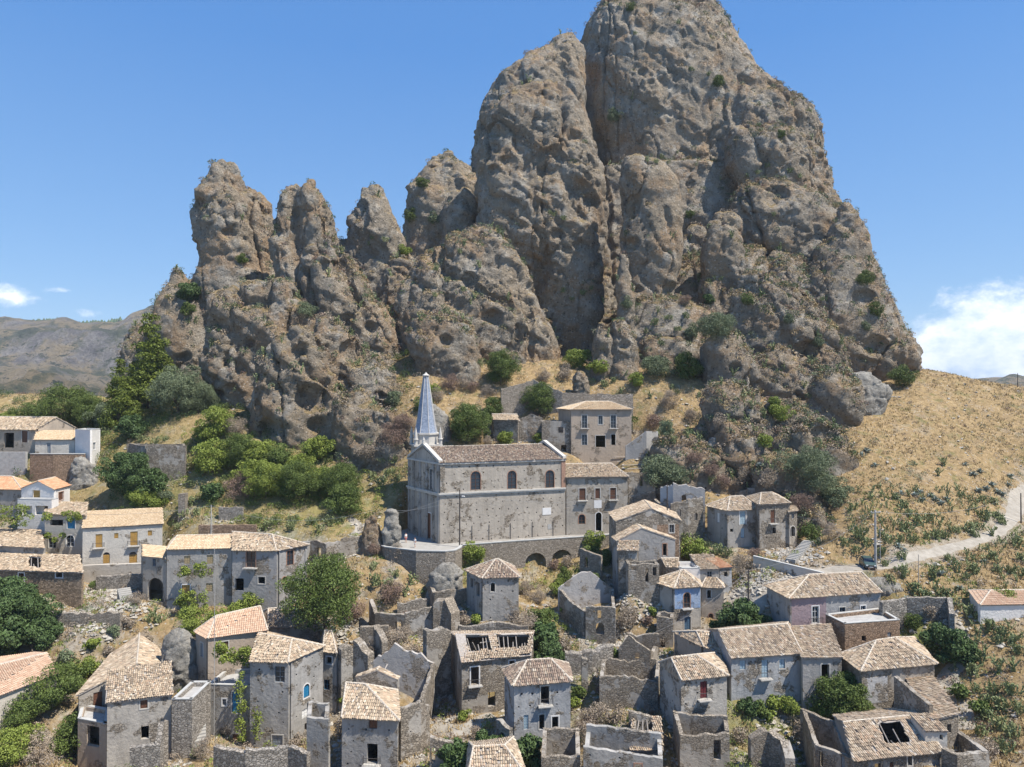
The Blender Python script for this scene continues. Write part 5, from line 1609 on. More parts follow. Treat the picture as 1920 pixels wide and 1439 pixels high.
def make_roof(root, b, rnd):
    c, zE = b['c'], b['zE']
    kind = b['roof'][0]
    if kind == 'none':
        return
    W = ((c[1] - c[0]).length + (c[2] - c[3]).length) / 2
    D = ((c[2] - c[1]).length + (c[3] - c[0]).length) / 2
    oh = b['oh']

    def Q(s, t, z):
        p = c[0] * (1 - s) * (1 - t) + c[1] * s * (1 - t) + c[2] * s * t + c[3] * (1 - s) * t
        return Vector((p.x, p.y, z))
    planes, lines = [], []
    if kind == 'flat':
        V, Fc = [], []
        base = zE - .45
        q = [Q(.01, .01, base), Q(.99, .01, base), Q(.99, .99, base), Q(.01, .99, base)]
        V += [tuple(x) for x in q]
        Fc.append((0, 1, 2, 3))
        add_mesh('roof_deck', V, Fc, M['concrete'], root)
        for i in range(4):
            V, Fc = [], []
            a_, b_ = c[i], c[(i + 1) % 4]
            e = (b_ - a_).normalized()
            nn = Vector((e.y, -e.x, 0))
            obox(V, Fc, Vector((a_.x, a_.y, zE)) + nn * .03 + e * .02, e * ((b_ - a_).length - .04), -nn * .38, Vector((0, 0, .09)))
            add_mesh('coping', V, Fc, M['parapet'], root)
        return
    if kind == 'shed':
        r = b['roof'][1]
        a_, b__ = oh / W, oh / D
        zf = lambda t: zE + .05 + r * t
        q = [Q(-a_, -b__, zf(-b__)), Q(1 + a_, -b__, zf(-b__)), Q(1 + a_, 1 + b__ * .4, zf(1 + b__ * .4)), Q(-a_, 1 + b__ * .4, zf(1 + b__ * .4))]
        planes.append(q)
        fz = [('f', lambda s, t: zf(t))]
        hmap = lambda s, t: Q(s, t, zf(t))
    elif kind == 'gable_v':
        r = b['roof'][1]
        rs_ = b['roof'][2] if len(b['roof']) > 2 else .5
        a_, b__ = oh / W, oh / D * .6
        zl = lambda s: zE + .05 + r * s / rs_
        zr = lambda s: zE + .05 + r * (1 - s) / (1 - rs_)
        planes.append([Q(-a_, 1 + b__, zl(-a_)), Q(-a_, -b__, zl(-a_)), Q(rs_, -b__, zE + .05 + r), Q(rs_, 1 + b__, zE + .05 + r)])
        planes.append([Q(1 + a_, -b__, zr(1 + a_)), Q(1 + a_, 1 + b__, zr(1 + a_)), Q(rs_, 1 + b__, zE + .05 + r), Q(rs_, -b__, zE + .05 + r)])
        lines.append((planes[0][2], planes[0][3]))
        hmap = lambda s, t: Q(s, t, zl(s))
    else:
        r, il, ir = b['roof'][1:4]
        rt = b['roof'][4] if len(b['roof']) > 4 else .5
        b__ = oh / D
        al = b__ * il / rt if il else oh / W * .5
        ar = b__ * ir / rt if ir else oh / W * .5
        zE2 = zE + .05
        zf = lambda t: zE2 + r * t / rt
        zb_ = lambda t: zE2 + r * (1 - t) / (1 - rt)
        L0 = il if il else -al
        R0 = 1 - ir if ir else 1 + ar
        rl, rr = Q(L0, rt, zE2 + r), Q(R0, rt, zE2 + r)
        bb = b__ * (1 - rt) / rt
        fl, fr = Q(-al, -b__, zf(-b__)), Q(1 + ar, -b__, zf(-b__))
        bl, br = Q(-al, 1 + bb, zb_(1 + bb)), Q(1 + ar, 1 + bb, zb_(1 + bb))
        planes.append([fl, fr, rr, rl])
        planes.append([br, bl, rl, rr])
        lines.append((rl, rr))
        if il:
            planes.append([bl, fl, rl])
            lines += [(fl, rl), (bl, rl)]
        if ir:
            planes.append([fr, br, rr])
            lines += [(fr, rr), (br, rr)]
        hmap = lambda s, t: Q(s, t, zf(t))
    holes3 = []
    for (s0, t0, s1, t1) in b['holes']:
        # holes are given over the front plane, t from eave to ridge
        tt = rt if kind == 'hip' else 1.0
        holes3.append([hmap(s0, t0 * tt), hmap(s1, t0 * tt), hmap(s1, t1 * tt * .98), hmap(s0, t1 * tt * .98)])
    V, Fc = [], []
    TV, TF, TR = [], [], []
    roof_mat = M['timber']
    if not b['holes']:          # tapering plans give slightly twisted planes: fold them along a diagonal
        pl2 = []
        for pl in planes:
            if len(pl) == 4:
                nn = (pl[1] - pl[0]).cross(pl[2] - pl[0]).normalized()
                if abs((pl[3] - pl[0]).dot(nn)) > .02:
                    pl2 += [[pl[0], pl[1], pl[2]], [pl[0], pl[2], pl[3]]]
                    continue
            pl2.append(pl)
        planes = pl2
    for k, pl in enumerate(planes):
        hh = holes3 if k == 0 else []
        o = pl[0]
        e = (pl[1] - pl[0]).normalized()
        n = (pl[1] - pl[0]).cross(pl[2] - pl[0]).normalized()
        if n.z < 0:
            n = -n
        up = n.cross(e)
        uv = [((q - o).dot(e), (q - o).dot(up)) for q in pl]
        hv = [[((q - o).dot(e), (q - o).dot(up)) for q in h] for h in hh]
        # pull hole corners inwards a little so that they never touch the outline
        hv2 = []
        for h in hv:
            cx, cy = sum(q[0] for q in h) / 4, sum(q[1] for q in h) / 4
            jag = []
            for i in range(4):
                a2, b2 = h[i], h[(i + 1) % 4]
                m = 5
                for j in range(m):
                    t = j / m
                    x, y = a2[0] + (b2[0] - a2[0]) * t, a2[1] + (b2[1] - a2[1]) * t
                    f = .90 + rnd.uniform(-.07, .05)
                    jag.append((cx + (x - cx) * f, cy + (y - cy) * f))
            hv2.append(jag)
        slab(V, Fc, ccw(uv), [ccw(h) for h in hv2], .10, lambda u, v, w: o + e * u + up * v - n * w)
        dens = 1.0 if 'new' not in M[b['tiles']].name and 'orange' not in M[b['tiles']].name else .35
        tile_plane(TV, TF, TR, pl, rnd, [[o + e * q[0] + up * q[1] for q in h] for h in hv2], rough=dens, miss=.022 if dens > .5 else 0)
    ro = add_mesh('roof', V, Fc, roof_mat, root)
    # rafters seen through the holes
    for h in holes3:
        V2, F2 = [], []
        nb = max(3, int((h[1] - h[0]).length / .55))
        for i in range(nb + 1):
            a2 = h[0] + (h[1] - h[0]) * (i / nb) - Vector((0, 0, .18))
            b2 = h[3] + (h[2] - h[3]) * (i / nb) - Vector((0, 0, .18))
            if rnd.rand() < .35:
                b2 = a2 + (b2 - a2) * rnd.uniform(.3, .8) - Vector((0, 0, rnd.uniform(0, .8)))
            V2, F2 = [], []
            bar(V2, F2, a2, b2 + Vector((rnd.uniform(-.2, .2), 0, 0)), .06, 4)
            add_mesh('rafter', V2, F2, M['timber'], root)
    if TV:
        t_ = add_mesh('roof_tiles', np.concatenate(TV), np.concatenate(TF), M[b['tiles']], ro, attrs={'rnd': np.concatenate(TR)})
        t_['kind'] = 'stuff'
    if lines:
        V2, F2 = [], []
        for a2, b2 in lines:
            d = b2 - a2
            nseg = max(1, int(d.length / .42))
            for k in range(nseg):
                p0 = a2 + d * (k / nseg) + Vector((0, 0, .07))
                p1 = a2 + d * ((k + 1.08) / nseg) + Vector((0, 0, .05))
                bar(V2, F2, p0, p1, .135, 6, .115)
        r_ = add_mesh('ridge_tiles', V2, F2, M['ridge'], ro)
        r_['kind'] = 'stuff'


def build_body(root, b, rnd_seed):
    rnd = random.Random(rnd_seed)
    nrs = np.random.RandomState(rnd_seed)
    c, zE, zB = b['c'], b['zE'], b['zB']
    kind = b['roof'][0]
    low = min(zB, min(float(gz(q.x, q.y)) for q in c)) - b['bz']
    th = b['th']
    tops = []
    if kind in ('flat', 'none'):
        tops = [[(0, zE), (1, zE)]] * 4
        if b['top']:
            tops = [[(t, zE + z) for t, z in b['top'].get(i, [(0, 0), (1, 0)])] for i in range(4)]
    elif kind == 'shed':
        r = b['roof'][1]
        tops = [[(0, zE), (1, zE)], [(0, zE), (1, zE + r)], [(0, zE + r), (1, zE + r)], [(0, zE + r), (1, zE)]]
    elif kind == 'gable_v':
        r, m = b['roof'][1], (b['roof'][2] if len(b['roof']) > 2 else .5)
        tops = [[(0, zE), (m, zE + r), (1, zE)], [(0, zE), (1, zE)], [(0, zE), (1 - m, zE + r), (1, zE)], [(0, zE), (1, zE)]]
    else:
        r, il, ir = b['roof'][1:4]
        rt = b['roof'][4] if len(b['roof']) > 4 else .5
        tops = [[(0, zE), (1, zE)] for _ in range(4)]
        if not ir:
            tops[1] = [(0, zE), (rt, zE + r), (1, zE)]
        if not il:
            tops[3] = [(0, zE), (1 - rt, zE + r), (1, zE)]
    groups = {}
    for i in range(4):
        a, d = c[i], c[(i + 1) % 4]
        e = (d - a).normalized()
        nrm = Vector((e.y, -e.x, 0))
        holes = []
        for wdef in b['win']:
            if wdef[0] != i:
                continue
            _, x0, y0, x1, y1, kd, colr, fl = wdef
            u0, _z = ray_wall(x0, (y0 + y1) / 2, a, e, nrm)
            u1, _z = ray_wall(x1, (y0 + y1) / 2, a, e, nrm)
            if u0 > u1:
                u0, u1 = u1, u0
            _u, zt = ray_wall((x0 + x1) / 2, y0, a, e, nrm)
            _u, zb2 = ray_wall((x0 + x1) / 2, y1, a, e, nrm)
            L = (d - a).length
            u0, u1 = max(.12, u0), min(L - .12, u1)
            zt = min(zt, zE - .12)
            if u1 - u0 < .2 or zt - zb2 < .25:
                continue
            holes.append(opening_shape(u0, zb2, u1, zt, 'a' in fl))
            fill_opening(root, a, e, nrm, u0, zb2, u1, zt, kd, colr, fl, rnd)
        for pn in b['panels']:
            if pn[0] != i:
                continue
            L = (d - a).length
            u0, _z = ray_wall(pn[1], pn[2], a, e, nrm)
            u1, _z = ray_wall(pn[3], pn[2], a, e, nrm)
            _u, zt = ray_wall((pn[1] + pn[3]) / 2, pn[2], a, e, nrm)
            _u, z0_ = ray_wall((pn[1] + pn[3]) / 2, pn[4], a, e, nrm)
            u0, u1, zt = max(.02, u0), min(L - .02, u1), min(zt, zE - .02)
            ph = []
            for hsp in holes:
                q_ = [(min(max(u, u0 + .01), u1 - .01), min(max(z, z0_ + .01), zt - .01)) for u, z in hsp]
                if max(x[0] for x in q_) - min(x[0] for x in q_) > .1 and max(x[1] for x in q_) - min(x[1] for x in q_) > .1:
                    ph.append(ccw(q_))
            V, Fc = [], []
            slab(V, Fc, [(u0, z0_), (u1, z0_), (u1, zt), (u0, zt)], ph, 0.0, lambda u, z, w: Vector((a.x, a.y, 0)) + e * u + Vector((0, 0, z)) - nrm * w, -.018)
            add_mesh('painted_plaster', V, Fc, M[pn[5]], root)
        m = b['mat']
        if b.get('wallm') and i in b['wallm']:
            m = b['wallm'][i]
        V, Fc = groups.setdefault(m, ([], []))
        # neighbouring walls butt: side walls run between front and back walls
        aa, dd = a, d
        tp = tops[i]
        if i in (1, 3):
            L = (d - a).length
            f = (th + .002) / L
            aa, dd = a + e * (th + .002), d - e * (th + .002)
            zi = lambda t: float(np.interp(t, [p[0] for p in tp], [p[1] for p in tp]))
            mids = [((t - f) / (1 - 2 * f), z) for t, z in tp if f < t < 1 - f]
            tp = [(0, zi(f))] + mids + [(1, zi(1 - f))]
            holes = [[(u - th - .002, z) for u, z in h] for h in holes]
        make_wall(V, Fc, aa, dd, low, tp, th, holes, b['rag'], rnd, b['put'] if i in (0, 1, 3) else 0)
    for m, (V, Fc) in groups.items():
        add_mesh('wall', V, Fc, M[m], root)
    make_roof(root, b, nrs)


TRACK = []      # (root, px, py) of every landmark, used to write plant labels


def landmark(root, pts3):
    q = [PX(p) for p in pts3]
    TRACK.append((root, sum(a for a, _ in q) / len(q), sum(b for _, b in q) / len(q)))


for hi, h in enumerate(HOUSES):
    b0 = h['bodies'][0]
    root = empty(h['name'], tuple(Vector((b0['c'][0].x, b0['c'][0].y, b0['zB']))), h['label'], h['cat'])
    for bi, b in enumerate(h['bodies']):
        build_body(root, b, 100 + hi * 10 + bi)
    h['root'] = root
    landmark(root, [Vector((q.x, q.y, b['zE'] - 2)) for b in h['bodies'] for q in b['c']])

for wi, w in enumerate(WALLS):
    rnd = random.Random(900 + wi)
    pp = [(P(px, pt, Y), P(px, pb, Y)) for px, pt, pb, Y in w['pts']]
    root = empty(w['name'], tuple(pp[0][1]), w['label'], w['cat'], w['group'])
    for i in range(len(pp) - 1):
        a, d = pp[i][0], pp[i + 1][0]
        ga, gd = Vector((a.x, a.y, 0)), Vector((d.x, d.y, 0))
        e = (gd - ga).normalized()
        nrm = Vector((e.y, -e.x, 0))
        low = min(pp[i][1].z, pp[i + 1][1].z, float(gz(a.x, a.y)), float(gz(d.x, d.y))) - w['below']
        holes = []
        for wd in w['win']:
            if wd[0] != i:
                continue
            u0, _z = ray_wall(wd[1], wd[2], ga, e, nrm)
            u1, _z = ray_wall(wd[3], wd[2], ga, e, nrm)
            _u, zt = ray_wall((wd[1] + wd[3]) / 2, wd[2], ga, e, nrm)
            _u, zb2 = ray_wall((wd[1] + wd[3]) / 2, wd[4], ga, e, nrm)
            zt = min(zt, min(a.z, d.z) - w['rag'] * 1.6 - .1)
            if zt - zb2 > .3:
                holes.append(opening_shape(min(u0, u1), zb2, max(u0, u1), zt, (u1 - u0) < 1.2 and rnd.random() < .4))
        V, Fc = [], []
        make_wall(V, Fc, ga, gd, low, [(0, a.z), (1, d.z)], w['th'], holes, w['rag'], rnd, w['put'])
        add_mesh('wall', V, Fc, M[w['mat']], root)
        if w['cope']:
            V, Fc = [], []
            obox(V, Fc, a + nrm * .06, d - a, -nrm * (w['th'] + .12), Vector((0, 0, .14)))
            add_mesh('coping', V, Fc, M[w['cope']], root)
    landmark(root, [(a + b) / 2 for a, b in pp])
# ---------------------------------------------------------------- the church
def frame(a, b):
    e = Vector((b.x - a.x, b.y - a.y, 0)).normalized()
    return e, Vector((e.y, -e.x, 0))


ch = body([(825, 121.6), (1060, 129), (1012, 139)], 868, 1020, ('hip', 2.3, 0, 0), 'plaster_church', 'tiles_brown', oh=.3, put=.9, th=.6, win=[
    (0, 883, 884, 901, 919, 'w', '', 'ra'), (0, 952, 883, 968, 917, 'w', '', 'ra'), (0, 1023, 882, 1039, 915, 'w', '', 'ra'),
    (3, 800, 962, 808, 1010, 'd', 'brown', 'T'), (3, 806, 880, 811, 918, 'w', '', 't')])
C0, C1 = ch['c'][0], ch['c'][1]
fv = Vector((-7.1, 9.9, 0))
ch['c'] = [C0, C1, C1 + fv, C0 + fv]
ch['zB'] = PLAZA_Z
church = empty('church', (C0.x, C0.y, PLAZA_Z), 'long plastered church with brown tile roof, arched windows and a slate blue spire', 'church')
build_body(church, ch, 77)
zE = ch['zE']
e0, n0 = frame(C0, C1)
C3 = ch['c'][3]
e3, n3 = frame(C3, C0)
L0, L3 = (C1 - C0).length, (C0 - C3).length
zc = P(825, 928, 121.6).z
V, Fc = [], []
for (a, e, n_w, L) in ((C0, e0, n0, L0), (C3, e3, n3, L3)):
    for z, hgt, dd in ((zc, .28, .32), (zc - .3, .28, .16), (zE - .35, .30, .26)):
        obox(V, Fc, Vector((a.x, a.y, z)) - e * dd + n_w * .0, e * (L + dd * (2 if a is C3 else 1)), n_w * dd, Vector((0, 0, hgt)))
add_mesh('cornice', V, Fc, M['trim'], church)
for u in (0.0, 1.9, 4.4, 7.0, 9.4, 11.3):
    for z0, z1 in ((PLAZA_Z, zc - .32), (zc + .30, zE - .38)):
        V, Fc = [], []
        obox(V, Fc, Vector((C3.x, C3.y, z0)) + e3 * (u + .02), e3 * .75, n3 * .16, Vector((0, 0, z1 - z0)))
        add_mesh('pilaster', V, Fc, M['plaster_grey'], church)
for u in (.02, L0 - .82):
    V, Fc = [], []
    obox(V, Fc, Vector((C0.x, C0.y, zc + .3)) + e0 * u, e0 * .8, n0 * .12, Vector((0, 0, zE - zc - .68)))
    add_mesh('pilaster', V, Fc, M['brick_trim' if u > 1 else 'ruin'], church)
# raised gable copings at both ends
for (g0, g1, th_) in ((C3, C0, .55), (C1, ch['c'][2], .5)):
    m = (g0 + g1) / 2
    e, n_w = frame(g0, g1)
    for p, q in ((g0, m), (m, g1)):
        V, Fc = [], []
        zp = zE + (.05 if p is not m else 2.75)
        zq = zE + (2.75 if p is not m else .05)
        if p is m:
            zp = zE + 2.75
        a = Vector((p.x, p.y, zp)) + n_w * .25
        b = Vector((q.x, q.y, zq)) + n_w * .25
        obox(V, Fc, a, b - a, -n_w * .8, Vector((0, 0, .42)))
        add_mesh('gable_coping', V, Fc, M['trim'], church)
    if g0 is C3:
        V, Fc = [], []
        slab(V, Fc, [(0, -.1), (L3, -.1), (L3 / 2, 2.8)], [], .3, lambda u, z, w: Vector((C3.x, C3.y, zE + z)) + e3 * u - n3 * (w - .05))
        add_mesh('pediment', V, Fc, M['plaster_church'], church)
        V, Fc = [], []
        bar(V, Fc, Vector((m.x, m.y, zE + 3.1)), Vector((m.x, m.y, zE + 3.7)), .32, 8, .22)
        bar(V, Fc, Vector((m.x, m.y, zE + 3.7)), Vector((m.x, m.y, zE + 4.3)), .26, 8, .02)
        add_mesh('finial', V, Fc, M['trim'], church)
# plaque, utility box and vertical shelter posts on the long wall
for x0, y0, x1, y1, nm, mt, pr in ((1017, 953, 1033, 965, 'plaque', 'white_trim', .06), (1027, 983, 1034, 992, 'round_plaque', 'concrete', .05)):
    u0, z1 = ray_wall(x0, y0, C0, e0, n0)
    u1, z0 = ray_wall(x1, y1, C0, e0, n0)
    V, Fc = [], []
    obox(V, Fc, Vector((C0.x, C0.y, z0)) + e0 * u0, e0 * (u1 - u0), n0 * pr, Vector((0, 0, z1 - z0)))
    add_mesh(nm, V, Fc, M[mt], church)
for px in (885, 917, 957, 998, 1037):
    u0, _ = ray_wall(px, 990, C0, e0, n0)
    V, Fc = [], []
    bar(V, Fc, Vector((C0.x, C0.y, PLAZA_Z)) + e0 * u0 + n0 * .08, Vector((C0.x, C0.y, PLAZA_Z + 2.9)) + e0 * u0 + n0 * .08, .045, 5)
    add_mesh('pipe', V, Fc, M['iron'], church)
# bell tower and spire
tc = Vector((-16.6, 131.8, 0))
ex, ey = e0 * 1.0, Vector((-e0.y, e0.x, 0))
zt0, zt1 = PLAZA_Z - 1, P(800, 836, 131).z
zs0, zs1 = P(800, 812, 131).z, P(800, 706, 131).z
h = 2.45
V, Fc = [], []
cs = [tc + ex * (-h) + ey * (-h), tc + ex * h + ey * (-h), tc + ex * h + ey * h, tc + ex * (-h) + ey * h]
for i in range(4):
    a, b = cs[i], cs[(i + 1) % 4]
    e, nn = frame(a, b)
    hole = opening_shape(1.7, zt1 - 3.6, 3.2, zt1 - .9, True)
    if i in (1, 3):
        a2, b2 = a + e * .502, b - e * .502
        hole = [(u - .502, z) for u, z in hole]
    else:
        a2, b2 = a, b
    make_wall(V, Fc, a2, b2, zt0, [(0, zt1), (1, zt1)], .5, [hole], 0, random.Random(5), 0)
add_mesh('tower_wall', V, Fc, M['plaster_church'], church)
V, Fc = [], []
for z, hh, o in ((zt1, .3, .28), (zc, .28, .2)):
    obox(V, Fc, tc + ex * (-h - o) + ey * (-h - o) + Vector((0, 0, z)), ex * 2 * (h + o), ey * 2 * (h + o), Vector((0, 0, hh)))
add_mesh('tower_cornice', V, Fc, M['trim'], church)


def ring(V, Fc, rings, n=8, rot=math.pi / 8, cap=True):
    s = len(V)
    for k, (cc, r, z) in enumerate(rings):
        for q in range(n):
            t = rot + 2 * math.pi * q / n
            V.append((cc.x + r * math.cos(t), cc.y + r * math.sin(t), z))
        if k:
            b = s + (k - 1) * n
            for q in range(n):
                Fc.append((b + q, b + (q + 1) % n, b + n + (q + 1) % n, b + n + q))
    if cap:
        Fc.append(tuple(range(s, s + n))[::-1])
        Fc.append(tuple(range(len(V) - n, len(V))))


V, Fc = [], []
ring(V, Fc, [(tc, 2.35, zt1 + .3), (tc, 2.35, zs0 - .35), (tc, 2.6, zs0 - .3), (tc, 2.6, zs0), (tc, 2.2, zs0 + .02)])
add_mesh('drum', V, Fc, M['trim'], church)
V, Fc = [], []
H = zs1 - zs0
ring(V, Fc, [(tc, 2.25, zs0 + .02), (tc, 1.9, zs0 + H * .14), (tc, 1.55, zs0 + H * .34), (tc, 1.05, zs0 + H * .66), (tc, .50, zs1)])
add_mesh('spire', V, Fc, M['slate'], church)
V, Fc = [], []
for q in range(8):
    t = math.pi / 8 + 2 * math.pi * q / 8
    d = Vector((math.cos(t), math.sin(t), 0))
    zz = [(2.25, .02), (1.9, H * .14), (1.55, H * .34), (1.05, H * .66), (.5, H)]
    for (r0, z0), (r1, z1) in zip(zz, zz[1:]):
        bar(V, Fc, tc + d * r0 + Vector((0, 0, zs0 + z0)), tc + d * r1 + Vector((0, 0, zs0 + z1)), .07, 4)
add_mesh('spire_rib', V, Fc, M['trim'], church)
V, Fc = [], []
ring(V, Fc, [(tc, .42, zs1), (tc, .72, zs1 + .12), (tc, .72, zs1 + .25), (tc, .3, zs1 + .5), (tc, .06, zs1 + .8)])
add_mesh('spire_cap', V, Fc, M['trim'], church)
for sx, sy in ((-1, -1), (1, -1), (1, 1), (-1, 1)):
    pc_ = tc + ex * (sx * 2.35) + ey * (sy * 2.35)
    V, Fc = [], []
    ring(V, Fc, [(pc_, .34, zt1 + .3), (pc_, .34, zt1 + 1.2), (pc_, .5, zt1 + 1.25), (pc_, .5, zt1 + 1.4), (pc_, .36, zt1 + 1.45), (pc_, .30, zt1 + 2.2), (pc_, .04, zt1 + 3.6)])
    add_mesh('pinnacle', V, Fc, M['trim'], church)
landmark(church, [Vector((C0.x, C0.y, zE)), Vector((C1.x, C1.y, zE - 8))])

# terrace under the church: round bastion and the long wall with two arches
def terrace(label, pts_, th, win=(), mat='stone'):
    root = empty('terrace_wall', tuple(P(pts_[0][0], pts_[0][2], pts_[0][3])), label, 'terrace wall')
    V, Fc = [], []
    V2, F2 = [], []
    for i in range(len(pts_) - 1):
        (x0, t0, b0, Y0), (x1, t1, b1, Y1) = pts_[i], pts_[i + 1]
        a, d = P(x0, t0, Y0), P(x1, t1, Y1)
        ga, gd = Vector((a.x, a.y, 0)), Vector((d.x, d.y, 0))
        e, nn = frame(ga, gd)
        low = min(P(x0, b0, Y0).z, P(x1, b1, Y1).z) - 3
        holes = []
        for wd in win:
            if wd[0] == i:
                u0, _ = ray_wall(wd[1], wd[2], ga, e, nn)
                u1, _ = ray_wall(wd[3], wd[2], ga, e, nn)
                _, zt = ray_wall((wd[1] + wd[3]) / 2, wd[2], ga, e, nn)
                _, zb = ray_wall((wd[1] + wd[3]) / 2, wd[4], ga, e, nn)
                holes.append(opening_shape(u0, zb - 1.5, u1, zt, True))
                # dark vault behind: floor, sides and back wall
                VV, FF = [], []
                ro = opening_shape(u0, zb - 1.5, u1, zt, True)
                for (dpt) in (th, th + 3.0):
                    VV += [tuple(Vector((ga.x, ga.y, 0)) + e * u + Vector((0, 0, z)) - nn * dpt) for u, z in ro]
                L = len(ro)
                FF += [(k, (k + 1) % L, L + (k + 1) % L, L + k) for k in range(L)] + [tuple(range(L, 2 * L))]
                add_mesh('vault', VV, FF, M['stone'], root)
        make_wall(V, Fc, ga, gd, low, [(0, a.z), (1, d.z)], th, holes, 0, random.Random(i), 0)
        obox(V2, F2, a + nn * .05 + Vector((0, 0, .002)), d - a, -nn * .5, Vector((0, 0, .16)))
    add_mesh('wall', V, Fc, M[mat], root)
    add_mesh('coping', V2, F2, M['parapet'], root)
    landmark(root, [P(p[0], (p[1] + p[2]) / 2, p[3]) for p in pts_])
    return root


terrace('rounded stone bastion carrying the paved church square', [(706, 1022, 1060, 120), (722, 1027, 1075, 115.5), (780, 1034, 1090, 112.3), (835, 1035, 1100, 112), (854, 1033, 1105, 112.7), (864, 1028, 1095, 115), (867, 1024, 1080, 117)], .5)
terrace('long stone terrace wall with two dark arches below the church', [(868, 1023, 1062, 117.4), (960, 1016, 1072, 119.6), (1085, 1008, 1070, 122.9), (1150, 1003, 1060, 124.5)], 1.6, win=((1, 985, 1037, 1024, 1078), (1, 1035, 1031, 1072, 1072)))

# ---------------------------------------------------------------- boulders standing apart from the mountain
def boulder(label, rows, Y, dr=.8, mat='rock', seed=0, group=None):
    v, f = lobe(rows, Y, dr, 2.3, seg=40)
    me = bpy.data.meshes.new('boulder')
    me.from_pydata(v, [], f)
    ob = bpy.data.objects.new('tmp', me)
    col.objects.link(ob)
    md = ob.modifiers.new('r', 'REMESH')
    md.mode = 'VOXEL'
    md.voxel_size = .28
    m2 = bpy.data.meshes.new_from_object(ob.evaluated_get(bpy.context.evaluated_depsgraph_get()))
    bpy.data.objects.remove(ob)
    nv = len(m2.vertices)
    co = np.empty(nv * 3); m2.vertices.foreach_get('co', co); co = co.reshape(-1, 3)
    no = np.empty(nv * 3); m2.vertex_normals.foreach_get('vector', no); no = no.reshape(-1, 3)
    s = (co.max(0) - co.min(0))[:2].min()
    cv, cb = worley((co + seed * 3.1) * (1.7 / max(2.5, s)), 330)
    cv2, cb2 = worley((co + seed * 3.1) * .9, 340)
    e1, e2 = np.clip(cb / .12, 0, 1), np.clip(cb2 / .12, 0, 1)
    co += no * (.10 * min(s, 7) * (cv * e1 * .6 - (1 - e1) * .5) + .16 * (cv2 * e2 - (1 - e2) * .6) + .10 * ridged(co + seed, .5, 3, 310) + .08 * fbm(co, 1.3, 3, 320))[:, None]
    m2.vertices.foreach_set('co', co.ravel())
    m2.materials.clear()
    m2.materials.append(M[mat])
    m2.polygons.foreach_set('use_smooth', [True] * len(m2.polygons))
    m2.update()
    m2.name = 'boulder'
    o = bpy.data.objects.new('boulder', m2)
    col.objects.link(o)
    tag(o, label, 'rock', group)
    TRACK.append((o, *PX(Vector(co.mean(0)))))
    return o


boulder('rounded free standing rock pillar at the left end of the church square', [(957, 726, 742), (970, 719, 750), (1000, 716, 752), (1025, 718, 750), (1060, 712, 756), (1120, 705, 760)], 118.5, .8, 'rock_pale', seed=1)
boulder('jagged dark rock fin left of the rounded pillar by the church square', [(968, 690, 700), (985, 684, 712), (1010, 680, 722), (1040, 672, 728), (1090, 665, 735), (1150, 660, 740)], 119, .7, seed=2)
boulder('pale rough rock swelling out under the round bastion', [(1058, 825, 850), (1075, 805, 866), (1095, 800, 868), (1110, 802, 870), (1140, 800, 872)], 110.5, .7, 'rock_pale', seed=3)
boulder('tall pale crumbling rock face behind the orange roofed white house', [(858, 140, 160), (880, 132, 182), (920, 128, 188), (955, 130, 190), (1000, 130, 195)], 141, .5, 'rock_pale', seed=4)
boulder('big pale grey boulder in the dry grass below the long grey house', [(1180, 325, 345), (1192, 312, 360), (1212, 304, 370), (1260, 296, 376), (1340, 290, 376)], 93, .6, 'rock_pale', seed=5)
boulder('grey rock bank between the road and the large purple walled house', [(1082, 1628, 1660), (1095, 1618, 1690), (1115, 1625, 1700), (1140, 1640, 1702), (1180, 1640, 1700)], 102, .6, 'rock_pale', seed=6)
boulder('large brown rock knuckle on the slope right of the ramp wall', [(735, 1345, 1362), (752, 1332, 1382), (790, 1322, 1398), (830, 1318, 1402), (900, 1315, 1405)], 146, .6, seed=8)
boulder('pale buttress of rock standing over the twin hip roofed house', [(820, 1330, 1355), (850, 1318, 1385), (890, 1305, 1400), (925, 1300, 1402), (980, 1300, 1405)], 137, .5, 'rock_pale', seed=9)
boulder('small grey rock knob on the slope above the retaining wall', [(697, 1078, 1092), (706, 1074, 1103), (722, 1074, 1104), (745, 1072, 1105)], 158, .8, seed=10)
boulder('long low grey rock ledge at the left foot of the crag, beside the spire', [(760, 800, 815), (775, 790, 840), (800, 785, 845), (840, 780, 850)], 146, .6, 'rock_pale', seed=11)
boulder('pale rock cliff at the foot of the crag where it meets the golden hillside', [(700, 1600, 1630), (730, 1590, 1672), (780, 1570, 1655), (830, 1560, 1630), (880, 1560, 1612), (950, 1560, 1600), (1000, 1560, 1590)], 158, .5, 'rock_pale', seed=12)
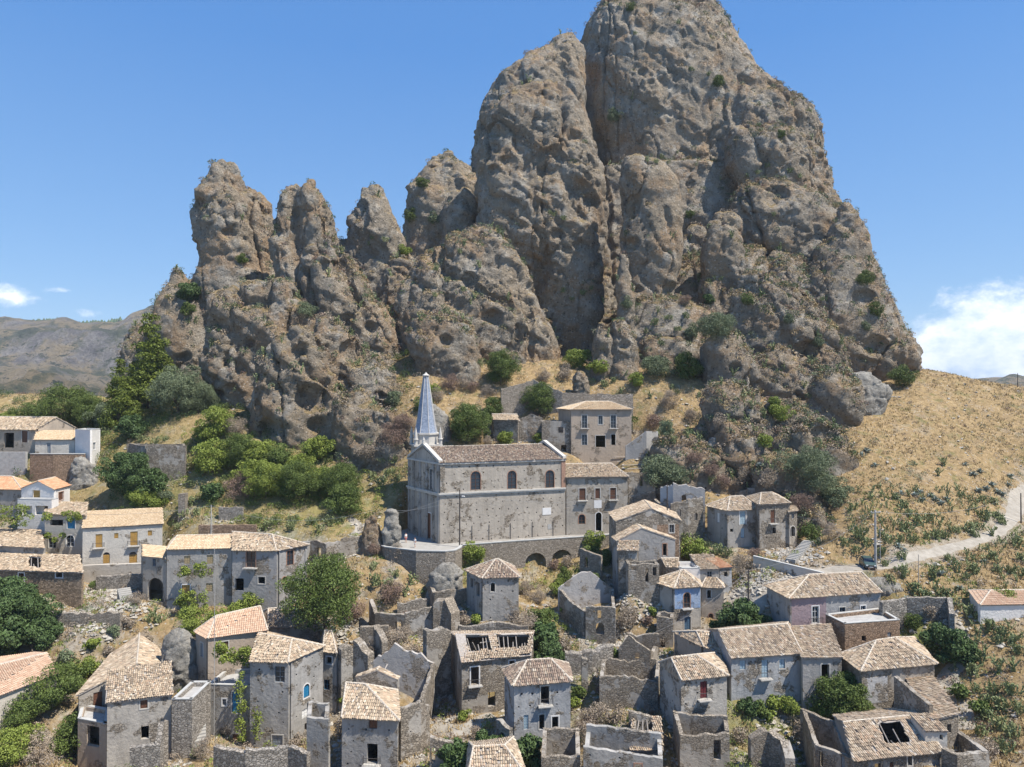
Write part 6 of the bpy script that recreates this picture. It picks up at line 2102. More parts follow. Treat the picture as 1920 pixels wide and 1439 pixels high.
# ---------------------------------------------------------------- plants: meshes
def leaf_cloud(centres, radii, n, size, seed, flat=.85, squash=1.0, long=1.0):
    """n small leaf faces spread over the skins of many small clumps"""
    rs = np.random.RandomState(seed)
    centres, radii = np.asarray(centres, float), np.asarray(radii, float)
    w = radii ** 2
    k = rs.choice(len(centres), n, p=w / w.sum())
    d = rs.normal(size=(n, 3))
    d[:, 2] += .25
    d /= np.linalg.norm(d, axis=1)[:, None]
    r = radii[k] * (.62 + .45 * rs.rand(n) ** .6)
    p = centres[k] + d * r[:, None] * np.array([1, 1, squash])
    nn = d + rs.normal(size=(n, 3)) * flat
    nn /= np.linalg.norm(nn, axis=1)[:, None]
    t = np.cross(nn, rs.normal(size=(n, 3)))
    t /= np.linalg.norm(t, axis=1)[:, None]
    b = np.cross(nn, t)
    s = size * rs.uniform(.6, 1.35, n)[:, None]
    v = np.stack([p - t * s * long, p + b * s * .5, p + t * s * long, p - b * s * .5], 1).reshape(-1, 3)
    f = np.arange(n * 4).reshape(-1, 4)
    clump = rs.rand(len(centres))
    rnd = np.repeat(np.clip(.25 * clump[k] + .75 * rs.rand(n), 0, 1), 4)
    return v, f, rnd


def crown(seed, rx, rz, nb, n, size, br=.34, kind='round'):
    rs = np.random.RandomState(seed)
    c, r = [], []
    for i in range(nb):
        d = rs.normal(size=3)
        d /= np.linalg.norm(d)
        if d[2] < -.85:
            d[2] = -d[2]
        u = rs.uniform(.45, .86)
        wob = 1 + .22 * math.sin(3 * math.atan2(d[1], d[0]) + seed)
        c.append((d[0] * rx * u * wob, d[1] * rx * u * wob, rz * (1 + d[2] * u)))
        r.append(rx * br * rs.uniform(.6, 1.25))
    c.append((0, 0, rz))
    r.append(rx * .60)
    c.append((0, 0, rz * .55))
    r.append(rx * .50)
    return leaf_cloud(c, r, n, size, seed + 1, squash=rz / rx if rz < rx else 1.0)


def pine(seed, h, n, size):
    rs = np.random.RandomState(seed)
    c, r = [], []
    z = h * .16
    while z < h * .98:
        f = 1 - (z / h) ** 1.25
        R_ = h * .24 * f + .08
        m = max(3, int(8 * f) + 2)
        for k in range(m):
            a = rs.uniform(0, 6.28)
            q = rs.uniform(.45, 1.0)
            c.append((R_ * q * math.cos(a), R_ * q * math.sin(a), z + rs.uniform(-.2, .3) + R_ * .16 * q))
            r.append(.14 + .06 * h * f * rs.uniform(.6, 1.2))
        z += h * .055
    return leaf_cloud(c, r, n, size, seed, flat=1.0, squash=.6, long=1.3)


PROTO = {}


def raw_mesh(name, v, f, mat, attrs=None):
    me = bpy.data.meshes.new(name)
    me.from_pydata(v.tolist() if isinstance(v, np.ndarray) else v, [], f.tolist() if isinstance(f, np.ndarray) else f)
    me.materials.append(mat)
    if attrs is not None:
        a = me.attributes.new('rnd', 'FLOAT', 'POINT')
        a.data.foreach_set('value', np.asarray(attrs, dtype=np.float32))
    me.update()
    return me


def trunk_mesh(h, r, rx, seed, limbs=5):
    rs = random.Random(seed)
    V, Fc = [], []
    p = Vector((0, 0, -.6))
    q = Vector((rs.uniform(-.1, .1) * h, rs.uniform(-.1, .1) * h, h * .55))
    bar(V, Fc, p, q, r, 7, r * .7)
    for k in range(limbs):
        a = 6.28 * k / limbs + rs.uniform(-.4, .4)
        m = q + Vector((math.cos(a) * rx * .25, math.sin(a) * rx * .25, h * .5))
        bar(V, Fc, q - Vector((0, 0, h * .1)), m, r * .5, 5, r * .33)
        bar(V, Fc, m, m + Vector((math.cos(a) * rx * .35, math.sin(a) * rx * .35, h * .3)), r * .33, 4, r * .1)
    return raw_mesh('trunk', V, Fc, M['bark'])


def proto(key):
    """unit-size (radius 1 m) crown meshes, made on first use: kind, size class, variant"""
    if key in PROTO:
        return PROTO[key]
    kind, cls, var = key
    mat = {'green': 'leaf_green', 'dark': 'leaf_dark', 'bright': 'leaf_bright', 'olive': 'leaf_olive', 'pine': 'leaf_pine', 'dry': 'leaf_dry', 'rust': 'leaf_rust', 'vine': 'leaf_bright'}[kind]
    seed = abs(hash((len(kind) * 7 + ord(kind[0]) * 3 + ord(kind[1])) * 31 + cls * 7 + var)) % 9999
    real = {0: .9, 1: 2.0, 2: 3.4, 3: 6.0}[cls]
    size = {'dark': .20, 'green': .13, 'bright': .14, 'olive': .12, 'pine': .17, 'dry': .085, 'rust': .085, 'vine': .17}[kind] / real
    n = {0: 900, 1: 3400, 2: 9000, 3: 30000}[cls]
    if kind == 'pine':
        v, f, r = pine(seed, 3.0, 16000, .15 / 4.5)
    else:
        rz = .80
        v, f, r = crown(seed, 1.0, rz, {0: 7, 1: 16, 2: 34, 3: 85}[cls], n, size, br={0: .5, 1: .36, 2: .28, 3: .22}[cls])
    PROTO[key] = raw_mesh('crown', v, f, M[mat], r)
    return PROTO[key]


def cactus_mesh(seed, R_, n):
    """prickly pear: chains of thick oval pads"""
    rs = random.Random(seed)
    V, Fc, Rn = [], [], []

    def pad(c, up, face, a, b):
        side = up.cross(face).normalized()
        s = len(V)
        m = 6
        for k in range(m):
            t = 2 * math.pi * k / m
            V.append(tuple(c + side * math.cos(t) * a + up * (b + math.sin(t) * b)))
        V.append(tuple(c + up * b + face * .05))
        V.append(tuple(c + up * b - face * .05))
        for k in range(m):
            Fc.append((s + k, s + (k + 1) % m, s + m))
            Fc.append((s + (k + 1) % m, s + k, s + m + 1))
        Rn.extend([rs.random()] * (m + 2))
    cur = []
    for k in range(max(4, n // 7)):
        a, q = rs.uniform(0, 6.28), R_ * math.sqrt(rs.random()) * (.5 if n > 100 else .25)
        cur.append((Vector((q * math.cos(a), q * math.sin(a), -.05)), Vector((rs.uniform(-.3, .3), rs.uniform(-.3, .3), 1)).normalized()))
    cnt = 0
    while cnt < n and cur:
        nxt = []
        for p, up in cur:
            if cnt >= n:
                break
            f = Vector((rs.uniform(-1, 1), rs.uniform(-1, 1), rs.uniform(-.4, .4))).normalized()
            f = (f - up * f.dot(up)).normalized()
            b = rs.uniform(.13, .20)
            pad(p, up, f, b * .62, b)
            cnt += 1
            side = up.cross(f)
            for _ in range(rs.choice((1, 2, 2))):
                u2 = (up + side * rs.uniform(-1.0, 1.0) + f * rs.uniform(-.4, .4) + Vector((0, 0, .25))).normalized()
                nxt.append((p + up * b * 1.8, u2))
        rs.shuffle(nxt)
        cur = nxt[:max(6, n // 5)]
    return V, Fc, Rn


def agave_mesh(seed, R_, n):
    rs = random.Random(seed)
    V, Fc, Rn = [], [], []
    for k in range(n):
        a = 2.4 * k + rs.uniform(-.2, .2)
        el = R(rs.uniform(12, 75))
        L = R_ * rs.uniform(.75, 1.1)
        d = Vector((math.cos(a) * math.cos(el), math.sin(a) * math.cos(el), math.sin(el)))
        s = Vector((-math.sin(a), math.cos(a), 0))
        m = d * L * .5 + Vector((0, 0, .06))
        i = len(V)
        w = R_ * .10
        V += [tuple(-s * w * .8), tuple(s * w * .8), tuple(m + s * w), tuple(m - s * w), tuple(d * L - Vector((0, 0, L * .12))), tuple(m - Vector((0, 0, w)))]
        Fc += [(i, i + 1, i + 2, i + 3), (i + 3, i + 2, i + 4), (i + 3, i + 4, i + 5), (i + 4, i + 2, i + 5)]
        Rn += [rs.random()] * 6
    return V, Fc, Rn


# visible rock surface by pixel, to set plants on ledges
_f = RC[:, 1] * CP - (RC[:, 2] - CAMZ) * SP
_px = 960 + F * RC[:, 0] / _f
_py = 719.5 - F * (RC[:, 1] * SP + (RC[:, 2] - CAMZ) * CP) / _f


def rock_at(px, py, rad=3.0):
    sel = np.where((np.abs(_px - px) < rad) & (np.abs(_py - py) < rad))[0]
    if len(sel) == 0:
        return None
    k = sel[np.argmin(RC[sel, 1])]
    return Vector(RC[k])


def surf(px, py):
    g, r = gpix(px, py), rock_at(px, py)
    if g is None:
        return r
    if r is None or g.y <= r.y:
        return g
    return r


PLANTS = []     # (object, kind word, px, py, size)
WORDS = {'green': ('leafy green', 'shrub'), 'dark': ('dark green', 'fig bush'), 'bright': ('bright yellow green', 'shrub'), 'olive': ('grey green', 'shrub'), 'pine': ('tall green', 'pine tree'), 'dry': ('dry grey brown', 'shrub'), 'rust': ('dead rust brown', 'shrub'), 'cactus': ('prickly pear', 'cactus'), 'agave': ('blue grey', 'agave')}


def plant(kind, px, py, rp, Yf=None, hz=1.0, tree=False, name=None, lab=None):
    """px, py: centre of the crown in the photograph, rp its radius in pixels"""
    q = surf(px, py + rp * .72)
    if Yf:
        q = P(px, py + rp * .72, Yf)
    if q is None:
        return None
    r = rp / F * q.y
    if kind == 'pine':
        q = surf(px, py + rp) if not Yf else P(px, py + rp, Yf)
        if q is None:
            return None
        r = 2 * rp / F * q.y / 3.0
    cls = 0 if r < 1.35 else 1 if r < 2.6 else 2 if r < 4.6 else 3
    key = (kind, cls, rng.randrange({0: 4, 1: 4, 2: 3, 3: 2}[cls]))
    me = proto(key)
    rot = rng.uniform(0, 6.28)
    nm = name or ('pine_tree' if kind == 'pine' else 'fig_bush' if kind == 'dark' else 'tree' if tree else 'shrub')
    if kind == 'pine' or tree:
        root = empty(nm, tuple(q))
        o = bpy.data.objects.new('crown', me)
        col.objects.link(o)
        o.parent = root
        o.scale = (r, r, r * hz)
        o.rotation_euler.z = rot
        o.location.z = -.06 * r if tree else 0
        tk = ('trunk', kind)
        if tk not in PROTO:
            PROTO[tk] = trunk_mesh(2.7 if kind == 'pine' else .6, .07 if kind == 'pine' else .06, .9, 3, 0 if kind == 'pine' else 5)
        t = bpy.data.objects.new('trunk', PROTO[tk])
        col.objects.link(t)
        t.parent = root
        t.scale = (r, r, r * hz)
    else:
        root = bpy.data.objects.new(nm, me)
        col.objects.link(root)
        root.location = q - Vector((0, 0, .12 * r))
        root.scale = (r, r * rng.uniform(.85, 1.1), r * hz)
        root.rotation_euler.z = rot
    if lab:
        tag(root, lab, 'tree' if (tree or kind == 'pine') else 'shrub')
        TRACK.append((root, px, py))
    else:
        PLANTS.append((root, kind, px, py, r, tree))
    return root


_cm = {}


def cactus(px, py, rp, kind='cactus'):
    q = surf(px, py + rp * .6)
    if q is None:
        return
    r = max(.5, rp / F * q.y)
    cls = 0 if r < 1.1 else 1 if r < 2.0 else 2
    key = (kind, cls, rng.randrange(4))
    if key not in _cm:
        if kind == 'cactus':
            R_ = (.8, 1.5, 2.6)[cls]
            v, f, a = cactus_mesh(cls * 10 + key[2], R_, (60, 170, 380)[cls])
        else:
            R_ = (.8, 1.1, 1.4)[cls]
            v, f, a = agave_mesh(cls * 10 + key[2], R_, 26)
        _cm[key] = (raw_mesh('pads' if kind == 'cactus' else 'blades', v, f, M['leaf_cactus' if kind == 'cactus' else 'leaf_agave'], a), R_)
    me, R_ = _cm[key]
    o = bpy.data.objects.new('prickly_pear' if kind == 'cactus' else 'agave', me)
    col.objects.link(o)
    o.location = q
    s = r / R_
    o.scale = (s, s, s * .95)
    o.rotation_euler.z = rng.uniform(0, 6.28)
    PLANTS.append((o, kind, px, py, r, False))


# ---- the named, large plants
plant('pine', 283, 690, 92, 163, lab='tallest pine standing against the left foot of the rock spires')
plant('pine', 226, 748, 68, 156, lab='shorter yellow green pine in front of the tallest pine')
for a in [
    ('olive', 335, 735, 58, True), ('olive', 372, 745, 36, True), ('green', 120, 765, 50, True), ('green', 165, 775, 38, True), ('olive', 195, 778, 30, True), ('bright', 20, 790, 26, False), ('green', 60, 775, 28, False), ('dark', 250, 800, 28, False),
    ('bright', 410, 795, 34, True), ('bright', 385, 815, 24, False), ('green', 445, 850, 42, True), ('bright', 400, 860, 40, True), ('bright', 500, 900, 44, True), ('green', 555, 905, 46, True), ('bright', 470, 895, 36, True), ('bright', 480, 850, 34, True),
    ('green', 520, 860, 32, True), ('bright', 596, 840, 30, True), ('green', 640, 905, 44, True), ('green', 645, 940, 36, False), ('bright', 600, 900, 34, False), ('bright', 560, 870, 26, False), ('rust', 450, 915, 34, False), ('dry', 440, 800, 26, False), ('olive', 575, 580, 20, False),
    ('dark', 240, 890, 48, True), ('dark', 275, 905, 34, False), ('bright', 262, 935, 24, False), ('bright', 290, 940, 18, False), ('olive', 312, 930, 14, False), ('dark', 395, 925, 22, False),
    ('green', 940, 692, 40, True), ('green', 1015, 752, 38, True), ('green', 875, 797, 48, True), ('green', 925, 765, 24, False), ('bright', 945, 822, 16, False), ('olive', 1230, 688, 30, False), ('green', 1292, 687, 32, False), ('bright', 1195, 712, 17, False),
    ('olive', 1345, 612, 36, False), ('green', 1172, 797, 20, True), ('olive', 1235, 882, 40, True), ('olive', 1262, 890, 28, False), ('olive', 1250, 800, 18, False), ('olive', 1515, 880, 52, True), ('olive', 1562, 925, 34, True), ('olive', 1480, 870, 30, False), ('bright', 1462, 770, 24, False), ('bright', 1437, 825, 18, False), ('bright', 1450, 750, 12, False),
    ('green', 1690, 706, 26, False), ('bright', 1107, 1018, 24, False), ('green', 1135, 1048, 18, False), ('bright', 885, 1040, 26, False), ('bright', 1300, 1030, 26, False), ('green', 1262, 1032, 14, False), ('dark', 1391, 1160, 42, False), ('dark', 1355, 1175, 18, False), ('dark', 1425, 1172, 20, False),
    ('green', 1560, 1320, 44, True), ('green', 1600, 1325, 40, True), ('green', 1580, 1290, 34, False), ('dark', 1775, 1215, 44, True), ('green', 1700, 1358, 30, False), ('dark', 35, 1150, 58, True), ('dark', 5, 1200, 50, True), ('dark', 80, 1190, 34, False), ('dark', 15, 1120, 40, True),
    ('green', 95, 1290, 48, True), ('green', 60, 1310, 46, True), ('green', 130, 1270, 34, False), ('green', 140, 1385, 44, True), ('green', 40, 1340, 40, False), ('bright', 20, 1400, 44, False), ('dry', 60, 1410, 36, False), ('bright', 160, 1255, 22, False), ('bright', 325, 1245, 20, False), ('bright', 326, 1262, 18, False),
    ('vine', 520, 1290, 27, False), ('vine', 515, 1320, 20, False), ('green', 1018, 1165, 26, False), ('dark', 1025, 1195, 30, False), ('dark', 1030, 1235, 36, False), ('dark', 1000, 1215, 24, False), ('green', 1110, 1098, 24, False), ('green', 1090, 1085, 20, False), ('green', 1060, 1078, 16, False),
    ('dark', 850, 1415, 36, False), ('dark', 910, 1400, 26, False), ('dark', 990, 1412, 34, False), ('dark', 945, 1388, 20, False), ('dry', 735, 1208, 28, False), ('dry', 770, 1228, 24, False), ('dry', 757, 1190, 18, False), ('rust', 735, 1115, 26, False), ('rust', 660, 1150, 26, False), ('rust', 700, 1030, 16, False),
    ('dry', 1180, 1162, 26, False), ('dry', 985, 1175, 26, False), ('dry', 965, 1150, 16, False), ('dry', 1105, 1375, 26, False), ('rust', 1100, 1360, 22, False), ('green', 1085, 1300, 14, False), ('dry', 1120, 1340, 30, False), ('bright', 1075, 1320, 12, False), ('dark', 1405, 1330, 20, False), ('bright', 1450, 1325, 18, False), ('bright', 1480, 1330, 22, False),
    ('dry', 1150, 1300, 18, False), ('bright', 1540, 1340, 16, False), ('green', 1425, 1335, 18, False), ('bright', 470, 1130, 26, False), ('dry', 500, 1125, 18, False), ('bright', 440, 1150, 22, False), ('bright', 400, 1170, 24, False), ('bright', 355, 1150, 20, False), ('green', 345, 1130, 16, False), ('bright', 360, 1175, 18, False),
    ('dry', 255, 1125, 16, False), ('olive', 215, 1190, 12, False), ('green', 175, 1100, 10, False), ('bright', 340, 1060, 12, False), ('dry', 640, 1370, 18, False), ('bright', 650, 1320, 14, False), ('dry', 790, 1360, 18, False), ('dry', 720, 1290, 16, False), ('dry', 1300, 1420, 16, False), ('dry', 380, 1410, 22, False), ('dry', 440, 1425, 22, False),
    ('rust', 735, 820, 30, False), ('rust', 760, 790, 24, False), ('dry', 690, 850, 22, False), ('olive', 735, 745, 18, False), ('green', 790, 760, 18, False), ('bright', 812, 730, 14, False), ('dry', 820, 745, 16, False), ('rust', 845, 720, 20, False), ('dry', 870, 720, 16, False), ('rust', 885, 725, 14, False), ('dry', 1060, 700, 18, False), ('dry', 1020, 705, 16, False),
    ('rust', 960, 745, 16, False), ('dry', 915, 735, 14, False), ('rust', 1000, 780, 12, False), ('dry', 1000, 815, 16, False), ('bright', 1010, 822, 12, False), ('dry', 915, 830, 12, False), ('dry', 1045, 825, 18, False), ('rust', 1285, 560, 14, False), ('dry', 1255, 750, 22, False), ('rust', 1225, 790, 18, False), ('dry', 1300, 780, 18, False), ('dry', 1345, 790, 18, False),
    ('rust', 1300, 860, 16, False), ('rust', 1330, 880, 18, False), ('rust', 1355, 905, 18, False), ('dry', 1400, 890, 20, False), ('dry', 1440, 900, 20, False), ('dry', 1475, 920, 22, False), ('rust', 1500, 940, 26, False), ('dry', 1530, 960, 20, False), ('dry', 1560, 1000, 18, False), ('green', 1520, 1000, 20, False), ('green', 1490, 1000, 14, False), ('rust', 1420, 1040, 18, False), ('dry', 1390, 1060, 22, False),
    ('bright', 1890, 1125, 22, False), ('green', 1910, 1122, 18, False), ('green', 1840, 1330, 18, False), ('green', 1800, 1300, 16, False), ('dry', 1830, 1410, 24, False), ('dry', 1860, 1400, 18, False), ('bright', 1680, 1170, 10, False), ('dry', 1685, 1145, 16, False), ('dry', 1740, 1150, 16, False), ('green', 1712, 1168, 18, False),
    ('dry', 870, 1160, 14, False), ('bright', 893, 1168, 12, False), ('dry', 1010, 1120, 16, False), ('bright', 1050, 1105, 18, False), ('dry', 985, 1105, 16, False), ('rust', 1040, 1060, 12, False), ('dry', 1065, 1055, 12, False), ('green', 1110, 1045, 22, False), ('dry', 748, 1040, 17, False), ('dry', 905, 1110, 8, False),
    ('dry', 700, 1222, 18, False),
    ('dry', 780, 1255, 16, False),
    ('green', 830, 1292, 14, False),
    ('dry', 1010, 1292, 14, False),
    ('rust', 1130, 1290, 14, False),
    ('dry', 1155, 1345, 18, False),
    ('green', 1190, 1358, 13, False),
    ('dry', 1215, 1332, 12, False),
    ('bright', 1060, 1142, 14, False),
    ('dry', 1080, 1165, 12, False),
    ('rust', 1120, 1118, 12, False),
    ('dry', 1200, 1075, 10, False),
    ('rust', 1215, 1172, 12, False),
    ('dry', 1245, 1390, 12, False),
    ('green', 1310, 1392, 14, False),
    ('dry', 1390, 1385, 16, False),
    ('bright', 1440, 1345, 14, False),
    ('dry', 1500, 1372, 16, False),
    ('green', 690, 1332, 14, False),
    ('bright', 650, 1300, 12, False),
    ('dry', 762, 1388, 16, False),
    ('bright', 870, 1342, 12, False),
    ('dry', 892, 1378, 12, False),
    ('dry', 1022, 1332, 14, False),
    ('dry', 562, 1388, 14, False),
    ('green', 602, 1402, 12, False),
    ('dry', 240, 1172, 14, False),
    ('bright', 172, 1212, 14, False),
    ('dry', 202, 1232, 13, False),
    ('dry', 270, 1202, 14, False),
    ('olive', 122, 1238, 16, False),
    ('dry', 232, 1242, 16, False),
    ('green', 70, 1242, 18, False),
    ('bright', 665, 1255, 14, False),
    ('rust', 640, 1268, 14, False),
    ('green', 720, 1160, 12, False),
    ('dry', 850, 1128, 12, False),
    ('green', 835, 1150, 12, False),
    ('bright', 1225, 1150, 10, False),
    ('dry', 1245, 1205, 10, False),
    ('green', 1150, 1225, 12, False),
    ('dry', 1060, 1210, 16, False),
    ('rust', 955, 1200, 12, False),
    ('bright', 1065, 1400, 14, False),
    ('dry', 1260, 1340, 12, False),
    ('green', 790, 345, 12, False), ('green', 770, 405, 18, False), ('olive', 815, 410, 14, False), ('bright', 760, 470, 14, False), ('green', 455, 485, 12, False), ('dark', 355, 545, 22, False), ('green', 350, 580, 16, False), ('green', 1345, 150, 14, False), ('green', 1465, 250, 11, False), ('green', 1290, 402, 10, False), ('green', 1180, 12, 9, False), ('olive', 1150, 220, 20, False),
    ('green', 1620, 520, 18, False), ('green', 1645, 580, 16, False), ('olive', 1625, 610, 12, False), ('olive', 1530, 640, 14, False), ('olive', 1480, 600, 12, False), ('green', 1400, 560, 14, False), ('dark', 1330, 560, 12, False), ('olive', 1175, 570, 14, False), ('bright', 1080, 672, 26, False), ('bright', 1120, 690, 18, False), ('olive', 1300, 620, 16, False),
]:
    plant(a[0] if a[0] != 'vine' else 'vine', a[1], a[2], a[3] * 1.06, tree=a[4])
plant('green', 612, 1122, 84, 99.0, hz=1.12, tree=True, lab='largest round dark green tree in the village, beside the long grey house')

# vines on the house fronts and pergolas
def vine(label, x0, y0, x1, y1, Y, n=700, dz=.35):
    rs = np.random.RandomState(int(x0))
    c = [tuple(P(rs.uniform(x0, x1), rs.uniform(y0, y1), Y - rs.uniform(0, dz))) for _ in range(max(6, int((x1 - x0) * (y1 - y0) / 60)))]
    v, f, r = leaf_cloud(c, rs.uniform(.3, .6, len(c)), n, .15, int(x0))
    tag(add_mesh('vine', v, f, M['leaf_bright'], attrs={'rnd': r}), label, 'vine')


vine('grape vine over the balcony of the long two part grey house', 335, 1060, 397, 1078, 106.3, 1200)
vine('vine heaped over the yellow door and terrace of the long grey house', 330, 1108, 395, 1140, 105.6, 1500)
vine('broad grape vine roofing the upper patio of the pink tan roofed cluster', 402, 1210, 468, 1244, 88.6, 2600, 2.0)
vine('vine curtain hanging by the blue door down to the street', 444, 1262, 458, 1388, 86.0, 900)
vine('vine pergola along the balcony left of the blue upper door', 75, 963, 152, 975, 122.4, 1600, 1.5)
vine('small vine awning over the lower white window with red arch', 84, 1001, 118, 1014, 122.6, 700, 1.0)
vine('vine spreading over the porch of the white gabled house', 0, 950, 62, 985, 124.5, 2000, 2.0)
vine('thin vine climbing the corner of the three storey grey house', 478, 1330, 492, 1385, 85.4, 260)

# prickly pears and agaves, read off the slope on the right and the banks in the village
for px, py, rp in [
    (1610, 1000, 22), (1585, 1015, 18), (1625, 1020, 20), (1665, 1010, 20), (1605, 1035, 16), (1650, 1035, 16), (1700, 985, 22), (1725, 975, 20), (1750, 1000, 18), (1710, 1010, 16), (1790, 985, 22), (1770, 1000, 16), (1820, 990, 20), (1845, 965, 20), (1870, 960, 22), (1835, 985, 16),
    (1695, 945, 16), (1705, 960, 14), (1680, 930, 12), (1745, 965, 12), (1840, 935, 14), (1865, 940, 14), (1800, 927, 11), (1770, 870, 10), (1760, 888, 9), (1830, 1000, 14), (1880, 975, 16), (1860, 1000, 12), (1690, 1070, 20), (1670, 1085, 18), (1720, 1100, 22), (1740, 1120, 24), (1705, 1130, 18), (1765, 1110, 20),
    (1780, 1045, 14), (1790, 1062, 12), (1825, 1065, 20), (1810, 1080, 14), (1860, 1040, 18), (1870, 1065, 16), (1895, 1070, 14), (1905, 1010, 18), (1915, 1045, 16), (1850, 1115, 18), (1845, 1135, 14), (1750, 1085, 12), (1650, 1100, 14), (1690, 1040, 16), (1660, 1055, 14),
    (1835, 1155, 18), (1855, 1170, 18), (1875, 1185, 20), (1895, 1200, 20), (1912, 1215, 20), (1870, 1200, 16), (1850, 1185, 14), (1825, 1260, 22), (1840, 1240, 16), (1860, 1290, 22), (1845, 1310, 22), (1880, 1320, 26), (1900, 1290, 24), (1870, 1350, 26), (1900, 1370, 26), (1850, 1340, 22), (1840, 1370, 20), (1885, 1400, 24), (1910, 1330, 22), (1830, 1290, 18), (1875, 1255, 16), (1900, 1250, 16),
    (1290, 1005, 20), (1320, 1015, 22), (1345, 1030, 20), (1365, 1035, 16), (1275, 995, 14), (1480, 985, 18), (1510, 985, 18), (1540, 995, 18), (1560, 975, 14), (1530, 1015, 14), (1430, 1055, 10), (1437, 1058, 9),
    (480, 965, 24), (515, 970, 26), (550, 965, 24), (585, 970, 24), (620, 975, 20), (500, 985, 18), (545, 985, 18), (600, 990, 14), (640, 975, 14), (360, 940, 18), (345, 965, 16), (370, 960, 14), (335, 985, 12), (300, 1160, 18), (290, 1150, 12), (280, 1170, 10), (350, 1395, 22), (330, 1400, 16), (370, 1410, 20), (95, 1185, 22), (105, 1170, 14),
    (705, 1085, 22), (725, 1100, 20), (740, 1075, 14), (700, 1060, 14), (770, 1090, 12), (760, 1115, 12), (730, 880, 20), (715, 900, 18), (740, 860, 16), (700, 890, 14), (745, 895, 14), (720, 860, 12), (1088, 848, 14), (1100, 850, 10), (1240, 870, 12), (1265, 820, 12), (1235, 815, 12), (1290, 815, 10), (1330, 905, 10), (1340, 850, 14), (1350, 870, 12),
    (170, 812, 14), (200, 808, 14), (230, 822, 12), (185, 835, 14), (265, 820, 14), (290, 825, 14), (310, 822, 10), (350, 860, 12), (368, 868, 12), (240, 812, 10), (160, 800, 12), (360, 905, 12), (375, 890, 10),
    (1135, 720, 14), (1110, 715, 10), (1150, 712, 10), (1310, 740, 10), (1260, 725, 9), (1220, 745, 8), (1270, 735, 9), (1165, 735, 8), (1430, 780, 10), (1410, 760, 10), (1480, 760, 10), (1130, 650, 8), (1250, 590, 16), (1225, 600, 14), (1270, 610, 16), (1210, 620, 10), (1240, 640, 10), (1290, 590, 12),
    (860, 470, 9), (870, 455, 8), (900, 500, 8), (820, 500, 10), (840, 520, 10), (870, 540, 10), (890, 555, 8), (815, 550, 9), (1040, 400, 10), (1055, 410, 9), (1030, 395, 8), (1215, 295, 10), (1240, 290, 10), (1255, 300, 8), (1230, 300, 9), (950, 560, 8), (1055, 540, 10), (1090, 545, 10), (1110, 540, 9), (1070, 560, 8), (700, 445, 10), (720, 450, 10), (690, 455, 8), (640, 470, 8),
    (1400, 330, 9), (1420, 320, 9), (1440, 310, 9), (1480, 320, 10), (1500, 330, 9), (1450, 400, 8), (1410, 460, 8), (1370, 440, 8), (1500, 520, 8), (1540, 560, 8), (1350, 520, 8), (1580, 640, 9), (1450, 650, 8), (1470, 690, 8), (1510, 720, 8), (1375, 700, 9), (670, 680, 7), (1300, 130, 9), (1330, 140, 8), (1190, 60, 7), (1270, 40, 8), (1420, 230, 8)]:
    cactus(px, py, rp)
for px, py, rp in [(1680, 930, 12), (1690, 922, 11), (1715, 925, 12), (1725, 920, 12), (1745, 925, 12), (1755, 935, 12), (1765, 940, 12), (1730, 935, 11), (1775, 932, 11), (1835, 915, 13), (1850, 912, 13), (1860, 905, 12), (1870, 918, 12), (1890, 905, 13), (1825, 885, 12), (1838, 880, 10), (1810, 870, 9), (1615, 850, 14), (1625, 840, 12), (1640, 870, 11), (1895, 890, 12), (1880, 925, 12),
                   (1685, 1020, 12), (1695, 1030, 10), (1700, 1120, 12), (1765, 1075, 13), (1800, 1100, 12), (1820, 1110, 12), (1845, 1050, 10), (1455, 900, 14), (1470, 915, 12), (1425, 870, 10), (1445, 1330, 14), (1330, 1400, 13), (1350, 1430, 13), (1120, 1310, 12), (1385, 1050, 8), (620, 960, 10), (195, 1245, 10), (1790, 1130, 12)]:
    cactus(px, py, rp, 'agave')


# labels: each plant is told apart by what it looks like and where it stands
def sizeword(kind, r):
    return 'tiny' if r < .7 else 'small' if r < 1.3 else 'middling' if r < 2.2 else 'large' if r < 4 else 'very large'


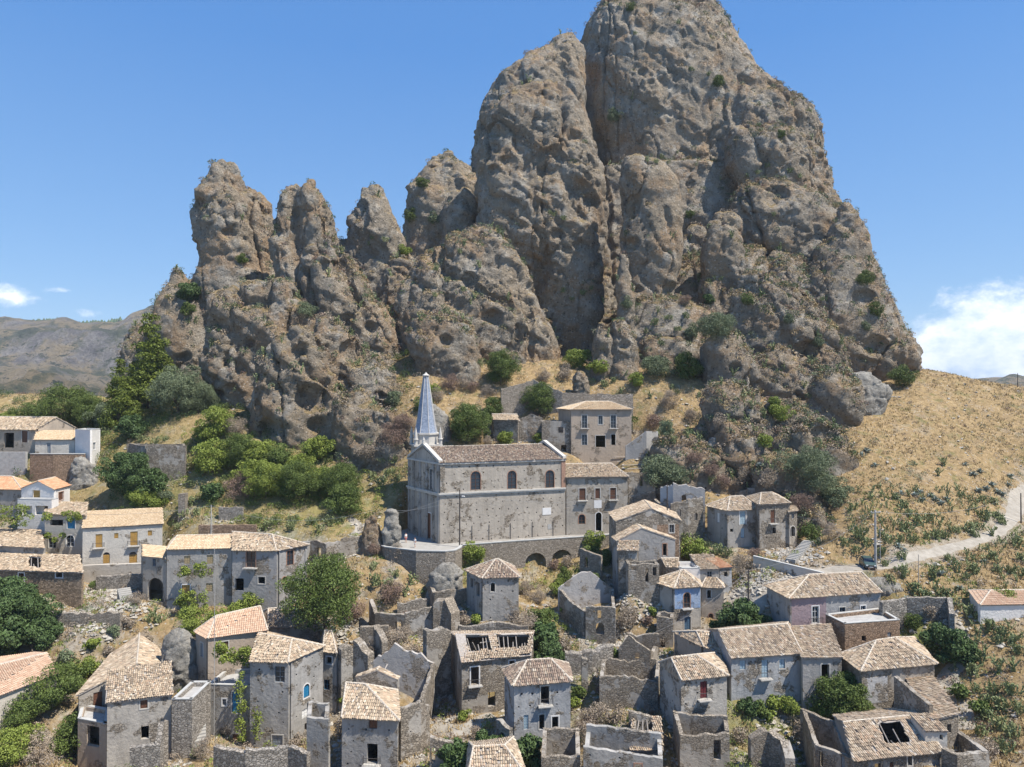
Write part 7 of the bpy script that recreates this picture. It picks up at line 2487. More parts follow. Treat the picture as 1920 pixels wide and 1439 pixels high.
LM = []
for o, px, py in TRACK:
    if px < -60 or px > 1980:
        continue
    LM.append((o['label'], px, py))
SHORT = [
    ('weathered house with old tile roof and plain gable', 'the gabled house at upper left'), ('small flat roofed white cube', 'the white cube house'), ('bright orange tile roof cut', 'the orange roofed house at the left edge'), ('white house with orange roof', 'the white gable house with balcony'),
    ('patched tan roof', 'the house with the vine pergola'), ('long pale house', 'the long yellow shuttered house'), ('above the ruined stone barn', 'the grey house at the left edge'), ('ruined stone barn', 'the ruined stone barn'), ('long grey house in two', 'the long two part grey house'),
    ('new pink tan hip roof', 'the pink tan roofed cluster'), ('long narrow house with pink', 'the narrow house at the lower left edge'), ('cross gable roof', 'the pale cross gable house'), ('patched tile roof, black doorway', 'the house with the black doorway'), ('round gabled ruin', 'the round gabled ruin'),
    ('collapsed tile roof', 'the bare rafter ruin'), ('narrow three storey tower', 'the brown hip roofed tower house'), ('small grey tower with pointed', 'the small pointed tower'), ('painted blue upper wall', 'the blue walled house'), ('curved gable ruin', 'the brick gable ruin'), ('row of low sheds', 'the row of low sheds'),
    ('two hip roofs and pale', 'the twin hip roofed house'), ('two storey palace', 'the palace'), ('thin bent beams', 'the roofless ruin by the palace'), ('pink ochre manor with', 'the pink ochre manor'), ('low twin gables', 'the long roofless ruin by the manor'), ('purple and blue grey walls', 'the purple walled house'),
    ('wide undulating tile roof', 'the long undulating roof'), ('dark red balcony door', 'the red balcony house'), ('squat house with broad', 'the squat hip roofed house'), ('low lean-to with rough', 'the rough tiled lean-to'), ('broken open by a square hole', 'the roof with the square hole'), ('tiled hut roof', 'the hut roof at the bottom edge'),
    ('scrap of tile roof', 'the roofless ruin at the bottom edge'), ('thick walled ruin', 'the thick walled ruin'), ('jagged gable', 'the jagged rubble ruin'), ('bluish white inner plaster', 'the small white plastered ruin'), ('abandoned concrete', 'the three walled ruin'), ('low white outbuilding', 'the white outbuilding at the right edge'),
    ('long plastered church', 'the church'), ('rounded stone bastion', 'the church bastion'), ('two dark arches', 'the arched terrace wall'), ('long rubble wall on the right', 'the long rubble wall'), ('smooth grey roadside wall', 'the roadside wall'), ('largest round dark green', 'the largest round tree'), ('tallest pine', 'the tallest pine'),
    ('grey rubble retaining wall', 'the rubble retaining wall'), ('pale cliff', 'the pale cliff'), ('pale rock cliff', 'the pale rock cliff'), ('big pale grey boulder', 'the big pale boulder'), ('tall pale crumbling', 'the pale crumbling rock face'), ('ramp wall', 'the ramp wall'), ('grey rock bank', 'the grey rock bank'), ('white outbuilding', 'the white outbuilding')]
lms = []
for lab, px, py in LM:
    for key, sh in SHORT:
        if key in lab:
            lms.append((sh, px, py))
            break
lms += [('the tall left rock spire', 418, 400), ('the second rock spire', 572, 420), ('the third rock spire', 700, 420), ('the foot of the left spires', 520, 720), ('the rounded rock dome', 900, 560), ('the tall front buttress', 1030, 400), ('the flat topped rock pillar', 1210, 420), ('the summit', 1230, 60), ('the right shoulder of the crag', 1450, 260), ('the leaning right flank of the crag', 1560, 560), ('the crag foot above the manor', 1250, 660), ('the rocky apron on the right', 1450, 740),
        ('the road bend', 1700, 1045), ('the upper end of the road', 1890, 960), ('the golden hillside', 1760, 860), ('the footpath', 1800, 1260), ('the parked car', 1627, 1052)]
pend = {}
for o, kind, px, py, r, tree in PLANTS:
    sh, lx, ly = min(lms, key=lambda t: ((t[1] - px) / 1.0) ** 2 + ((t[2] - py) / .8) ** 2)
    dx, dy = px - lx, py - ly
    rel = ('right of' if dx > 0 else 'left of') if abs(dx) > abs(dy) else ('below' if dy > 0 else 'above')
    if abs(dx) < 14 and abs(dy) < 14:
        rel = 'on'
    w, noun = WORDS.get(kind, ('bright green', 'vine'))
    noun = 'tree' if tree else noun
    pend.setdefault((sizeword(kind, r), w, noun, rel, sh), []).append((px, py, o))
ORD = ['leftmost', 'second from left', 'third from left', 'fourth from left', 'fifth from left', 'sixth from left', 'seventh from left', 'eighth from left', 'ninth from left', 'tenth from left', 'eleventh from left', 'twelfth from left', 'thirteenth from left', 'fourteenth from left']
GRP = {'shrub': 'shrubs among the ruins and rocks', 'fig bush': 'dark fig bushes', 'cactus': 'prickly pears on the banks and ledges', 'agave': 'agaves on the slopes', 'tree': 'broadleaf trees of the village', 'vine': 'vines on the houses'}
for (sz, w, noun, rel, sh), lst in pend.items():
    lst.sort(key=lambda t: t[0])
    for k, (px, py, o) in enumerate(lst):
        base_ = f'{sz} {w} {noun} {rel} {sh}'
        if len(base_.split()) > 12:
            base_ = base_.replace('middling ', '').replace('grey brown ', 'grey ')
        if len(lst) > 1:
            base_ += ', ' + (ORD[k] if k < len(lst) - 1 or k == 0 else 'rightmost')
        tag(o, base_, noun if noun != 'fig bush' else 'bush', GRP[noun])
# ---------------------------------------------------------------- loose cover: what nobody could count
def stuff(name, v, f, mat, label, rnd):
    o = add_mesh(name, v, f, mat, attrs={'rnd': rnd})
    tag(o, label, kind='stuff')
    return o


srs = np.random.RandomState(21)
foot = [[(q.x, q.y) for q in b['c']] for h in HOUSES for b in h['bodies']] + [[(q.x, q.y) for q in ch['c']], [(q.x, q.y) for q in pc]]


def free(xy, road_gap=1.6, margin=None):
    ok = dist_poly(xy, ra) > road_gap
    for p in foot:
        q = np.array(p)
        m = (xy[:, 0] > q[:, 0].min()) & (xy[:, 0] < q[:, 0].max()) & (xy[:, 1] > q[:, 1].min()) & (xy[:, 1] < q[:, 1].max())
        idx = np.where(m & ok)[0]
        if len(idx):
            ok[idx] &= ~in_poly(xy[idx], p)
    return ok


def inview(n, ylo, yhi, pw=1.0):
    """points spread evenly over the picture rather than over the ground"""
    Y = ylo + (yhi - ylo) * srs.rand(n) ** pw
    X = srs.uniform(-.80, .80, n) * Y
    return np.stack([X, Y], 1)


# dry grass tufts: three bent blades each
xy = inview(62000, 62, 185, 1.15)
xy = xy[free(xy)]
p3 = np.stack([xy[:, 0], xy[:, 1], np.zeros(len(xy))], 1)
den = fbm(p3, .16, 3, 50) + .25 * np.clip((xy[:, 0] - 45) / 15, 0, 1)
xy = xy[den > -.12 + .25 * srs.rand(len(xy))]
z = gz(xy[:, 0], xy[:, 1])
k = len(xy)
base_ = np.stack([xy[:, 0], xy[:, 1], z - .03], 1)
V, Rn = [], []
for b in range(4):
    a = srs.uniform(0, 6.28, k)
    hgt = srs.uniform(.22, .55, k)
    ln = srs.uniform(.05, .30, k)
    w = srs.uniform(.05, .10, k)
    off = np.stack([srs.normal(0, .16, k), srs.normal(0, .16, k), np.zeros(k)], 1)
    s_ = np.stack([-np.sin(a), np.cos(a), 0 * a], 1)
    d_ = np.stack([np.cos(a) * ln, np.sin(a) * ln, hgt], 1)
    V.append(np.stack([base_ + off - s_ * w[:, None], base_ + off + s_ * w[:, None], base_ + off + d_], 1))
V = np.stack(V, 1).reshape(-1, 3)
isg = np.repeat(fbm(np.stack([xy[:, 0], xy[:, 1], 0 * z], 1), .09, 3, 51) > .28, 12)
f = np.arange(len(V)).reshape(-1, 3)
r = np.repeat(srs.rand(k), 12)
fg = isg[::3]
stuff('dry_grass', V, f[~fg], M['grass_dry'], 'dry golden grass tufts over the banks and the hillside', r)
stuff('green_grass', V, f[fg], M['grass_green'], 'patches of greener weeds among the dry grass', r)


# low scrub on the ground
def scrub(name, n, ylo, yhi, mat, label, seed, thr, rmin, rmax, leaves, lsize, box_=None, green=False):
    rs = np.random.RandomState(seed)
    xy = inview(n, ylo, yhi, 1.0)
    if box_:
        px = 960 + F * xy[:, 0] / xy[:, 1]
        xy = xy[(px > box_[0]) & (px < box_[1])]
    xy = xy[free(xy, 2.2)]
    p3 = np.stack([xy[:, 0], xy[:, 1], np.zeros(len(xy))], 1)
    xy = xy[fbm(p3, .11, 3, seed) > thr + .2 * rs.rand(len(xy))]
    z = gz(xy[:, 0], xy[:, 1])
    r = rs.uniform(rmin, rmax, len(xy))
    c = np.stack([xy[:, 0], xy[:, 1], z + r * .45], 1)
    v, f, a = leaf_cloud(c, r, int(len(xy) * leaves), lsize, seed, flat=1.1, squash=.75)
    # each bush keeps a tone of its own
    stuff(name, v, f, M[mat], label, a)


scrub('low_scrub', 1500, 132, 180, 'leaf_dry', 'dry scrub covering the slope between the manor and the rock', 38, -.35, .35, 1.0, 50, .11, (680, 1620))
scrub('low_scrub', 700, 132, 180, 'leaf_olive', 'grey green bushes on the slope between the manor and the rock', 39, -.2, .4, 1.1, 60, .11, (680, 1620))
scrub('low_scrub', 2600, 64, 180, 'leaf_dry', 'low dry grey brown scrub over banks, paths and slopes', 31, -.05, .25, .8, 46, .10)
scrub('low_scrub', 1500, 70, 180, 'leaf_rust', 'low dead rust brown scrub among ruins and under the rock', 32, .02, .25, .75, 46, .10)
scrub('low_scrub', 1500, 64, 170, 'leaf_olive', 'low grey green scrub over the slopes', 33, .05, .25, .8, 50, .10)
scrub('low_scrub', 2200, 64, 130, 'leaf_bright', 'green weeds and brambles overgrowing the ruins', 34, -.02, .3, .9, 55, .11, (-50, 1500))
scrub('low_scrub', 2000, 64, 130, 'leaf_dry', 'dry grey brambles overgrowing the ruins', 44, -.08, .3, .95, 50, .11, (-50, 1500))
scrub('low_scrub', 900, 64, 130, 'leaf_green', 'dark green ivy and bushes in the gaps between the ruins', 47, .06, .4, 1.1, 75, .12, (-50, 1500))
scrub('low_scrub', 1400, 90, 180, 'leaf_dry', 'dry tussocks spotted over the golden hillside', 48, .0, .25, .6, 34, .11, (1560, 2000))
scrub('low_scrub', 700, 90, 150, 'leaf_olive', 'grey green tussocks over the slope around the road', 49, .05, .3, .8, 44, .12, (1560, 2000))
scrub('thicket', 3000, 126, 175, 'leaf_green', 'tangled green thicket on the slope left of the church', 35, -.30, .6, 1.6, 130, .13, (170, 770))
scrub('thicket', 900, 140, 178, 'leaf_dark', 'dark thicket under the pines at the upper left', 37, -.35, .6, 1.5, 130, .13, (-60, 420))
scrub('thicket', 1500, 126, 172, 'leaf_bright', 'lighter green thicket on the slope left of the church', 36, -.10, .5, 1.2, 110, .12, (340, 720))

# scrub and prickly pear rooted on the ledges of the mountain
vis = (RN[:, 1] < .35) & (RN[:, 2] > .22) & (RC[:, 2] > gz(RC[:, 0], RC[:, 1]) - .2)
cand = np.where(vis)[0]
q = RC[cand]
lowr = np.clip((CAMZ + 62 - q[:, 2]) / 55, 0, 1)
right = np.clip((q[:, 0] - 25) / 30, 0, 1)
wgt = (RN[cand, 2] ** 1.5) * (.10 + lowr * .9 + right * .6) * np.clip(fbm(q, .09, 3, 60) + .45, 0.02, 1)
wgt /= wgt.sum()


def rock_cover(n, mat, seed, rmin, rmax, leaves, size, label, name='ledge_scrub'):
    rs = np.random.RandomState(seed)
    k = rs.choice(cand, n, replace=False, p=wgt)
    r = rs.uniform(rmin, rmax, n)
    c = RC[k] + np.array([0, 0, 1]) * (r * .35)[:, None]
    v, f, a = leaf_cloud(c, r, int(n * leaves), size, seed, flat=1.1, squash=.75)
    stuff(name, v, f, M[mat], label, a)


rock_cover(4200, 'leaf_dry', 41, .3, 1.15, 40, .17, 'dry grey brown scrub rooted on the rock ledges')
rock_cover(3000, 'grass_dry', 42, .3, 1.0, 36, .17, 'golden dry grass hanging on the rock ledges')
rock_cover(2600, 'leaf_olive', 43, .3, 1.1, 46, .17, 'grey green scrub rooted on the rock ledges')
rock_cover(900, 'leaf_dark', 44, .3, 1.2, 55, .17, 'dark green bushes in the rock crevices')
rock_cover(1300, 'leaf_rust', 45, .3, 1.0, 42, .17, 'rust brown dead scrub on the rock ledges')
rs = np.random.RandomState(46)
kk = rs.choice(cand, 520, replace=False, p=wgt)
V, Fc, Rn = [], [], []
pv_ = [cactus_mesh(60 + i, .9, 26) for i in range(5)]
for i, k in enumerate(kk):
    v, f, a = pv_[i % 5]
    v = np.array(v)
    an = rs.uniform(0, 6.28)
    ca, sa = math.cos(an), math.sin(an)
    s = rs.uniform(.8, 1.7)
    w = np.stack([v[:, 0] * ca - v[:, 1] * sa, v[:, 0] * sa + v[:, 1] * ca, v[:, 2]], 1) * s + RC[k]
    o = sum(len(x) for x in V)
    V.append(w)
    Fc += [tuple(o + j for j in q_) for q_ in f]
    Rn += a
stuff('ledge_prickly_pear', np.concatenate(V), Fc, M['leaf_cactus'], 'prickly pear scattered thickly over the ledges of the mountain', Rn)

# small prickly pear seedlings all over the right hand slope
xy = inview(5200, 88, 160, 1.0)
xy = xy[free(xy, 2.4)]
pxx = 960 + F * xy[:, 0] / xy[:, 1]
p3 = np.stack([xy[:, 0], xy[:, 1], 0 * xy[:, 0]], 1)
pyy = 719.5 - F * (gz(xy[:, 0], xy[:, 1]) - CAMZ) / xy[:, 1]
xy = xy[(pxx > 1590) & (pyy > 900) & (fbm(p3, .13, 3, 91) > -.02)][:420]
zz_ = gz(xy[:, 0], xy[:, 1])
V, Fc, Rn, tot = [], [], [], 0
for i in range(len(xy)):
    v, f, a = pv_[i % 5]
    v = np.array(v)
    an = rs.uniform(0, 6.28)
    ca, sa = math.cos(an), math.sin(an)
    w = np.stack([v[:, 0] * ca - v[:, 1] * sa, v[:, 0] * sa + v[:, 1] * ca, v[:, 2]], 1) * rs.uniform(.5, 1.2) + np.array([xy[i, 0], xy[i, 1], zz_[i]])
    V.append(w)
    Fc += [tuple(tot + j for j in q_) for q_ in f]
    Rn += a
    tot += len(w)
stuff('slope_prickly_pear', np.concatenate(V), Fc, M['leaf_cactus'], 'small prickly pears spreading over the slope beside the road', Rn)

# stones: rubble heaps in the ruins, scree under the rock, field stones on the slope
def stones(name, xy, smin, smax, mat, label, seed, sink=.25, zz=None):
    rs = np.random.RandomState(seed)
    n = len(xy)
    z = gz(xy[:, 0], xy[:, 1]) if zz is None else zz
    s = smin + (smax - smin) * rs.rand(n) ** 2.2
    oc = np.array([(1, 0, 0), (0, 1, 0), (-1, 0, 0), (0, -1, 0), (0, 0, 1), (0, 0, -1), (.7, .7, .5), (-.7, .6, .5)], float)
    of = np.array([(0, 6, 4), (6, 1, 4), (1, 7, 4), (7, 2, 4), (2, 3, 4), (3, 0, 4), (0, 1, 6), (1, 2, 7), (1, 0, 5), (2, 1, 5), (3, 2, 5), (0, 3, 5)])
    v = oc[None] * rs.uniform(.6, 1.35, (n, 8, 1)) * (s[:, None, None] * np.stack([rs.uniform(.7, 1.3, n), rs.uniform(.7, 1.3, n), rs.uniform(.45, .9, n)], 1)[:, None, :])
    a = rs.uniform(0, 6.28, n)
    x = v[..., 0] * np.cos(a)[:, None] - v[..., 1] * np.sin(a)[:, None]
    y = v[..., 0] * np.sin(a)[:, None] + v[..., 1] * np.cos(a)[:, None]
    v = np.stack([x, y, v[..., 2]], -1) + np.stack([xy[:, 0], xy[:, 1], z + s * .3 - sink * s], 1)[:, None, :]
    f = (of[None] + (np.arange(n) * 8)[:, None, None]).reshape(-1, 3)
    stuff(name, v.reshape(-1, 3), f, M[mat], label, np.repeat(rs.rand(n), 8))


M['stones'] = simple_mat('loose_stones', (0.36, 0.335, 0.29), 0.95, 0.45, 2.2, bump=.02)
wallpts = []
for w in WALLS:
    for (x0, a0, b0, Y0), (x1, a1, b1, Y1) in zip(w['pts'], w['pts'][1:]):
        A_, B_ = P(x0, b0, Y0), P(x1, b1, Y1)
        for t in np.linspace(0, 1, 7):
            wallpts.append((A_.x + (B_.x - A_.x) * t, A_.y + (B_.y - A_.y) * t))
for h in HOUSES:
    if h['cat'] == 'ruin':
        for b in h['bodies']:
            for i in range(4):
                for t in np.linspace(0, 1, 5):
                    q_ = b['c'][i].lerp(b['c'][(i + 1) % 4], t)
                    wallpts.append((q_.x, q_.y))
wallpts = np.array(wallpts)
pick = wallpts[srs.randint(0, len(wallpts), 6500)] + srs.normal(0, 1.3, (6500, 2))
stones('rubble', pick, .10, .42, 'stones', 'fallen wall stones heaped round the ruins', 71)
xy = inview(5200, 62, 180, 1.0)
xy = xy[free(xy, 1.4)]
p3 = np.stack([xy[:, 0], xy[:, 1], 0 * xy[:, 0]], 1)
xy = xy[fbm(p3, .13, 3, 72) > -.05 + .25 * srs.rand(len(xy))]
stones('field_stones', xy, .08, .55, 'stones', 'pale field stones lying in the dry grass', 73)
q0 = [gpix(*a) for a in ((180, 1105), (230, 1102), (200, 1125), (250, 1135), (150, 1150), (195, 1165), (640, 1200), (1180, 1110), (1200, 1120), (1130, 1190), (1160, 1230), (1210, 1240), (1440, 1110), (1420, 1100), (1400, 1095), (1500, 1100), (830, 1300), (845, 1340), (1490, 1400), (1480, 1420), (310, 1240), (1480, 1035), (1500, 1045), (700, 1000))]
q0 = np.array([(q_.x, q_.y) for q_ in q0 if q_ is not None])
pick = q0[srs.randint(0, len(q0), 5200)] + srs.normal(0, 1.8, (5200, 2))
stones('scree', pick[free(pick, 1.0)], .10, .5, 'stones', 'heaps of collapsed masonry and scree between the houses', 74)

# rubble on the tops of broken walls comes from their ragged edge; roof beams lying about
def beam(label, a, b, r=.07, group=None):
    V, Fc = [], []
    bar(V, Fc, a, b, r, 4)
    tag(add_mesh('fallen_beam', V, Fc, M['timber'], None), label, 'beam', group)


beam('grey beam leaning inside the round gabled ruin', P(714, 1270, 84), P(726, 1246, 88), .09)
beam('short beam leaning on the right inner wall of the round gabled ruin', P(744, 1283, 84), P(749, 1271, 85), .09)
for k, (x0, y0, x1, y1) in enumerate(((886, 1205, 894, 1222), (906, 1222, 916, 1198), (900, 1206, 925, 1202))):
    beam(('left', 'tilted middle', 'crossing')[k] + ' grey beam fallen within the bare rafter ruin', P(x0, y0, 93), P(x1, y1, 94), .08)
for k, (y0, y1, Y) in enumerate(((858, 856, 143.5), (866, 863, 140.5), (873, 871, 137.5), (880, 877, 134.5))):
    beam(('farthest', 'second farthest', 'second nearest', 'nearest')[k] + ' thin pale beam spanning the roofless ruin beside the palace', P(1148 + 9 * k, y0, Y), P(1196 + 9 * k, y1, Y + .5), .07)

# ---------------------------------------------------------------- poles and wires
def pole(label, px, ptop, pbase, mat='pole_wood', r=.11, lamp=False, arms=0, Y=None, stay=None):
    g = gpix(px, pbase) if Y is None else P(px, pbase, Y)
    top = P(px, ptop, g.y)
    root = empty('utility_pole', tuple(g), label, 'utility pole')
    V, Fc = [], []
    bar(V, Fc, Vector((top.x, g.y, min(g.z, float(gz(g.x, g.y))) - .8)), Vector((top.x, g.y, top.z)), r * 1.25, 10, r * .8)
    add_mesh('post', V, Fc, M[mat], root)
    V, Fc = [], []
    for k in range(arms):
        z = top.z - .35 - .55 * k
        obox(V, Fc, (top.x - .75, g.y - .14, z), (1.5, 0, 0), (0, .09, 0), (0, 0, .09))
        add_mesh('crossarm', V, Fc, M['concrete'], root)
        for dx in (-.65, 0, .65):
            V, Fc = [], []
            ring(V, Fc, [(Vector((top.x + dx, g.y - .1, 0)), .05, z + .09), (Vector((top.x + dx, g.y - .1, 0)), .08, z + .16), (Vector((top.x + dx, g.y - .1, 0)), .03, z + .26)])
            add_mesh('insulator', V, Fc, M['white_trim'], root)
        V, Fc = [], []
    if lamp:
        V, Fc = [], []
        h_ = Vector((top.x, g.y, top.z - 1.2))
        bar(V, Fc, h_, h_ + Vector((.55, -.5, .18)), .035, 6)
        add_mesh('lamp_arm', V, Fc, M['iron'], root)
        V, Fc = [], []
        bar(V, Fc, h_ + Vector((.45, -.42, .14)), h_ + Vector((.9, -.8, .2)), .13, 8, .09)
        add_mesh('lamp_head', V, Fc, M['white_trim'], root)
    landmark(root, [Vector((top.x, g.y, (top.z + g.z) / 2))])
    return Vector((top.x, g.y, top.z - .15))


def wire(label, a, b, sag=1.0, r=.022, mat='concrete', group='overhead wires'):
    V, Fc = [], []
    n = 22
    pts_ = [a.lerp(b, k / n) - Vector((0, 0, sag * 4 * (k / n) * (1 - k / n))) for k in range(n + 1)]
    s = 0
    for k, p in enumerate(pts_):
        for q in range(3):
            t = 2.094 * q
            V.append((p.x + r * math.cos(t) * .6, p.y + r * math.cos(t) * .6, p.z + r * math.sin(t)))
        if k:
            b0 = 3 * (k - 1)
            for q in range(3):
                Fc.append((b0 + q, b0 + (q + 1) % 3, b0 + 3 + (q + 1) % 3, b0 + 3 + q))
    tag(add_mesh('overhead_wire', V, Fc, M[mat]), label, 'wire', group)


pA = pole('dark wooden lamp pole standing in front of the long church wall', 862, 919, 1020, lamp=True, Y=119.0)
pB = pole('dark wooden pole in front of the white plastered ruin, right of the palace', 1251, 908, 968, Y=119)
pC = pole('tall grey concrete pole with crossarm beside the parked car', 1641, 957, 1062, mat='concrete', r=.17, arms=1, Y=104.6)
pD = pole('dark wooden pole in the dirt square behind the wide fig bush', 1403, 1068, 1142, Y=99)
pE = pole('slender pole where the road leaves the picture on the right', 1914, 925, 985, Y=124)
pF = pole('white topped pole on the wall behind the two part grey house', 396, 947, 1022, mat='concrete', r=.09, Y=121)
pG = pole('thin pale mast rising from the patio of the pink tan roofed cluster', 403, 1040, 1330, mat='concrete', r=.035, Y=86.4)
pH = pole('thin grey pole with floodlight right of the tall concrete pole', 1650, 982, 1052, mat='concrete', r=.05, Y=107.5)
pI = pole('lone thin pole on the far right skyline', 1908, 700, 722, mat='pole_wood', r=.09, Y=180)
pJ = pole('thin dead agave stalk standing on the slope below the road', 1722, 1040, 1082, mat='timber', r=.05, Y=101)
wire('wire from the church lamp pole to the dark rock fin', pA, P(700, 968, 119), .9)
wire('lower wire from the church lamp pole towards the rounded pillar', pA - Vector((0, 0, 1.3)), P(735, 958, 118.5), .6)
wire('long wire from the church lamp pole along the palace front', pA - Vector((0, 0, .4)), P(1188, 930, 127), 1.4)
wire('wire from the palace corner to the pole by the white plastered ruin', P(1180, 930, 127), pB, .4)
wire('wire from the palace pole down over the twin hip roofed house', pB, P(1425, 942, 115.8), .8)
wire('wire from the twin hip roofed house to the concrete pole', P(1480, 964, 117), pC, 1.2)
wire('wire from the concrete pole to the pole where the road leaves', pC, pE, 1.6)
wire('wire from the concrete pole down to the dirt square pole', pC, pD, 1.5)
wire('wire from the dirt square pole to the blue walled house', pD, P(1357, 1103, 103.5), .3)
wire('long wire from the dirt square pole to the jagged rubble ruin', pD, P(1218, 1190, 93), .9)
wire('long wire from the white topped pole towards the bastion', pF, P(700, 957, 119.5), 2.2)
wire('wire from the white topped pole to the left across the yellow shuttered house', pF, P(0, 950, 122), 1.5)
wire('wire from the thin mast up to the white topped pole', pG, pF, .6)

# stone steps
def steps(label, px0, py0, Y0, px1, py1, Y1, w, n):
    a, b = P(px0, py0, Y0), P(px1, py1, Y1)
    d = Vector((b.x - a.x, b.y - a.y, 0))
    s = Vector((-d.y, d.x, 0)).normalized()
    root = empty('steps', tuple(a), label, 'steps')
    for k in range(n):
        V, Fc = [], []
        t0 = k / n
        z = a.z + (b.z - a.z) * (k + 1) / n
        o = Vector((a.x, a.y, 0)) + d * t0 - s * w / 2
        obox(V, Fc, (o.x, o.y, z - 1.6), d / n * 1.15, s * w, (0, 0, 1.6))
        add_mesh('step', V, Fc, M['paving'], root)
    landmark(root, [a, b])


steps('long flight of grey stone steps climbing right of the twin hip roofed house', 1482, 1050, 108, 1516, 1014, 114, 1.5, 14)
steps('pale stone steps below the arched porch of the two part house', 242, 1140, 103.5, 232, 1103, 109, 1.8, 10)
steps('pale steps of the alley between the cross gable house and the cluster', 374, 1392, 81.5, 371, 1285, 89.5, 1.5, 18)
steps('short stone steps at the left of the bastion, by the ruined fragments', 568, 1040, 115, 575, 1015, 117, 1.2, 6)

# ---------------------------------------------------------------- people on the church square
def skinned(name, joints, bones, radii, mat, parent):
    me = bpy.data.meshes.new(name)
    me.from_pydata([tuple(j) for j in joints], bones, [])
    o = bpy.data.objects.new(name, me)
    col.objects.link(o)
    sk = o.modifiers.new('s', 'SKIN')
    for i, r in enumerate(radii):
        me.skin_vertices[0].data[i].radius = (r, r)
    me.skin_vertices[0].data[0].use_root = True
    sb = o.modifiers.new('b', 'SUBSURF')
    sb.levels = 1
    m2 = bpy.data.meshes.new_from_object(o.evaluated_get(bpy.context.evaluated_depsgraph_get()))
    bpy.data.objects.remove(o)
    m2.materials.clear()
    m2.materials.append(mat)
    m2.polygons.foreach_set('use_smooth', [True] * len(m2.polygons))
    m2.name = name
    o = bpy.data.objects.new(name, m2)
    col.objects.link(o)
    o.parent = parent
    return o


M['skin'] = simple_mat('skin', (0.52, 0.31, 0.22), .6, .05)
M['hair'] = simple_mat('hair', (0.07, 0.045, 0.03), .7, .2)
M['cloth_white'] = simple_mat('white_cloth', (0.78, 0.77, 0.76), .9, .04)
M['cloth_pink'] = simple_mat('rose_cloth', (0.55, 0.20, 0.19), .9, .1)
M['cloth_dark'] = simple_mat('dark_cloth', (0.06, 0.07, 0.10), .9, .1)


def person(px, py, Y, label, top, bottom, rot, stride):
    g = P(px, py, Y)
    root = empty('person', (g.x, g.y, PLAZA_Z - .02), label, 'person', 'people on the church square')
    root.rotation_euler.z = rot
    J = [(0, 0, .95), (0, 0, 1.15), (0, .01, 1.38), (0, 0, 1.50), (0, -.02, 1.60), (0, -.02, 1.70),
         (.17, 0, 1.40), (.23, .03, 1.14), (.24, -.08, .92), (.245, -.12, .83), (-.17, 0, 1.40), (-.23, -.04, 1.14), (-.24, -.14, .94), (-.245, -.18, .85),
         (.09, 0, .88), (.10, -stride * .4, .50), (.10, -stride * .5, .09), (.10, -stride * .5 - .13, .04), (-.09, 0, .88), (-.10, stride * .3, .50), (-.10, stride * .8, .10), (-.10, stride * .8 - .12, .05)]
    B = [(0, 1), (1, 2), (2, 3), (3, 4), (4, 5), (2, 6), (6, 7), (7, 8), (8, 9), (2, 10), (10, 11), (11, 12), (12, 13), (0, 14), (14, 15), (15, 16), (16, 17), (0, 18), (18, 19), (19, 20), (20, 21)]
    Rr = [.13, .115, .13, .055, .085, .085, .06, .04, .032, .035, .06, .04, .032, .035, .085, .058, .04, .035, .085, .058, .04, .035]
    skinned('body', J, B, Rr, M['skin'], root)
    skinned('shirt', [(0, 0, .97), (0, 0, 1.15), (0, .01, 1.37), (0, .0, 1.44), (.17, 0, 1.40), (.215, .02, 1.22), (-.17, 0, 1.40), (-.215, -.02, 1.22)], [(0, 1), (1, 2), (2, 3), (2, 4), (4, 5), (2, 6), (6, 7)], [.145, .135, .15, .07, .075, .055, .075, .055], M[top], root)
    skinned('shorts', [(0, 0, .98), (0, 0, .90), (.09, -stride * .06, .82), (.10, -stride * .25, .58), (-.09, stride * .05, .82), (-.10, stride * .2, .58)], [(0, 1), (1, 2), (2, 3), (1, 4), (4, 5)], [.15, .15, .11, .08, .11, .08], M[bottom], root)
    skinned('hair', [(0, .02, 1.74), (0, .06, 1.66), (0, .07, 1.52)], [(0, 1), (1, 2)], [.085, .085, .04], M['hair'], root)


person(761, 1011, 122.6, 'person in a white top and rose shorts standing in the shade by the rock pillar', 'cloth_white', 'cloth_pink', .4, .10)
person(778, 1026, 118.6, 'person in white walking in the sun across the church square', 'cloth_white', 'cloth_white', -.5, .30)

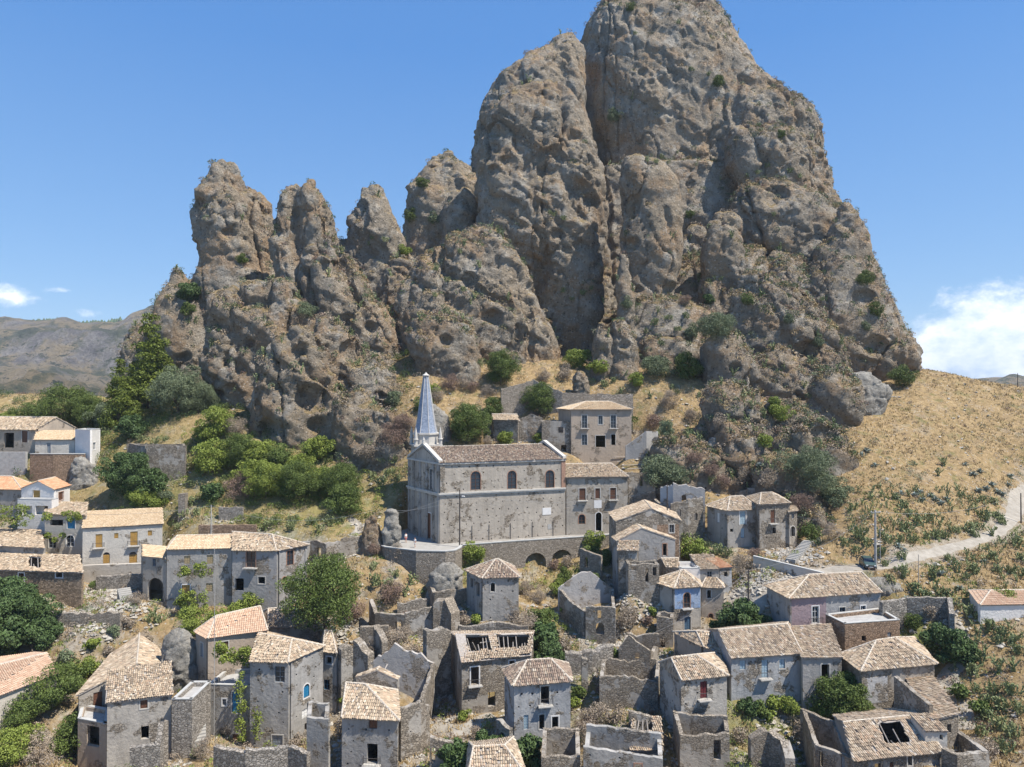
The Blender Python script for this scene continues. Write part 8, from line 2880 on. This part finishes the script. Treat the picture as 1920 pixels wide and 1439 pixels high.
# ---------------------------------------------------------------- the parked car
def car(px, py, Y, rot):
    g = P(px, py, Y)
    z0 = float(gz(g.x, g.y)) + .10
    root = empty('parked_car', (g.x, g.y, z0), 'dark green hatchback car with open space beside the concrete pole, parked on the dirt road', 'car')
    root.rotation_euler.z = rot
    paint = simple_mat('dark_green_car_paint', (0.05, 0.085, 0.08), .3, .1, spec=.5)
    tyre = simple_mat('tyre_rubber', (.02, .02, .02), .9, .1)
    head = simple_mat('headlamp_glass', (.75, .78, .8), .15, .05, spec=.6)
    W = .86

    def loft(name, secs, mat, par=root):
        """secs: (y, half width low, half width high, z low, z high)"""
        V, Fc = [], []
        for y, wl, wh, zl, zh in secs:
            V += [(-wl, y, zl), (-wl * 1.02, y, (zl + zh) / 2), (-wh, y, zh - .04), (-wh * .9, y, zh), (wh * .9, y, zh), (wh, y, zh - .04), (wl * 1.02, y, (zl + zh) / 2), (wl, y, zl)]
        for k in range(len(secs) - 1):
            for q in range(8):
                a, b = k * 8 + q, k * 8 + (q + 1) % 8
                Fc.append((a, b, b + 8, a + 8))
        Fc.append(tuple(range(8))[::-1])
        Fc.append(tuple(len(V) - 8 + q for q in range(8)))
        me = raw_mesh(name, V, Fc, mat)
        o = bpy.data.objects.new(name, me)
        col.objects.link(o)
        o.parent = par
        return o
    loft('car_body', [(-2.0, .70, .66, .30, .62), (-1.9, .80, .76, .22, .74), (-1.2, .84, .80, .2, .86), (-.75, .85, .82, .2, .93), (1.6, .85, .82, .2, .95), (1.95, .80, .76, .25, .90), (2.0, .72, .68, .35, .85)], paint)
    loft('cabin_glass', [(-.85, .74, .70, .90, .94), (-.25, .75, .60, .90, 1.36), (1.2, .75, .60, .90, 1.40), (1.75, .74, .66, .90, 1.0)], M['glass'])
    loft('car_roof', [(-.28, .60, .58, 1.345, 1.40), (.4, .62, .60, 1.36, 1.445), (1.25, .60, .58, 1.36, 1.42)], paint)
    for sx in (-1, 1):
        for (p0, p1) in (((.72, -.83, .92), (.60, -.26, 1.38)), ((.72, 1.72, .95), (.60, 1.22, 1.40)), ((.755, .45, .92), (.61, .45, 1.39))):
            V, Fc = [], []
            bar(V, Fc, Vector((p0[0] * sx, p0[1], p0[2])), Vector((p1[0] * sx, p1[1], p1[2])), .035, 4)
            o = bpy.data.objects.new('pillar', raw_mesh('pillar', V, Fc, paint)); col.objects.link(o); o.parent = root
        for y in (-1.28, 1.25):
            V, Fc = [], []
            bar(V, Fc, Vector((sx * .70, y, .30)), Vector((sx * .88, y, .30)), .30, 18)
            o = bpy.data.objects.new('wheel', raw_mesh('wheel', V, Fc, tyre)); col.objects.link(o); o.parent = root
            V, Fc = [], []
            bar(V, Fc, Vector((sx * .86, y, .30)), Vector((sx * .895, y, .30)), .18, 12)
            h_ = bpy.data.objects.new('hub_cap', raw_mesh('hub_cap', V, Fc, M['concrete'])); col.objects.link(h_); h_.parent = o
        V, Fc = [], []
        box(V, Fc, (sx * .56 - .14, -2.02, .56), (sx * .56 + .14, -1.90, .70))
        o = bpy.data.objects.new('headlight', raw_mesh('headlight', V, Fc, head)); col.objects.link(o); o.parent = root
        V, Fc = [], []
        box(V, Fc, (sx * .90 - .08, -.72, .92), (sx * .90 + .08, -.60, 1.04))
        o = bpy.data.objects.new('wing_mirror', raw_mesh('wing_mirror', V, Fc, paint)); col.objects.link(o); o.parent = root
    for nm, b0, b1, mt in (('bumper', (-.80, -2.06, .28), (.80, -1.94, .44), M['iron']), ('grille', (-.38, -2.03, .56), (.38, -1.95, .68), M['iron']), ('number_plate', (-.26, -2.08, .36), (.26, -2.065, .47), M['white_trim'])):
        V, Fc = [], []
        box(V, Fc, b0, b1)
        o = bpy.data.objects.new(nm, raw_mesh(nm, V, Fc, mt)); col.objects.link(o); o.parent = root
    landmark(root, [Vector(root.location)])


car(1627, 1064, 105.6, R(-14))

# ---------------------------------------------------------------- the air
hv, hf = [], []
box(hv, hf, (-6400, -60, -160), (6400, 6600, 320))
hz_ = add_mesh('haze', hv, hf, None)
hm = bpy.data.materials.new('haze_air')
hm.use_nodes = True
ht = hm.node_tree
for n in list(ht.nodes):
    ht.nodes.remove(n)
ho = ht.nodes.new('ShaderNodeOutputMaterial')
hp = ht.nodes.new('ShaderNodeVolumePrincipled')
hp.inputs['Color'].default_value = (0.80, 0.88, 1.0, 1)
hp.inputs['Density'].default_value = 0.00009
ht.links.new(hp.outputs[0], ho.inputs['Volume'])
hz_.data.materials.append(hm)
tag(hz_, 'thin blue summer haze in the air over the valley', kind='stuff')
